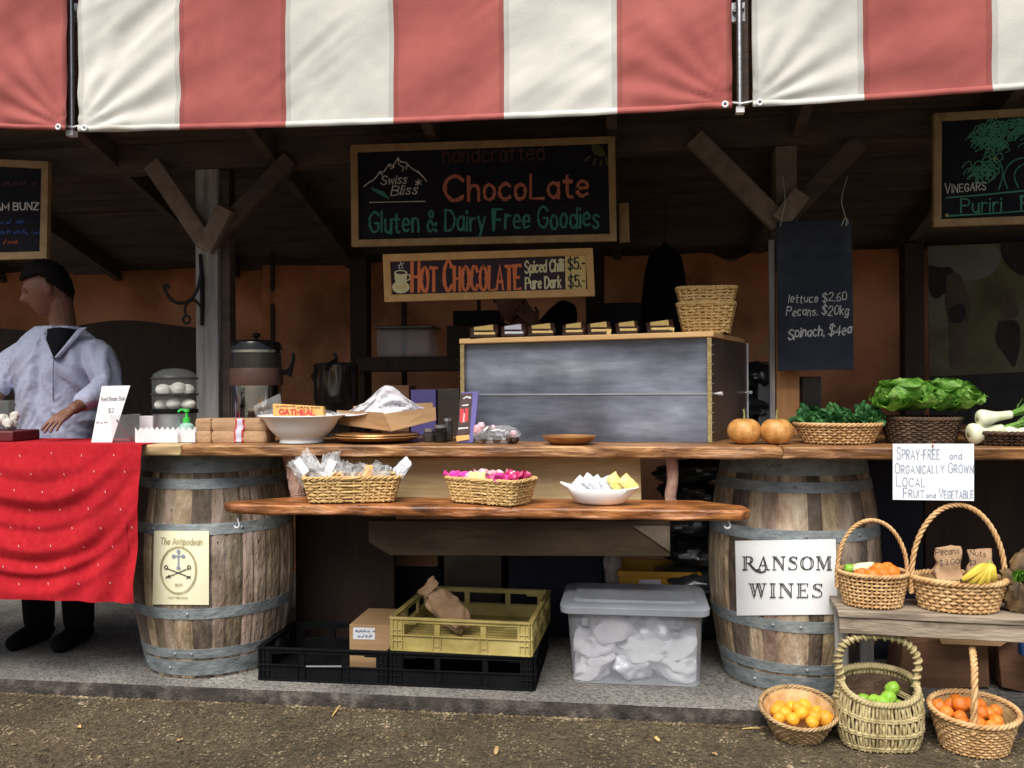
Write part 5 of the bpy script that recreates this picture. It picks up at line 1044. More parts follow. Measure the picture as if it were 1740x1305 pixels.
# bun steamer
Y = .03; o = on(297, Y); t = T('bun_steamer', 'two tier clear food steamer full of white buns', 'steamer', o); s_ = S(297, Y); r_ = 35 * s_; g = lambda y: P(297, y, Y).z - CZ
mb = MB(); mb.lathe([(r_ * .92, .003), (r_ * .96, .02), (r_ * .94, g(702))], o); mb.build('base', K['steel'], t)
mb = MB(); mb.lathe([(r_ * 1.0, g(702)), (r_ * 1.02, g(700)), (r_ * 1.0, g(695)), (0, g(695))], o); mb.build('collar', K['black_plastic'], t)
mb = MB(); mb.lathe([(r_ * .97, g(694)), (r_ * 1.0, g(671))], o); mb.lathe([(r_ * .97, g(669)), (r_ * 1.0, g(644))], o); mb.build('tier', K['clear_glass'], t)
for y in (670, 643):
    mb = MB(); mb.tube([o + Vector((r_ * 1.01 * math.cos(a), r_ * 1.01 * math.sin(a), g(y))) for a in [i * PI / 18 for i in range(36)]], .0045, 6, closed=True); mb.build('tier_rim', K['dark_glass'], t)
mb = MB(); mb.lathe([(r_ * .96, g(669)), (0, g(669.5))], o); mb.build('tray', K['tissue'], t)
mb = MB(); mb.lathe([(r_ * 1.0, g(643)), (r_ * .93, g(636)), (r_ * .6, g(628)), (0, g(625))], o); mb.build('lid', K['clear_glass'], t)
for k, (px, y, dy) in enumerate(((277, 662, -.03), (303, 659, -.035), (318, 662, .0), (291, 664, .03), (275, 688, -.02), (295, 686, -.04), (320, 687, -.015), (305, 688, .03))):
    c = P(px, y, Y + dy); mb = MB(); mb.blob(c, (.032, .032, .024), .08, 3, k, 18); mb.build('steamed_bun', K['bun'], label='white steamed bun in the %s tier of the steamer' % ('upper' if k < 4 else 'lower'), cat='bun', group='buns in the %s tier of the steamer' % ('upper' if k < 4 else 'lower'))
# green pump bottle
Y = -.07; o = on(317, Y); t = T('pump_bottle', 'small clear bottle with bright green pump', 'bottle', o); mb = MB(); mb.lathe([(.032, .003), (.034, .01), (.034, .055), (.028, .075), (.012, .085)], o, 24); mb.build('bottle', K['clear_gel'], t)
mb = MB(); mb.lathe([(.026, .006), (.027, .05), (.0, .052)], o + Vector((0, 0, 0)), 20); mb.build('gel', K['green_gel'], t)
mb = MB(); mb.lathe([(.015, .083), (.015, .104), (.006, .106), (.006, .128), (.012, .130), (.012, .142), (0, .143)], o, 16); mb.tube([o + Vector((0, 0, .137)), o + Vector((-.02, -.012, .139)), o + Vector((-.03, -.016, .130))], .0055, 7); mb.build('pump', K['green_gel'], t)
# jar and tray at far left
Y = -.06; o = on(8, Y); mb = MB(); mb.pb(X(-70, Y), X(37, Y), Y - .06, Y + .12, CZ + .003, CZ + .05); mb.build('tray', K['maroon'], label='dark maroon tray at the far left of the red table', cat='tray', bevel=.006)
t = T('glass_jar', 'square clear jar of pale food on the maroon tray', 'jar', o + Vector((0, 0, .051))); mb = MB(); mb.pb(X(-40, Y), X(24, Y), Y - .04, Y + .09, CZ + .052, P(8, 680, Y).z); mb.build('jar', K['clear_glass'], t, bevel=.006)
mb = MB()
for j in range(12): mb.blob(Vector((R.uniform(X(-30, Y), X(16, Y)), Y + R.uniform(-.02, .07), CZ + R.uniform(.075, .11))), .022, .3, 4, j, 10)
mb.build('filling', K['bun'], t)
# ---------------------------------------------------------------- people
def remesh(v, it=6):
    def f(o):
        r = o.modifiers.new('r', 'REMESH'); r.mode = 'VOXEL'; r.voxel_size = v; r.use_smooth_shade = True
        s_ = o.modifiers.new('s', 'SMOOTH'); s_.iterations = it; s_.factor = .5
    return f
def limb(mb, pts, rs, n=14, flat=None, st=6):
    pts = [Vector(p) for p in pts]; path = cat_rom(pts, st); k = len(path); rr = []
    for i in range(k):
        f = i / st; j = min(int(f), len(rs) - 2); rr.append(rs[j] + (rs[j + 1] - rs[j]) * (f - j))
    mb.tube(path, rr, n, flat=flat); mb.blob(pts[0], rs[0], 0, n=12); mb.blob(pts[-1], rs[-1], 0, n=12)
def headfn(yaw, pitch, c, k=1.0):
    rot = RZ(yaw) @ RX(pitch)
    def add(mb):
        n_, m_ = 44, 34; vs = []
        for i in range(m_ + 1):
            ph = PI * i / m_
            for j in range(n_):
                a = 2 * PI * j / n_; d = Vector((math.sin(ph) * math.cos(a), math.sin(ph) * math.sin(a), -math.cos(ph))); x, y, z = d
                v = Vector((x * .076, y * .098, z * .122))
                if z < 0: v.x *= 1 - .30 * (-z) ** 1.3; v.y = v.y * (1 - .18 * (-z)) - .016 * (-z) * (1 if y < 0 else .2)
                if y < -.1:
                    g = lambda cx, cz, sx, sz: math.exp(-((abs(x) - cx) / sx) ** 2 - ((z - cz) / sz) ** 2)
                    v.y += -.032 * g(0, -.20, .13, .14) - .014 * g(0, .02, .10, .2) + .014 * g(.36, .04, .16, .11) - .008 * g(.3, .24, .3, .08) - .009 * g(0, -.52, .25, .06) - .009 * g(0, -.64, .22, .05) + .006 * g(0, -.58, .3, .02) - .012 * g(0, -.88, .3, .15)
                vs.append(rot @ (v * k) + c)
        mb.add(vs, [(i * n_ + j, i * n_ + (j + 1) % n_, (i + 1) * n_ + (j + 1) % n_, (i + 1) * n_ + j) for i in range(m_) for j in range(n_)])
        for s_ in (-1, 1): mb.blob(c + rot @ (Vector((s_ * .077, .012, -.005)) * k), (.012 * k, .020 * k, .032 * k), .1, n=12, rot=rot)
    return add, rot
def hairmesh(c, rot, k=1.0):
    mb = MB(); n_, m_ = 40, 26; vs = []; keep = {}
    for i in range(m_ + 1):
        ph = PI * i / m_
        for j in range(n_):
            a = 2 * PI * j / n_; d = Vector((math.sin(ph) * math.cos(a), math.sin(ph) * math.sin(a), -math.cos(ph))); q = 1.09 + .06 * nz(d * 6) + .06 * nz((d.x * 26, d.y * 9, d.z * 9))
            vs.append(rot @ (Vector((d.x * .078, d.y * .100, d.z * .124 + .004)) * q * k) + c); keep[i * n_ + j] = d.z > .36 - .25 * d.y * -1 * (d.y < 0) - 1.0 * max(0, d.y + .12) if d.y > -.12 else d.z > .44
    fs = [(i * n_ + j, i * n_ + (j + 1) % n_, (i + 1) * n_ + (j + 1) % n_, (i + 1) * n_ + j) for i in range(m_) for j in range(n_)]
    mb.add(vs, [f for f in fs if all(keep[q] for q in f)]); return mb
def hand(mb, w, d, up_, k=1.0, curl=.5, thumb=1, spread=.0118):
    """palm from the wrist w along d, back of the hand facing up_, five separate fingers"""
    d = Vector(d).normalized(); up_ = Vector(up_); up_ = (up_ - d * up_.dot(d)).normalized(); sd = d.cross(up_)
    limb(mb, [w, w + d * .03 * k], [.023 * k, .021 * k], 10)
    for q in (-1.3, -.45, .4, 1.2): limb(mb, [w + d * .015 * k + sd * q * .008 * k, w + d * .088 * k + sd * q * spread * 2 * k], [.017 * k, .0115 * k], 10)
    for q, L in ((-1.3, .062), (-.45, .076), (.4, .082), (1.2, .073)):
        b = w + d * .088 * k + sd * q * spread * 2 * k; p = [b]; dd = d.copy()
        for j, f in enumerate((.45, .32, .25)):
            dd = (dd - up_ * curl * (.55 if j == 0 else .45)).normalized(); p.append(p[-1] + (dd + sd * q * .13) * L * f * k)
        limb(mb, p, [.0090 * k, .0083 * k, .0076 * k, .0066 * k], 9)
    b = w + d * .030 * k + sd * thumb * .020 * k; limb(mb, [b, b + (d * .55 + sd * thumb * .7 - up_ * .3).normalized() * .035 * k, b + (d * .8 + sd * thumb * .5 - up_ * .35).normalized() * .066 * k], [.014 * k, .0105 * k, .0085 * k], 9)
def torso(mb, rings, n=28, mi=0):
    vs = []
    for (x, y, z, rx, ry) in rings:
        for j in range(n): a = 2 * PI * j / n; q = se(a, 2.3); vs.append(Vector((x + rx * q[0], y + ry * q[1], z)))
    k = len(rings); fs = [(i * n + j, i * n + (j + 1) % n, (i + 1) * n + (j + 1) % n, (i + 1) * n + j) for i in range(k - 1) for j in range(n)] + [tuple(range(n))[::-1], tuple((k - 1) * n + j for j in range(n))]
    mb.add(vs, fs, mi)
def displace(strength, scale, nm):
    def f(o):
        tx = bpy.data.textures.new(nm, 'CLOUDS'); tx.noise_scale = scale; tx.noise_depth = 2
        q = o.modifiers.new('d', 'DISPLACE'); q.texture = tx; q.strength = strength; q.mid_level = .5; q.texture_coords = 'GLOBAL'
    return f
YPn = .36; bx = X(98, YPn); pr = T('person', 'person in a pale lavender shirt over a black tee behind the red table', 'person', (bx, YPn, 0))
hc = P(80, 492, YPn - .03); addh, hrot = headfn(rad(-62), rad(16), hc, 1.02)
shz = P(98, 566, YPn).z; shl = Vector((X(42, YPn), YPn, shz - .09)); shr = Vector((X(160, YPn), YPn, shz - .10))
elr, wrr = P(178, 656, YPn - .08), P(126, 694, .04); ell, wrl = P(4, 652, YPn - .06), P(-22, 712, .10)
nk = Vector((X(103, YPn), YPn + .02, shz + .045))
mb = MB(); addh(mb)
limb(mb, [nk - Vector((0, 0, .10)), nk, hc + hrot @ Vector((0, .035, -.06))], [.066, .060, .062], 16)
torso(mb, [(bx, YPn, .90, .15, .10), (bx, YPn, 1.08, .14, .10), (bx, YPn, 1.28, .165, .11), (bx, YPn, shz - .08, .17, .10), (bx, YPn, shz - .02, .12, .075), (bx, YPn, shz + .03, .06, .05)])
for sh, el, wr in ((shr, elr, wrr), (shl, ell, wrl)): limb(mb, [sh, el, wr], [.050, .040, .027], 14)
hd = (P(82, 722, -.08) - wrr).normalized(); hand(mb, wrr, hd, (0, -.45, .9), .98, .42, thumb=1)
hand(mb, wrl, (P(-30, 742, .0) - wrl).normalized(), (0, -.4, .9), .98, .4, thumb=-1)
for s_ in (-1, 1): limb(mb, [(bx + s_ * .085, YPn, .92), (bx + s_ * .10, YPn - .02, .50), (bx + s_ * .105, YPn, .09)], [.085, .056, .042], 14); limb(mb, [(bx + s_ * .105, YPn + .03, .05), (bx + s_ * .11, YPn - .14, .035)], [.045, .036], 12)
mb.build('body', K['skin'], pr, smooth=180, mods=[remesh(.0038, 3)])
mb = hairmesh(hc, hrot, 1.02); mb.build('hair', K['hair'], pr, smooth=180, solid=.012)
for s_ in (-1, 1):
    mb = MB(); mb.blob(hc + hrot @ (Vector((s_ * .029, -.079, .006)) * 1.02), .010, 0, n=12); mb.build('eye', K['eye_dark'], pr)
mb = MB()
rg = cat_rom([(bx, .93, .185), (bx, 1.06, .180), (bx, 1.25, .192), (bx, shz - .14, .208), (bx, shz - .06, .190), (bx, shz - .005, .145), (bx, shz + .032, .098)], 9); dp = cat_rom([(.135, 0, 0), (.140, 0, 0), (.150, 0, 0), (.140, 0, 0), (.115, 0, .005), (.092, 0, .005), (.078, 0, .012)], 9)
torso(mb, [(p.x, YPn + q.z, p.y, p.z, q.x) for p, q in zip(rg, dp)], 110)
limb(mb, [shr + Vector((-.01, 0, 0)), shr.lerp(elr, .5) + Vector((.012, 0, 0)), elr, elr.lerp(wrr, .70)], [.070, .070, .061, .046], 44, st=16)
limb(mb, [shl + Vector((.01, 0, 0)), shl.lerp(ell, .5) + Vector((-.012, 0, 0)), ell, ell.lerp(wrl, .12)], [.070, .070, .064, .062], 44, st=16)
def fold(p):                                  # cloth folds falling from the shoulders towards the middle
    u = (p.x - bx); sg = 1 if u > 0 else -1; w_ = min(1, abs(u) / .05)
    r1 = 1 - 2.4 * abs(nz((u * 11 + sg * (p.z - 1.2) * 5 * w_, p.z * 2.4, p.y * 2 + sg)))
    r2 = 1 - 2.2 * abs(nz((u * 20 + sg * (p.z - 1.2) * 13, p.z * 6 + 3, p.y * 4 + sg * 2)))
    return .030 * r1 + .013 * r2
q_ = []
for v in mb.v:
    ax = Vector((v.x - (bx + max(-.13, min(.13, v.x - bx))), v.y - YPn, 0)); q_.append(v + (ax.normalized() if ax.length > 1e-4 else Vector((0, -1, 0))) * (fold(v) - .014))
mb.v = q_
mb.build('shirt', K['shirt'], pr, smooth=180, mods=[remesh(.006, 2), displace(.005, .03, 'creases')])
Yv = YPn - .165
def vneck(u, v): 
    px = 72 + 60 * u + (92 - (72 + 60 * u)) * v * .96; py = 560 + 48 * v - 4 * (1 - abs(2 * u - 1)) * (1 - v); return P(px, py, Yv + .055 * (1 - v) ** 1.5 + .05 * abs(2 * u - 1) ** 2 * (1 - v))
mb = MB(); mb.grid(vneck, 14, 12); mb.build('tee', K['black_cloth'], pr, smooth=80, solid=.004)
for side in (0, 1):
    mb = MB(); mb.grid(lambda u, v: vneck(side, v) + (RT0 * (-1 if side == 0 else 1)) * u * .040 * (1 - .75 * v) + Vector((0, -.010 * math.sin(PI * u) + .012 * u, .012 * (1 - v) * u)), 6, 14); mb.build('collar', K['shirt'], pr, smooth=80, solid=.006)
mb = MB(); mb.tube([P(91, 612, Yv - .005), P(90, 640, Yv + .0), P(90, 680, Yv + .008)], .0025, 6); mb.build('zip', K['shirt_trim'], pr)
mb = MB()
for s_ in (-1, 1): limb(mb, [(bx + s_ * .085, YPn, .96), (bx + s_ * .10, YPn - .02, .50), (bx + s_ * .105, YPn, .10)], [.105, .080, .070], 16)
torso(mb, [(bx, YPn, .86, .16, .12), (bx, YPn, .98, .165, .122)]); mb.build('trousers', K['black_cloth'], pr, smooth=180, mods=[remesh(.009, 4)])
for s_ in (-1, 1):
    mb = MB(); limb(mb, [(bx + s_ * .105, YPn + .04, .045), (bx + s_ * .11, YPn - .06, .045), (bx + s_ * .115, YPn - .16, .036)], [.046, .050, .040], 12); mb.build('shoe', K['black_cloth'], pr)
# second person bending behind the display case
Y2 = 1.15; h2 = P(868, 508, Y2); p2 = T('person', 'person in black bending behind the display case, hand raised to chin', 'person', (h2.x + .12, Y2 + .15, 0))
addh, hrot = headfn(rad(40), rad(28), h2, 1.0); sh2 = P(958, 534, Y2 + .02); sh3 = P(840, 570, Y2 + .25); el2 = P(950, 600, Y2 - .10); hand2 = P(912, 553, Y2 - .10)
mb = MB(); addh(mb); ch = Vector((h2.x + .13, Y2 + .14, 1.38)); pv = Vector((h2.x + .16, Y2 + .32, .95))
limb(mb, [h2 + Vector((.0, .03, -.06)), h2 + Vector((.07, .07, -.15)), ch], [.058, .06, .09], 14); limb(mb, [ch, (ch + pv) / 2, pv], [.14, .14, .145], 18, .8)
limb(mb, [sh2, el2, hand2], [.050, .040, .027], 12); limb(mb, [sh3, sh3 + Vector((-.05, -.05, -.28)), sh3 + Vector((.02, -.25, -.34))], [.05, .04, .027], 12)
hand(mb, hand2, (P(893, 530, Y2 - .10) - hand2).normalized(), (-.2, -.9, .2), 1.0, .5, 1); hand(mb, sh3 + Vector((.02, -.25, -.34)), (0, -1, -.3), (0, -.2, 1), 1, .4, -1)
for s_ in (-1, 1): limb(mb, [pv + Vector((s_ * .085, 0, 0)), Vector((pv.x + s_ * .10, pv.y - .03, .50)), Vector((pv.x + s_ * .10, pv.y, .09))], [.085, .056, .042], 12); limb(mb, [(pv.x + s_ * .1, pv.y + .03, .05), (pv.x + s_ * .11, pv.y - .14, .035)], [.045, .036], 10)
mb.build('body', K['skin'], p2, smooth=180, mods=[remesh(.006, 3)])
mb = hairmesh(h2, hrot, 1.0); mb.build('hair', K['hair'], p2, smooth=180, solid=.012)
mb = MB(); limb(mb, [ch + Vector((.01, .0, .09)), ch, (ch + pv) / 2, pv - Vector((0, 0, .06))], [.10, .172, .165, .17], 20, .85); limb(mb, [sh2 + Vector((.0, .02, -.01)), sh2.lerp(el2, .5), el2, el2.lerp(hand2, .35)], [.078, .066, .056, .048], 14); limb(mb, [ch + Vector((-.04, .03, .04)), sh3, sh3 + Vector((-.05, -.05, -.28)), sh3 + Vector((-.02, -.15, -.31))], [.08, .075, .06, .05], 14); limb(mb, [ch + Vector((0, 0, .06)), sh2], [.10, .078], 14)
mb.build('top', K['black_cloth'], p2, smooth=180, mods=[remesh(.009, 4), displace(.014, .06, 'folds2')])
mb = MB()
for s_ in (-1, 1): limb(mb, [pv + Vector((s_ * .085, 0, .02)), Vector((pv.x + s_ * .10, pv.y - .03, .50)), Vector((pv.x + s_ * .10, pv.y, .10))], [.105, .08, .07], 14)
mb.build('trousers', K['black_cloth'], p2, smooth=180, mods=[remesh(.010, 3)])
# black coat hanging behind the case, dark things behind
Yc = 1.50; c = P(1130, 412, Yc); mb = MB()
wob = lambda a, z: 1 + .10 * math.sin(a * 7 + z * 3) * min(1, -z * 2 + .1) + .06 * nz((math.cos(a) * 2, math.sin(a) * 2, z * 4))
mb.lathe([(.012, 0), (.022, -.02), (.06, -.04), (.092, -.085), (.112, -.18), (.135, -.45), (.15, -.8), (.155, -1.0)], c, 48, 0, 1, .6, wob); mb.build('hanging_coat', K['black_cloth'], label='long black coat hanging from the rear beam behind the stacked baskets', cat='coat', smooth=80)
mb = MB(); mb.tube([c, c + Vector((0, -.1, .12)), Vector((c.x, 1.35, P(560, 340, 1.3).z))], .003, 5); mb.build('coat_cord', K['black_iron'], label='thin dark cord holding the long black coat', cat='cord')
# back shelf with a clear tub and boxes
Ys = 1.25; mb = MB(); mb.pb(X(604, Ys), X(1010, Ys), Ys, Ys + .35, P(700, 630, Ys).z, P(700, 606, Ys).z); mb.build('back_shelf', K['dark_panel'], label='dark wooden back shelf behind the cardboard box', cat='shelf', bevel=.004)
for px in (606, 1004):
    mb = MB(); x = X(px, Ys); mb.pb(x - .03, x + .03, Ys + .05, Ys + .11, 0, P(700, 632, Ys).z); mb.build('shelf_leg', K['dark_panel'], label='dark leg under the %s end of the back shelf' % ('left' if px < 800 else 'right'), cat='shelf leg')
zs = P(700, 606, Ys).z + .001; t = T('storage_tub', 'cloudy clear plastic tub on the dark back shelf', 'tub', (X(684, Ys), Ys + .12, zs)); mb = MB(); mb.pb(X(637, Ys), X(731, Ys), Ys + .02, Ys + .24, zs, P(684, 558, Ys).z); mb.build('tub', K['tub_clear'], t, bevel=.02)
mb = MB(); mb.pb(X(634, Ys), X(734, Ys), Ys + .01, Ys + .25, P(684, 558, Ys).z + .001, P(684, 553, Ys).z); mb.build('lid', K['smoked_perspex'], t, bevel=.004)
for a, b, c_, d_, m_, lab in ((770, 850, 528, 552, 'black_plastic', 'flat black tray stacked left of the bending person'), (1018, 1092, 515, 570, 'black_plastic', 'black box standing behind the right of the chocolates')):
    Y = 1.30; mb = MB(); mb.pb(X(a, Y), X(b, Y), Y, Y + .2, zs if c_ < 520 else P(a, d_, Y).z, P(a, c_, Y).z); mb.build('black_box', K[m_], label=lab, cat='box', bevel=.004)
mb = MB(); mb.pb(X(760, 1.32), X(850, 1.32), 1.31, 1.5, zs, P(770, 553, 1.3).z); mb.build('black_box', K['dark_panel'], label='dark brown box under the flat black tray', cat='box', bevel=.004)
mb = MB(); mb.pb(X(684, 1.9), X(692, 1.9), 1.88, 1.90, 1.2, 1.95); mb.pb(X(812, 1.9), X(818, 1.9), 1.88, 1.90, 1.2, 1.95); mb.pb(X(684, 1.9), X(818, 1.9), 1.86, 1.879, 1.92, 1.96); mb.build('rack_frame', K['dark_panel'], label='thin dark rack frame against the orange tarpaulin', cat='rack')
for a, b, c_, m_, lab in ((655, 700, 655, 'cardboard_dark', 'small brown box under the back shelf'), (703, 745, 662, 'wrap_purple', 'small purple printed box under the back shelf'), (748, 785, 660, 'smoked_perspex', 'grey box under the back shelf by the leaflet stand')):
    Y = .50; mb = MB(); mb.pb(X(a, Y), X(b, Y), Y - .06, Y + .08, CZ + .001, P(a, c_, Y).z); mb.build('small_box', K[m_], label=lab, cat='box', bevel=.003)
# ---------------------------------------------------------------- right counter: fruit and vegetables
Y = -.08
for k, (px, r_, lab) in enumerate(((1264, 29, 'left of the two round brown pumpkins beside the display case'), (1319, 28.5, 'right of the two round brown pumpkins beside the kale basket'))):
    q = r_ * S(px, Y) * 1.0; o = on(px, Y); t = T('pumpkin', lab, 'pumpkin', o, 'small round pumpkins on the counter'); mb = MB(); h = 46 * S(px, Y)
    n_, m_ = 48, 24; vs = []
    for i in range(m_ + 1):
        ph = PI * i / m_
        for j in range(n_):
            a = 2 * PI * j / n_; rr_ = math.sin(ph) ** .86 * q * (1 + .018 * math.cos(a * 9 + k) * math.sin(ph)); z = h / 2 * (1 - math.cos(ph)) - .012 * math.exp(-(math.sin(ph) / .22) ** 2) * (ph > PI / 2)
            vs.append(o + Vector((rr_ * math.cos(a), rr_ * math.sin(a), z)))
    mb.add(vs, [(i * n_ + j, i * n_ + (j + 1) % n_, (i + 1) * n_ + (j + 1) % n_, (i + 1) * n_ + j) for i in range(m_) for j in range(n_)]); mb.build('flesh', K['pear_peel'], t)
    mb = MB(); mb.tube(cat_rom([o + Vector((0, 0, h - .014)), o + Vector((.001, 0, h + .012)), o + Vector((-.002 + .006 * k, 0, h + .034))], 4), [.006, .005, .0045, .004, .0035, .0035, .004, .004, .005], 8); mb.build('stalk', K['stem_green'], t)
def leaf(mb, b, d, nrm, L, W, curl, ruf, nu=10, nv=8, seed=0, fr=11, cup=.5, mi=0, tone=1):
    b = Vector(b); d = Vector(d).normalized(); nrm = Vector(nrm); nrm = (nrm - d * nrm.dot(d)).normalized(); sd = d.cross(nrm); vs = []; p = b.copy(); dd = d.copy(); nn = nrm.copy()
    for i in range(nu + 1):
        t = i / nu; w_ = W * (math.sin(PI * min(.97, .10 + .84 * t ** .9)) ** .55)
        for j in range(nv + 1):
            s_ = j / nv * 2 - 1; e = abs(s_) ** 1.5 * (.25 + t)
            vs.append(p + sd * s_ * w_ + nn * (cup * w_ * s_ * s_ + ruf * e * math.sin(fr * t * 2.2 + s_ * 2 + seed) + ruf * .8 * nz((s_ * 3 + seed, t * 4, seed))) + dd * ruf * .6 * e * nz((s_ * 5, t * 5, seed + 3)))
        a = curl / nu; dd, nn = dd * math.cos(a) + nn * math.sin(a), nn * math.cos(a) - dd * math.sin(a); p = p + dd * (L / nu)
    W_ = nv + 1; mb.add(vs, [(i * W_ + j, i * W_ + j + 1, (i + 1) * W_ + j + 1, (i + 1) * W_ + j) for i in range(nu) for j in range(nv)], mi, tone)
# kale basket
Y = -.02; x, r_ = pxbox(1347, 1500, Y); t = T('oval_basket', 'shallow oval wicker basket heaped with dark curly kale', 'basket', (x, Y, CZ))
hk = P(1423, 724, Y - .1).z - CZ
weave((x, Y, CZ + .004), (r_ * .97, .115), (r_ * .74, .085), hk, 7, 44, .003, .0045, K['wicker'], t, rimr=.006)
for k, (px, py, q, lab) in enumerate(((1376, 713, .066, 'leftmost curly kale bunch in the oval basket'), (1424, 715, .070, 'middle curly kale bunch in the oval basket'), (1472, 712, .066, 'rightmost curly kale bunch in the oval basket'))):
    c = P(px, py, Y); mb = MB()
    for j in range(75):
        a = R.uniform(0, 2 * PI); e = R.uniform(-.15, 1.35); d = Vector((math.cos(a) * math.cos(e), math.sin(a) * math.cos(e), math.sin(e)))
        leaf(mb, c + d * q * R.uniform(.1, .5) + Vector((0, 0, -.012)), d + Vector((R.uniform(-.3, .3), R.uniform(-.3, .3), R.uniform(-.2, .3))), rrot(1) @ Vector((0, 0, 1)), q * R.uniform(.5, .85), q * R.uniform(.24, .36), R.uniform(-1, 1.6), .0085, 6, 6, j * 1.3, 17, .3)
    mb.build('curly_kale', K['kale'], label=lab, cat='kale', group='kale bunches in the oval basket', smooth=60)
# lettuce basket
Y = .02; x, r_ = pxbox(1496, 1632, Y); t = T('twig_basket', 'dark twig basket under two big green lettuces', 'basket', (x, Y, CZ))
hl = P(1560, 714, Y - .1).z - CZ; weave((x, Y, CZ + .004), (r_ * .98, .12), (r_ * .80, .10), hl, 11, 40, .0035, .0045, K['wicker_dark'], t, rimr=.006)
for k, (px, py, q, lab) in enumerate(((1541, 672, .150, 'big frilly green lettuce on the left of the twig basket'), (1613, 672, .142, 'big frilly green lettuce on the right of the twig basket'))):
    c = P(px, py, Y - .01 + .02 * k); mb = MB()
    for j in range(34):
        a = j * 2.4 + R.uniform(-.2, .2); ring = j / 34; e = 1.30 - 1.35 * ring; d = Vector((math.cos(a) * math.cos(e), math.sin(a) * math.cos(e) * .85 - .25, math.sin(e)))
        L = q * (.70 + .42 * ring) * R.uniform(.85, 1.1)
        leaf(mb, c + Vector((0, .015, -.06)) + d * q * .12, d, (-d.x * .7, -d.y * .7, 1.0), L * .92, q * R.uniform(.50, .70), 1.5 * (1 - ring) + .25, .013 + .006 * ring, 12, 12, j * 2.1, 8, .45)
    mb.build('lettuce_head', K['lettuce'], label=lab, cat='lettuce', group='lettuces in the twig basket', smooth=70)
# fennel tray
Y = -.06; x, r_ = pxbox(1634, 1800, Y); t = T('fennel_tray', 'flat brown wicker tray of fennel bulbs at the right edge', 'tray', (x, Y, CZ)); weave((x, Y, CZ + .004), (r_, .12), (r_ * .8, .09), P(1700, 738, Y - .1).z - CZ, 4, 44, .0025, .0045, K['wicker_dark'], t, rimr=.0055)
for k, (px, py, dx, dy, q, lab) in enumerate(((1650, 738, 1, .16, .040, 'front fennel bulb with its cut root facing left'), (1665, 712, 1, .13, .034, 'top fennel bulb lying across the others'), (1710, 737, 1, -.05, .028, 'small fennel bulb low at the right of the tray'), (1735, 742, .9, .2, .032, 'fennel bulb partly cut off by the right edge'))):
    c = P(px, py, Y - .06); d = Vector((dx, .25, dy)).normalized(); t = T('fennel_bulb', lab, 'fennel', c, 'fennel bulbs on the tray'); mb = MB(); path = cat_rom([c - d * .01, c + d * .012, c + d * .045, c + d * .085, c + d * .125], 5)
    prof = [.45, .70, .86, .95, 1.0, 1.0, .97, .93, .87, .80, .73, .66, .60, .55, .52, .50, .48, .47, .46, .45, .45]; mb.tube(path, [q * p for p in prof], 18, flat=.85); mb.build('bulb', K['fennel_white'], t)
    mb = MB()
    for j in range(5):
        dd = (d + Vector((R.uniform(-.1, .3), R.uniform(-.25, .25), R.uniform(-.15, .25)))).normalized(); b = c + d * .11; tip = b + dd * R.uniform(.09, .16); mb.tube([b, b.lerp(tip, .5), tip], [.009, .007, .004], 7)
        for f in range(34):
            s_ = b.lerp(tip, R.uniform(.45, 1.0)); e = s_ + (dd + rrot(1.5) @ Vector((0, 0, .6))).normalized() * R.uniform(.03, .075); mb.tube([s_, s_.lerp(e, .5) + Vector((0, 0, .004)), e], [.0013, .001, .0006], 3)
    mb.build('stalks', K['fennel_green'], t)
    mb = MB(); mb.lathe([(0, -.001), (q * .32, 0), (q * .22, .003), (0, .004)], (0, 0, 0), 12); rt = (-d).to_track_quat('Z', 'Y').to_matrix(); mb.v = [rt @ v + c - d * .0085 for v in mb.v]; mb.build('cut_root', K['stem_green'], t)
# things behind the right counter
for a, b, c_, Y, m_, lab, bot in ((1362, 1396, 640, .82, 'smoked_perspex', 'dark grey box behind the orange-lit part of the right post', 0), (1288, 1322, 640, .85, 'grey_plastic', 'pale grey box behind the pumpkins', 0)):
    mb = MB(); mb.pb(X(a, Y), X(b, Y), Y, Y + .14, .6, P(a, c_, Y).z); mb.build('grey_box', K[m_], label=lab, cat='box', bevel=.005)
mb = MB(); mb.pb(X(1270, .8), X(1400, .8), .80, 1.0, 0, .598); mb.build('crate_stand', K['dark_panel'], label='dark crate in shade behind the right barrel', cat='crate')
mb = MB(); q = [P(x, y, 1.05) for x, y in ((1284, 600), (1322, 558), (1322, 590), (1280, 612))]; mb.prism(q, [v + Vector((0, .02, 0)) for v in q]); mb.build('cardboard_flap', K['cardboard'], label='torn cardboard piece on the black sacks behind the case', cat='cardboard')
# painted poster at the back right
Yp = 1.82; po = T('painted_poster', 'large dim painted poster of figures outdoors hung at the back right', 'poster', P(1700, 705, Yp)); mb = MB(); mb.pan([(1576, 418), (1960, 404), (1960, 722), (1580, 722)], Yp, .006); mb.build('sheet', K['poster_ground'], po, smooth=0)
def pl(nm, pts, m_, k=1):
    mb = MB(); mb.add([P(x, y, Yp - .0012 * k) for x, y in chaikin(pts + pts[:1])[:-1]], [tuple(range(len(chaikin(pts + pts[:1])) - 1))]); mb.build(nm, K[m_], po, smooth=0)
pl('painted_sky', [(1577, 419), (1640, 417), (1700, 414), (1702, 455), (1660, 480), (1600, 470), (1578, 455)], 'poster_sky')
pl('painted_tree', [(1700, 412), (1760, 410), (1765, 465), (1730, 470), (1702, 440)], 'poster_dark', 2); pl('painted_tree', [(1578, 450), (1600, 455), (1615, 452), (1626, 470), (1622, 490), (1605, 498), (1592, 510), (1578, 500)], 'poster_dark', 2)
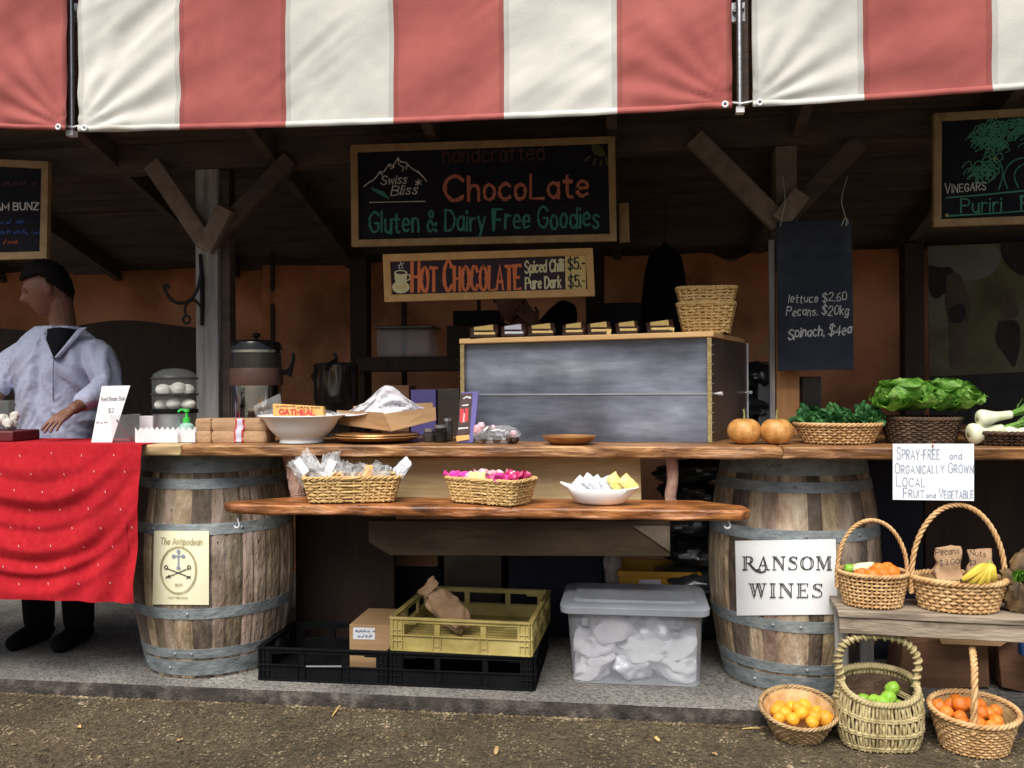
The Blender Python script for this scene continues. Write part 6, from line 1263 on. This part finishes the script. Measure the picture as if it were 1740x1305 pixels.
pl('painted_figure', [(1608, 470), (1630, 460), (1640, 490), (1652, 510), (1645, 550), (1640, 630), (1612, 632), (1616, 560), (1606, 520)], 'poster_brown', 3); pl('painted_figure', [(1612, 525), (1640, 510), (1642, 548), (1612, 550)], 'poster_dark', 4)
pl('painted_figure', [(1698, 545), (1732, 542), (1735, 580), (1728, 615), (1722, 628), (1706, 600), (1690, 580)], 'poster_dark', 3); pl('painted_figure', [(1702, 500), (1725, 498), (1735, 540), (1700, 544)], 'poster_brown', 2)
mb = MB(); mb.add([P(x, y, Yp - .001) for x, y in ((1579, 640), (1960, 620), (1960, 721), (1580, 721))], [(0, 1, 2, 3)]); mb.build('painted_ground', K['poster_dark'], po, smooth=0)
# black sacks piled behind the right barrel
sk_ = 0
for (px, py, rx, rz_, Y) in ((1180, 985, .20, .080, .64), (1190, 935, .19, .080, .66), (1165, 885, .19, .072, .63), (1185, 838, .18, .066, .66), (1178, 800, .19, .062, .64), (1240, 745, .22, .08, .95), (1262, 690, .2, .075, .98), (1292, 640, .16, .08, 1.0), (1180, 1050, .24, .10, .84)):
    c = P(px, py, Y); mb = MB(); mb.blob(c, (rx, .17, rz_ * .95), .16, 2.4, sk_, 40, 0, RZ(R.uniform(-.4, .4)) @ RY(R.uniform(-.12, .12)), fn=lambda d, v: v * (1 + .05 * math.sin(d.x * 17 + d.z * 9 + sk_)))
    lab = ['low black plastic sack behind the clear tub', 'second black sack up in the pile behind the clear tub', 'black sack level with the plank shelf end', 'black sack just under the counter beside the barrel', 'topmost black sack under the counter edge', 'black sack behind the display case near the counter', 'black sack behind the pumpkins', 'shiny black sack topmost behind the display case edge', 'lowest black sack hidden by the clear tub'][sk_]
    mb.build('plastic_sack', K['sack_plastic'], label=lab, cat='sack', group='black plastic sacks in a pile'); sk_ += 1
# ---------------------------------------------------------------- crates and tub on the platform
def crate(c, W_, D_, H_, mat, name, label, group=None, n_win=3, open_=True):
    c = Vector(c); t = T(name, label, 'crate', c, group); x0, x1, y0, y1 = c.x - W_ / 2, c.x + W_ / 2, c.y, c.y + D_; th = .012; z = c.z
    def side(a, b, inner):                        # a, b lower corners seen from outside
        d = (b - a); L = d.length; d.normalize(); nn = Vector((d.y, -d.x, 0)); mb = MB(); rot = Matrix((d, -nn, Vector((0, 0, 1)))).transposed()
        def bx(u0, u1, z0, z1, o=0, t_=th): mb.box(a + d * (u0 + u1) / 2 + nn * (o - t_ / 2) + Vector((0, 0, (z0 + z1) / 2)), (u1 - u0, t_, z1 - z0), rot)
        bx(0, L, 0, H_ * .47); bx(.002, L - .002, H_ * .86, H_ - .001, .0)
        bx(0, .055, H_ * .4701, H_ * .8599); bx(L - .055, L, H_ * .4701, H_ * .8599)
        n_ = n_win
        for i in range(1, n_): bx(L * i / n_ - .012, L * i / n_ + .012, H_ * .4701, H_ * .8599)
        for u in [L * i / n_ for i in range(1, n_)]:
            for q in (-.016, .016): bx(u + q - .002, u + q + .002, H_ * .06, H_ * .46, .006, .006)
            bx(u - .010, u + .010, H_ * .14, H_ * .20, .004, .004)
        for e in (0, 1):
            for q in (.006, .024, .046): u = q if e == 0 else L - q; bx(u - .0022, u + .0022, H_ * .05, H_ * .94, .006, .006)
            for zz in (.30, .47, .62): u0, u1 = (.004, .05) if e == 0 else (L - .05, L - .004); bx(u0, u1, H_ * zz - .002, H_ * zz + .002, .0065, .0065)
        bx(0, L, H_ * .455, H_ * .49, .008, .0075); bx(0, L, H_ * .94, H_ + .001, .009, .0085); bx(0, L, -.0005, H_ * .045, .007, .0065); bx(0.056, L - .056, H_ * .845, H_ * .872, .005, .0045)
        # arched tops of the openings
        for i in range(n_):
            u0 = max(.055, L * i / n_ + .012); u1 = min(L - .055, L * (i + 1) / n_ - .012)
            if i in (0, n_ - 1):
                bx(u0 if i == 0 else u1 - .05, u0 + .05 if i == 0 else u1, H_ * .79, H_ * .859)
        return mb
    P4 = [Vector((x0, y0, z)), Vector((x1, y0, z)), Vector((x1, y1, z)), Vector((x0, y1, z))]
    for i in range(4): side(P4[i], P4[(i + 1) % 4], 0).build('side', mat, t, bevel=.001, smooth=0)
    mb = MB(); mb.pb(x0 + th, x1 - th, y0 + th, y1 - th, z + .004, z + .012)
    for i in range(9): mb.pb(x0 + th, x1 - th, y0 + .03 + i * .042, y0 + .034 + i * .042, z + .012, z + .018)
    mb.build('base', mat, t, smooth=0); return t
Yk = -.06; xa, xb = X(436, Yk), X(659, Yk); xd = X(904, Yk); CH = .138
crate(((xa + xb) / 2, Yk, .001), xb - xa - .006, .40, CH, K['black_plastic'], 'stacking_crate', 'empty black plastic crate beside the left barrel holding a cardboard box', 'black plastic stacking crates')
crate(((xb + xd) / 2 + .002, Yk - .002, .001), xd - xb - .004, .56, CH, K['black_plastic'], 'stacking_crate', 'black plastic crate under the yellow crate', 'black plastic stacking crates')
xy0 = X(661, Yk); yc_ = crate(((xy0 + X(900, Yk)) / 2, Yk, CH + .003), X(900, Yk) - xy0, .56, .138, K['yellow_plastic'], 'stacking_crate', 'pale yellow plastic crate with a paper bag inside', None); yc_.rotation_euler.z = rad(-2.5)
t = T('cardboard_box', 'cardboard box with a blue printed label standing in the left black crate', 'box', (X(626, .08), .16, .02)); Yb_ = .05; mb = MB(); a, b = X(591, Yb_), X(668, Yb_); mb.pb(a, xb - .016, Yb_, .33, .021, P(626, 1062, Yb_).z); mb.build('carton', K['cardboard'], t, bevel=.003)
mb = MB(); mb.pan([(600, 1066), (637, 1067), (637, 1087), (600, 1086)], Yb_ - .001, .0008); mb.build('label', K['paper_white'], t); letters('label_print', t, K['ink_blue'], Yb_ - .0015, scrib(604, 634, 1074, 5) + scrib(608, 632, 1083, 6), 1.6)
mb = MB(); mb.pan([(520, 1131), (580, 1131), (580, 1133.5), (520, 1133.5)], Yk - .0105, .001); mb.build('scratch_label', K['grey_plastic'], label='thin pale printed line on the front of the left black crate', cat='label')
# folded kraft bag in the yellow crate
c = P(762, 1030, .12); t = T('paper_bag', 'crumpled brown paper bag leaning in the yellow crate', 'paper bag', (c.x, c.y, .17)); mb = MB()
rt_ = Matrix.Rotation(rad(42), 3, 'Y') @ RX(rad(-12))
mb.blob(c + Vector((0, 0, -.012)), (.105, .036, .052), .30, 2.2, 3, 44, 0, rt_)
rd = lambda v, f, k: 1 - 2.3 * abs(nz(v * f + Vector((k, 0, 0)), 1))
mb.v = [v + (v - c).normalized() * (.014 * rd(v, 12, 1) + .006 * rd(v, 27, 4)) for v in mb.v]
tp = c + rt_ @ Vector((-.095, 0, 0)); mb.grid(lambda u, v: tp + rt_ @ Vector((-.045 * v - .012 * nz((u * 5, 0, 1)) * v, .030 * math.cos(2 * PI * u) * (1 - .5 * v), .042 * math.sin(2 * PI * u) * (1 + .15 * v))) + Vector((nz((u * 9, v * 4, 2)), nz((u * 8, v * 4, 5)), 0)) * .008, 40, 6)
mb.build('bag', K['kraft'], t, smooth=25)
# clear storage tub with crumpled white bags
Yt = .03; zt_ = P(1070, 1046, Yt).z; x0, x1 = X(961, Yt), X(1192, Yt); xb0, xb1 = X(970, Yt), X(1188, Yt); Dt = .36
tb = T('storage_tub', 'large clear plastic storage tub with grey lid full of crumpled white bags', 'tub', ((x0 + x1) / 2, Yt + Dt / 2, .002)); mb = MB()
def rr_rect(x0, x1, y0, y1, z, r_=.035, n=6):
    o = []
    for cx, cy, a0 in ((x1 - r_, y0 + r_, -PI / 2), (x1 - r_, y1 - r_, 0), (x0 + r_, y1 - r_, PI / 2), (x0 + r_, y0 + r_, PI)):
        for i in range(n + 1): a = a0 + PI / 2 * i / n; o.append(Vector((cx + r_ * math.cos(a), cy + r_ * math.sin(a), z)))
    return o
L0 = rr_rect(xb0, xb1, Yt + .02, Yt + Dt - .02, .003); n_ = len(L0); rings = [L0]
for f in (.3, .6, .9, 1.0): rings.append([a.lerp(b, f) for a, b in zip(L0, rr_rect(x0, x1, Yt, Yt + Dt, zt_))])
rings.append(rr_rect(x0 - .012, x1 + .012, Yt - .012, Yt + Dt + .012, zt_)); rings.append(rr_rect(x0 - .012, x1 + .012, Yt - .012, Yt + Dt + .012, zt_ + .006))
vs = [v for q in rings for v in q]; mb.add(vs, [(i * n_ + j, i * n_ + (j + 1) % n_, (i + 1) * n_ + (j + 1) % n_, (i + 1) * n_ + j) for i in range(len(rings) - 1) for j in range(n_)] + [tuple(range(n_))]); mb.build('tub', K['tub_clear'], tb, smooth=40)
mb = MB(); zl = P(1070, 1018, Yt).z; q = [rr_rect(x0 - .028, x1 + .028, Yt - .028, Yt + Dt + .028, zt_ + .007, .05), rr_rect(x0 - .03, x1 + .03, Yt - .03, Yt + Dt + .03, zt_ + .035, .05), rr_rect(x0 - .015, x1 + .015, Yt - .015, Yt + Dt + .015, zt_ + .046, .05), rr_rect(x0 + .02, x1 - .02, Yt + .02, Yt + Dt - .02, zt_ + .046, .05), rr_rect(x0 + .03, x1 - .03, Yt + .03, Yt + Dt - .03, zt_ + .056, .05)]
vs = [v for r_ in q for v in r_]; mb.add(vs, [(i * n_ + j, i * n_ + (j + 1) % n_, (i + 1) * n_ + (j + 1) % n_, (i + 1) * n_ + j) for i in range(len(q) - 1) for j in range(n_)] + [tuple(range(n_)), tuple(4 * n_ + j for j in range(n_))]); mb.build('lid', K['lid_grey'], tb, smooth=35, bevel=.002)
mb = MB(); mb.pb(x0 + .06, x0 + .09, Yt - .016, Yt - .006, zt_ - .045, zt_ - .012); mb.pb(x1 - .14, x1 - .09, Yt - .015, Yt - .006, zt_ - .05, zt_ - .035); mb.build('latch', K['grey_plastic'], tb, bevel=.002)
k = 0
for zz, fs_ in ((.07, (.20, .50, .80)), (.155, (.24, .56, .82)), (.225, (.32, .70))):
    for f in fs_:
        c = Vector((x0 + (x1 - x0) * f, Yt + .125 + R.uniform(-.01, .03), zz + R.uniform(-.006, .006))); mb = MB(); rt_ = rrot(.5); mb.blob(c, (.100, .09, .060), .30, 2.2, k * 3.3, 64, 0, rt_)
        mb.v = [v + (v - c).normalized() * (.030 * (1 - 2.3 * abs(nz(v * 8 + Vector((k, 0, 0)), 1))) + .011 * (1 - 2.3 * abs(nz(v * 19 + Vector((0, k, 0)), 1)))) for v in mb.v]
        for v in mb.v: v.x = min(max(v.x, x0 + .022), x1 - .022); v.y = max(v.y, Yt + .028 - .02 * v.z); v.z = min(max(v.z, .006), zt_ - .004)
        mb.build('crumpled_bag', K[('tissue', 'paper_white', 'silver_foil')[(k * 5) % 3] if k != 4 else 'paper_white'], label='crumpled white bag inside the clear storage tub', cat='bag', group='crumpled bags in the clear tub', smooth=35); k += 1
# ochre box behind the tub
Yo = .52; t = T('ochre_crate', 'ochre yellow plastic box behind the clear tub with a pale label', 'box', (X(1118, Yo), Yo + .14, 0)); zo = P(1118, 972, Yo).z; a, b = X(1050, Yo), X(1188, Yo)
for q in ((a, b, Yo, Yo + .012), (a, b, Yo + .288, Yo + .30), (a, a + .012, Yo + .0121, Yo + .2879), (b - .012, b, Yo + .0121, Yo + .2879)):
    mb = MB(); mb.pb(*q, .001, zo); mb.build('side', K['ochre_plastic'], t, bevel=.002)
mb = MB(); mb.pb(a - .006, b + .006, Yo - .008, Yo - .001, zo - .022, zo + .002); mb.build('rim', K['ochre_plastic'], t, bevel=.002)
mb = MB(); mb.pan([(1086, 985), (1123, 985), (1123, 997), (1086, 997)], Yo - .001, .0008); mb.build('label', K['tissue'], t)
mb = MB(); mb.blob(P(1040, 965, .6), (.04, .05, .10), .5, 3, 4, 24); mb.build('clear_bag', K['cellophane'], label='crinkled clear bag left of the ochre box in the shade', cat='bag', smooth=25)
# ---------------------------------------------------------------- little bench and baskets on the right
YBn = -.30; c0 = P(1424, 1037, YBn); zB_ = c0.z; th_b = .058
bn = T('low_bench', 'low weathered grey-brown bench at the right carrying two handled baskets', 'bench', (c0.x + .4, YBn + .1, 0)); yaw = rad(-5); d = Vector((math.cos(yaw), math.sin(yaw), 0)); nn = Vector((-d.y, d.x, 0)); o = Vector((c0.x, YBn, 0)); Lb = 1.1
mb = MB(); e = [o, o + d * Lb, o + d * Lb + nn * .115, o + nn * .115]; slab(mb, [tuple(v) for v in e], zB_ - .025, zB_, .004, .05, seed=6); mb.build('seat_plank', K['bench_wood'], bn, bevel=.003)
mb = MB(); e2 = [v + nn * .119 for v in e[:2]] + [v + nn * .24 for v in e[:2]][::-1]; slab(mb, [tuple(v) for v in e2], zB_ - .025, zB_ - .002, .004, .05, seed=8); mb.build('seat_plank', K['bench_wood'], bn, bevel=.003)
mb = MB(); e3 = [o + d * .004 + nn * .006, o + d * (Lb - .004) + nn * .006, o + d * (Lb - .004) + nn * .036, o + d * .004 + nn * .036]; slab(mb, [tuple(v) for v in e3], zB_ - .085, zB_ - .0255, .003, .05, seed=9); mb.build('front_rail', K['bench_wood'], bn, bevel=.003)
for u_, w_ in ((.035, .21), (.135, .27), (1.03, .21)):
    q = o + d * u_ + nn * (w_ - .03 if u_ != .135 else w_ - .03); mb = MB(); mb.box((q.x, q.y, (zB_ - .026) / 2 + .001), (.046, .04, zB_ - .028), RZ(yaw)); mb.build('leg', K['grey_timber'], bn, bevel=.003)
def bench_pt(px, w_):                                     # point on the bench top under a photo column
    r = ray(px, 1000); best = None
    q = o + nn * w_; den = r.x * d.y - r.y * d.x; tt = ((q.x - CAM.x) * d.y - (q.y - CAM.y) * d.x) / den; p = CAM + r * tt; return Vector((p.x, p.y, zB_ + .001))
def arch(c, r_, h, z0, yaw_=0, n=9, sq=2.0):
    return [Vector(c) + RZ(yaw_) @ Vector((-r_ * se(PI * i / (n - 1), sq)[0] * -1 * -1, 0, z0 + h * se(PI * i / (n - 1), sq)[1])) for i in range(n)]
# small handled basket
c = bench_pt(1482, .11); r_ = 60 * S(1482, c.y); t = T('handled_basket', 'smaller pale handled basket of oranges and gourds on the bench', 'basket', c)
h_ = P(1482, 985, c.y - r_).z - c.z; weave(c + Vector((0, 0, .003)), (r_ * .97, r_ * .80), (r_ * .80, r_ * .66), h_, 9, 40, .003, .0042, K['wicker'], t, rimr=.0062, rz=yaw)
handle([c + Vector((-r_ * 1.0, 0, h_ * .5))] + arch(c, r_ * 1.0, P(1482, 884, c.y).z - c.z - h_, h_) + [c + Vector((r_ * 1.0, 0, h_ * .5))], .0068, K['wicker'], t, 3, 12)
def fruit(nm, mat, c, q, lab, cat, grp, seed, top=None, el=1.0):
    q *= R.uniform(.88, 1.08)
    t = T(nm, lab, cat, Vector(c) - Vector((0, 0, q)), grp); mb = MB(); mb.blob(c, (q, q, q * el), .11, 1.8, seed * 1.37 + q * 999, 24, 0, rrot(.9), R.uniform(.72, 1.06)); mb.build('peel', K[mat], t, smooth=180)
    mb = MB(); dd = rrot(1.1) @ Vector((0, -.2, 1)); dd.normalize(); b = Vector(c) + dd * q * el * .985; rt = dd.to_track_quat('Z', 'Y').to_matrix(); mb.lathe([(q * .10, 0), (q * .08, q * .05), (0, q * .06)], (0, 0, 0), 8, 0, 1, 1, None, rt); mb.v = [v + b for v in mb.v]; mb.build('stem_end', K['stem_green'], t)
    return t
for k, (px, py, dy) in enumerate(((1463, 975, -.05), (1482, 979, -.06), (1500, 977, -.055), (1515, 974, -.03), (1474, 972, .0), (1494, 969, .0), (1508, 968, .02))): fruit('orange', 'orange_peel', P(px, py, c.y + dy), .028, 'orange in the smaller handled basket on the bench', 'orange', 'oranges in the smaller handled basket', k)
t = T('gourd', 'pale cream gourd lying across the small handled basket', 'gourd', P(1468, 968, c.y)); mb = MB(); mb.tube(cat_rom([P(1450, 972, c.y - .04), P(1460, 968, c.y - .04), P(1472, 962, c.y - .04), P(1484, 957, c.y - .04)], 6), [.008, .014, .018, .021, .023, .024, .024, .023, .022, .021, .019, .017, .015, .013, .011, .010, .008, .006, .004], 16); mb.build('flesh', K['gourd_skin'], t)
mb = MB(); mb.tube([P(1483, 958, c.y - .04), P(1487, 956, c.y - .04)], .004, 6); mb.build('stalk', K['stem_green'], t)
t = T('gourd', 'small green striped gourd at the left of the small basket', 'gourd', P(1443, 975, c.y)); mb = MB(); mb.blob(P(1443, 966, c.y - .02), (.020, .02, .017), .1, 3, 3, 18); mb.build('flesh', K['lime_peel'], t); mb = MB(); mb.tube([P(1436, 962, c.y - .03), P(1432, 958, c.y - .03)], .003, 6); mb.build('stalk', K['stem_green'], t)
# big handled basket
c = bench_pt(1628, .105); r_ = 80 * S(1628, c.y); t = T('handled_basket', 'larger glossy brown handled basket of nut bags and bananas on the bench', 'basket', c)
h_ = P(1628, 994, c.y - r_ * .6).z - c.z; weave(c + Vector((0, 0, .003)), (r_ * .96, r_ * .66), (r_ * .78, r_ * .52), h_, 8, 40, .0045, .0058, K['wicker'], t, rimr=.0085, rz=yaw, liner=K['wicker_brown'])
handle([c + Vector((-r_ * 1.0, 0, h_ * .5))] + arch(c, r_ * 1.0, P(1628, 858, c.y).z - c.z - h_, h_, 0) + [c + Vector((r_ * 1.0, 0, h_ * .5))], .0085, K['wicker'], t, 3, 13)
def nutbag(px, py, w_, h, lab, seed, rz, Y, txt):
    b = P(px, py, Y); t = T('nut_bag', lab, 'paper bag', b, 'brown paper nut bags in the basket'); mb = MB()
    def f(u, v):
        a = 2 * PI * u; sx, sy = se(a, 4); s_ = 1 - .10 * v + .05 * math.sin(v * 7 + seed)
        q = RZ(rz) @ Vector((sx * w_ / 2 * s_, sy * .032 * (1 - .45 * v), h * v + .006 * sx * v)); return b + q + Vector((nz(q * 26 + Vector((seed, 0, 0)), 1), nz(q * 24 + Vector((0, seed, 0)), 1), nz(q * 25, 1))) * .011
    mb.grid(f, 44, 18); mb.add([f(i / 44, 1) for i in range(44)], [tuple(range(44))]); mb.build('bag', K['kraft'], t, smooth=25)
    for tx in txt: letters('lettering', t, K['ink_black'], Y, text_strokes(*tx), 1.2, lambda x, y, o_: P(x, y, Y - .041 - o_ + .012 * (py - y) / 60))
nutbag(1610, 982, .092, .108, 'left brown paper bag marked pecans in the big basket', 2, .1, c.y - .02, (('Pecans', 1590, 1630, 944, 940, 10), ('$3.00', 1596, 1630, 961, 958, 9)))
nutbag(1665, 982, .085, .10, 'right brown paper bag beside the bananas in the big basket', 5, -.35, c.y + .0, (('Nuts', 1648, 1675, 944, 946, 9), ('$3', 1647, 1658, 960, 961, 8)))
t = T('banana_bunch', 'bunch of yellow bananas hanging over the right rim of the big basket', 'bananas', P(1672, 985, c.y - .09))
for k, (x1_, y1_) in enumerate(((1634, 990), (1646, 996), (1660, 1000), (1674, 998), (1688, 992))):
    a = P(1678, 962, c.y - .07); e = P(x1_, y1_ - 4, c.y - .115 + .006 * k); mid = a.lerp(e, .5) + Vector((-.004, -.024, .012)); mb = MB(); mb.tube(cat_rom([a, a.lerp(mid, .5) + Vector((0, -.01, .008)), mid, mid.lerp(e, .6) + Vector((0, -.004, 0)), e], 5), [.005, .007, .010, .012, .0135, .0145, .015, .0155, .0155, .0155, .015, .0148, .0145, .014, .013, .012, .011, .0095, .008, .006, .004], 8); b_ = mb.build('banana', K['banana_skin'], t); mb = MB(); mb.blob(e, .0055, .2, n=8); mb.build('tip', K['dark_tip'], b_)
mb = MB(); mb.tube([P(1678, 964, c.y - .07), P(1682, 952, c.y - .065)], [.011, .008], 8); mb.build('crown_stalk', K['stem_green'], t)
# yams at right edge
for k, (px, py, q, el, lab) in enumerate(((1722, 1010, .040, 1.4, 'mottled brown yam at the right edge of the bench'), (1740, 1025, .045, 1.3, 'dark knobbly yam cut off by the right edge'), (1735, 960, .036, 1.5, 'upper brown yam leaning above the others'), (1716, 985, .030, 1.3, 'small brown yam between the basket and the leaves'))):
    b = bench_pt(px, .10); cc = P(px, py, b.y); mb = MB(); mb.blob(cc, (q * .85, q * .85, q * el * 1.1), .30, 2.4, k * 2, 30, 0, RY(R.uniform(-.7, .7))); mb.build('yam', K['yam_skin'], label=lab, cat='yam', group='yams on the bench end')
b = bench_pt(1735, .06); mb = MB()
for j in range(9): leaf(mb, P(1722 + 3 * j, 985, b.y - .03), (R.uniform(-.5, .5), -.4, R.uniform(.2, 1)), (0, -.7, .6), .05, .02, .6, .004, 6, 4, j)
mb.build('leafy_sprig', K['lettuce'], label='small green leafy sprig on top of the yams', cat='leaves', smooth=60)
# cardboard boxes under the bench
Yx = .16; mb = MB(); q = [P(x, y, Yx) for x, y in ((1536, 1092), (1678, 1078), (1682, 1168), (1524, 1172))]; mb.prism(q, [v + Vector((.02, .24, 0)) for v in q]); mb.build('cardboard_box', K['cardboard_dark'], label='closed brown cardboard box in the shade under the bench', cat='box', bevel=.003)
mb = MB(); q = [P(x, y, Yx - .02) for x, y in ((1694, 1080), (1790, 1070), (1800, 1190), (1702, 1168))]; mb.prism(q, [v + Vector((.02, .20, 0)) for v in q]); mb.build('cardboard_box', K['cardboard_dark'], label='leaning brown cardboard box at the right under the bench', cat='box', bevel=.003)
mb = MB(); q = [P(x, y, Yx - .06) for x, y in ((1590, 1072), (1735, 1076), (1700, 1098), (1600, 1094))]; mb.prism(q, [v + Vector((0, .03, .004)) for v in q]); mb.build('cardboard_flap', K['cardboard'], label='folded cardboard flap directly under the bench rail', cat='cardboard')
mb = MB(); mb.pb(X(1733, .05), X(1800, .05), .05, .09, P(1740, 1115, .05).z, P(1740, 1085, .05).z); mb.build('blue_tub', K['blue_tarp'], label='bright blue plastic edge at the right under the bench', cat='tub', bevel=.004)
# ---------------------------------------------------------------- baskets on the gravel
def gpt(px, py): return PZ(px, py, GZ)
b = gpt(1356, 1268); r_ = 67 * S(1352, b.y); c = Vector((X(1353, b.y + .09), b.y + r_ * .62, GZ + .004)); t = T('round_basket', 'wide shallow brown basket of yellow-orange mandarins on the gravel', 'basket', c)
weave(c, (r_ * 1.0, r_ * .98), (r_ * .60, r_ * .58), .105, 8, 48, .0025, .0042, K['wicker_brown'], t, rimr=.0055, hi=lambda a: 1 + .30 * math.sin(a), liner=K['wicker'])
for k in range(15):
    a = k * 2.4; q = .30 * r_ * math.sqrt(k) * .62; fruit('mandarin', 'mandarin_peel', c + Vector((q * math.cos(a), q * math.sin(a), .088 - .012 * (k / 15) + .012 * (k < 4))), .0265, 'yellow-orange mandarin in the shallow basket on the gravel', 'mandarin', 'mandarins in the shallow basket', k, el=.88)
b = gpt(1494, 1283); s_ = S(1494, b.y); r_ = 73 * s_; c = Vector((X(1495, b.y + .06), b.y + .105, GZ + .004)); t = T('handled_basket', 'tall olive willow basket with a stout handle holding green limes', 'basket', c)
h_ = .205; hi_ = lambda a: 1 + .20 * math.sin(a) + .05 * abs(math.cos(a)) ** 4
mb = MB(); N = 72
ev_ = even(2.9, .66)
def wp(a, tt, off=0):
    bl = .76 + .24 * math.sin(PI * min(1, tt * .80 + .10)) ** .8 + .10 * max(0, tt - .6); sx, sy = se(ev_(a), 2.9); rx = r_ * bl + off; ry = .105 * bl + off; return c + Vector((sx * rx, sy * ry, h_ * tt * (hi_(a) if tt > .3 else 1 + (hi_(a) - 1) * tt / .3)))
for j in range(N):
    a = 2 * PI * j / N; mb.tube(cat_rom([wp(a + .02 * math.sin(j), tt, .003 * (1 if (j + k) % 2 else -1)) for k, tt in enumerate((0, .2, .42, .62, .82, 1.0))], 3), .0054, 6, tone=R.uniform(.7, 1))
mb.build('upright_rods', K['wicker_olive'], t, smooth=80)
mb = MB()
for tt in (.03, .07, .34, .38, .66, .70):
    for sg in (1, -1): mb.tube([wp(2 * PI * j / 132, tt + .006 * sg, .006 * sg * math.cos(N / 2 * 2 * PI * j / 288)) for j in range(288)], .0034, 5, 0, True)
mb.build('weave', K['wicker_olive'], t, smooth=80)
mb = MB()
for s3 in range(3): mb.tube([wp(2 * PI * j / 120, 1, .007 * math.cos(2 * PI * (j / 120 * 20 + s3 / 3))) + Vector((0, 0, .007 * math.sin(2 * PI * (j / 120 * 20 + s3 / 3)))) for j in range(120)], .0068, 6, 0, True)
mb.build('rim', K['wicker_olive'], t, smooth=80)
mb = MB(); vs = [wp(2 * PI * j / 48, tt, -.012) for tt in (.03, .3, .6, .9) for j in range(48)]; mb.add(vs, [(i * 48 + j, i * 48 + (j + 1) % 48, (i + 1) * 48 + (j + 1) % 48, (i + 1) * 48 + j) for i in range(3) for j in range(48)] + [tuple(range(48))]); mb.build('lining', K['wicker_dark'], t)
handle([wp(PI, .72, .002)] + [wp(PI, 1, 0)] + [c + Vector((-r_ * .97, 0, .285)), c + Vector((-r_ * .84, 0, .345)), c + Vector((-r_ * .5, 0, .374)), c + Vector((r_ * .2, 0, .380)), c + Vector((r_ * .7, 0, .358)), c + Vector((r_ * .95, 0, .30))] + [wp(0, 1, 0), wp(0, .72, .002)], .0125, K['wicker_olive'], t, 3, 12, True)
for k, (px, py, dy) in enumerate(((1487, 1192, -.03), (1510, 1186, -.035), (1516, 1170, .0), (1466, 1192, .01), (1500, 1196, -.05), (1482, 1206, -.05), (1525, 1200, .0), (1505, 1200, .03), (1450, 1204, .02))): fruit('lime', 'lime_peel', P(px, py, c.y + dy), .030, 'bright green lime in the tall willow basket', 'lime', 'limes in the tall willow basket', k, el=.9)
b = gpt(1650, 1289); s_ = S(1650, b.y); r_ = 77 * s_; c = Vector((X(1650, b.y + .10), b.y + .095, GZ + .004)); t = T('handled_basket', 'round pale basket of oranges on the gravel with its handle seen edge on', 'basket', c)
weave(c, (r_ * .98, .135), (r_ * .72, .10), .135, 11, 52, .003, .0044, K['wicker'], t, rimr=.0075, hi=lambda a: 1 + .12 * math.sin(a), liner=K['wicker_brown'])
ht = P(1652, 1104, c.y).z - c.z; hv = Vector((c.x - CAM.x, c.y - CAM.y, 0)).normalized()
handle([c - hv * .128 + Vector((0, 0, .09))] + [c - hv * .126 * math.cos(PI * i / 8) + Vector((.004 * math.sin(i), 0, .135 + (ht - .135) * math.sin(PI * i / 8) ** .6)) for i in range(9)] + [c + hv * .128 + Vector((0, 0, .09))], .0105, K['wicker'], t, 3, 9)
for k in range(16):
    a = k * 2.4 + .5; q = .27 * math.sqrt(k + .3); fruit('orange', 'orange_peel', c + Vector((q * r_ * .68 * math.cos(a) - .012, q * .092 * math.sin(a), .122 + (.022 if k < 3 else .0) + .012 * math.sin(a) - .004 * (k > 9))), .027, 'orange in the round basket standing on the gravel', 'orange', 'oranges in the round gravel basket', k, el=.95)
# small litter on the gravel
for pts, r_, m_, lab, nm in (([(565, 1219), (582, 1197)], .0045, 'straw', 'pale straw twig lying on the gravel', 'twig'), ([(1261, 1241), (1292, 1240)], .003, 'straw', 'thin pale stick beside the shallow basket', 'twig')):
    a, e = (gpt(*p) + Vector((0, 0, .006)) for p in pts); mb = MB(); mb.tube([a, a.lerp(e, .5) + Vector((0, 0, .002)), e], [r_ * .6, r_, r_ * .7], 6); mb.build(nm, K[m_], label=lab, cat='twig')
mb = MB(); mb.blob(gpt(944, 1212) + Vector((0, 0, .008)), (.02, .012, .009), .5, 5, 2, 14); mb.build('red_wrapper', K['red_tape'], label='scrap of red wrapper against the kerb', cat='litter', smooth=25)
mb = MB(); mb.blob(gpt(484, 1221) + Vector((0, 0, .003)), (.012, .007, .004), .5, 4, 5, 12); mb.build('dead_leaf', K['dark_tip'], label='small dark leaf on the gravel', cat='leaf', smooth=25)

for px, py, k in ((132, 1236, 1), (300, 1262, 2), (690, 1252, 3), (842, 1284, 4), (1120, 1262, 5), (1218, 1286, 6)):
    p = gpt(px, py) + Vector((0, 0, .005)); mb = MB(); a = R.uniform(0, 6); leaf(mb, p, (math.cos(a), math.sin(a), .12), (0, 0, 1), R.uniform(.022, .036), .008, R.uniform(-.4, .9), .003, 6, 4, k)
    mb.build('dry_leaf', K['straw' if k % 2 else 'wicker_brown'], label='small curled dry leaf lying loose on the open gravel', cat='leaf', group='dry leaves on the gravel', smooth=60)
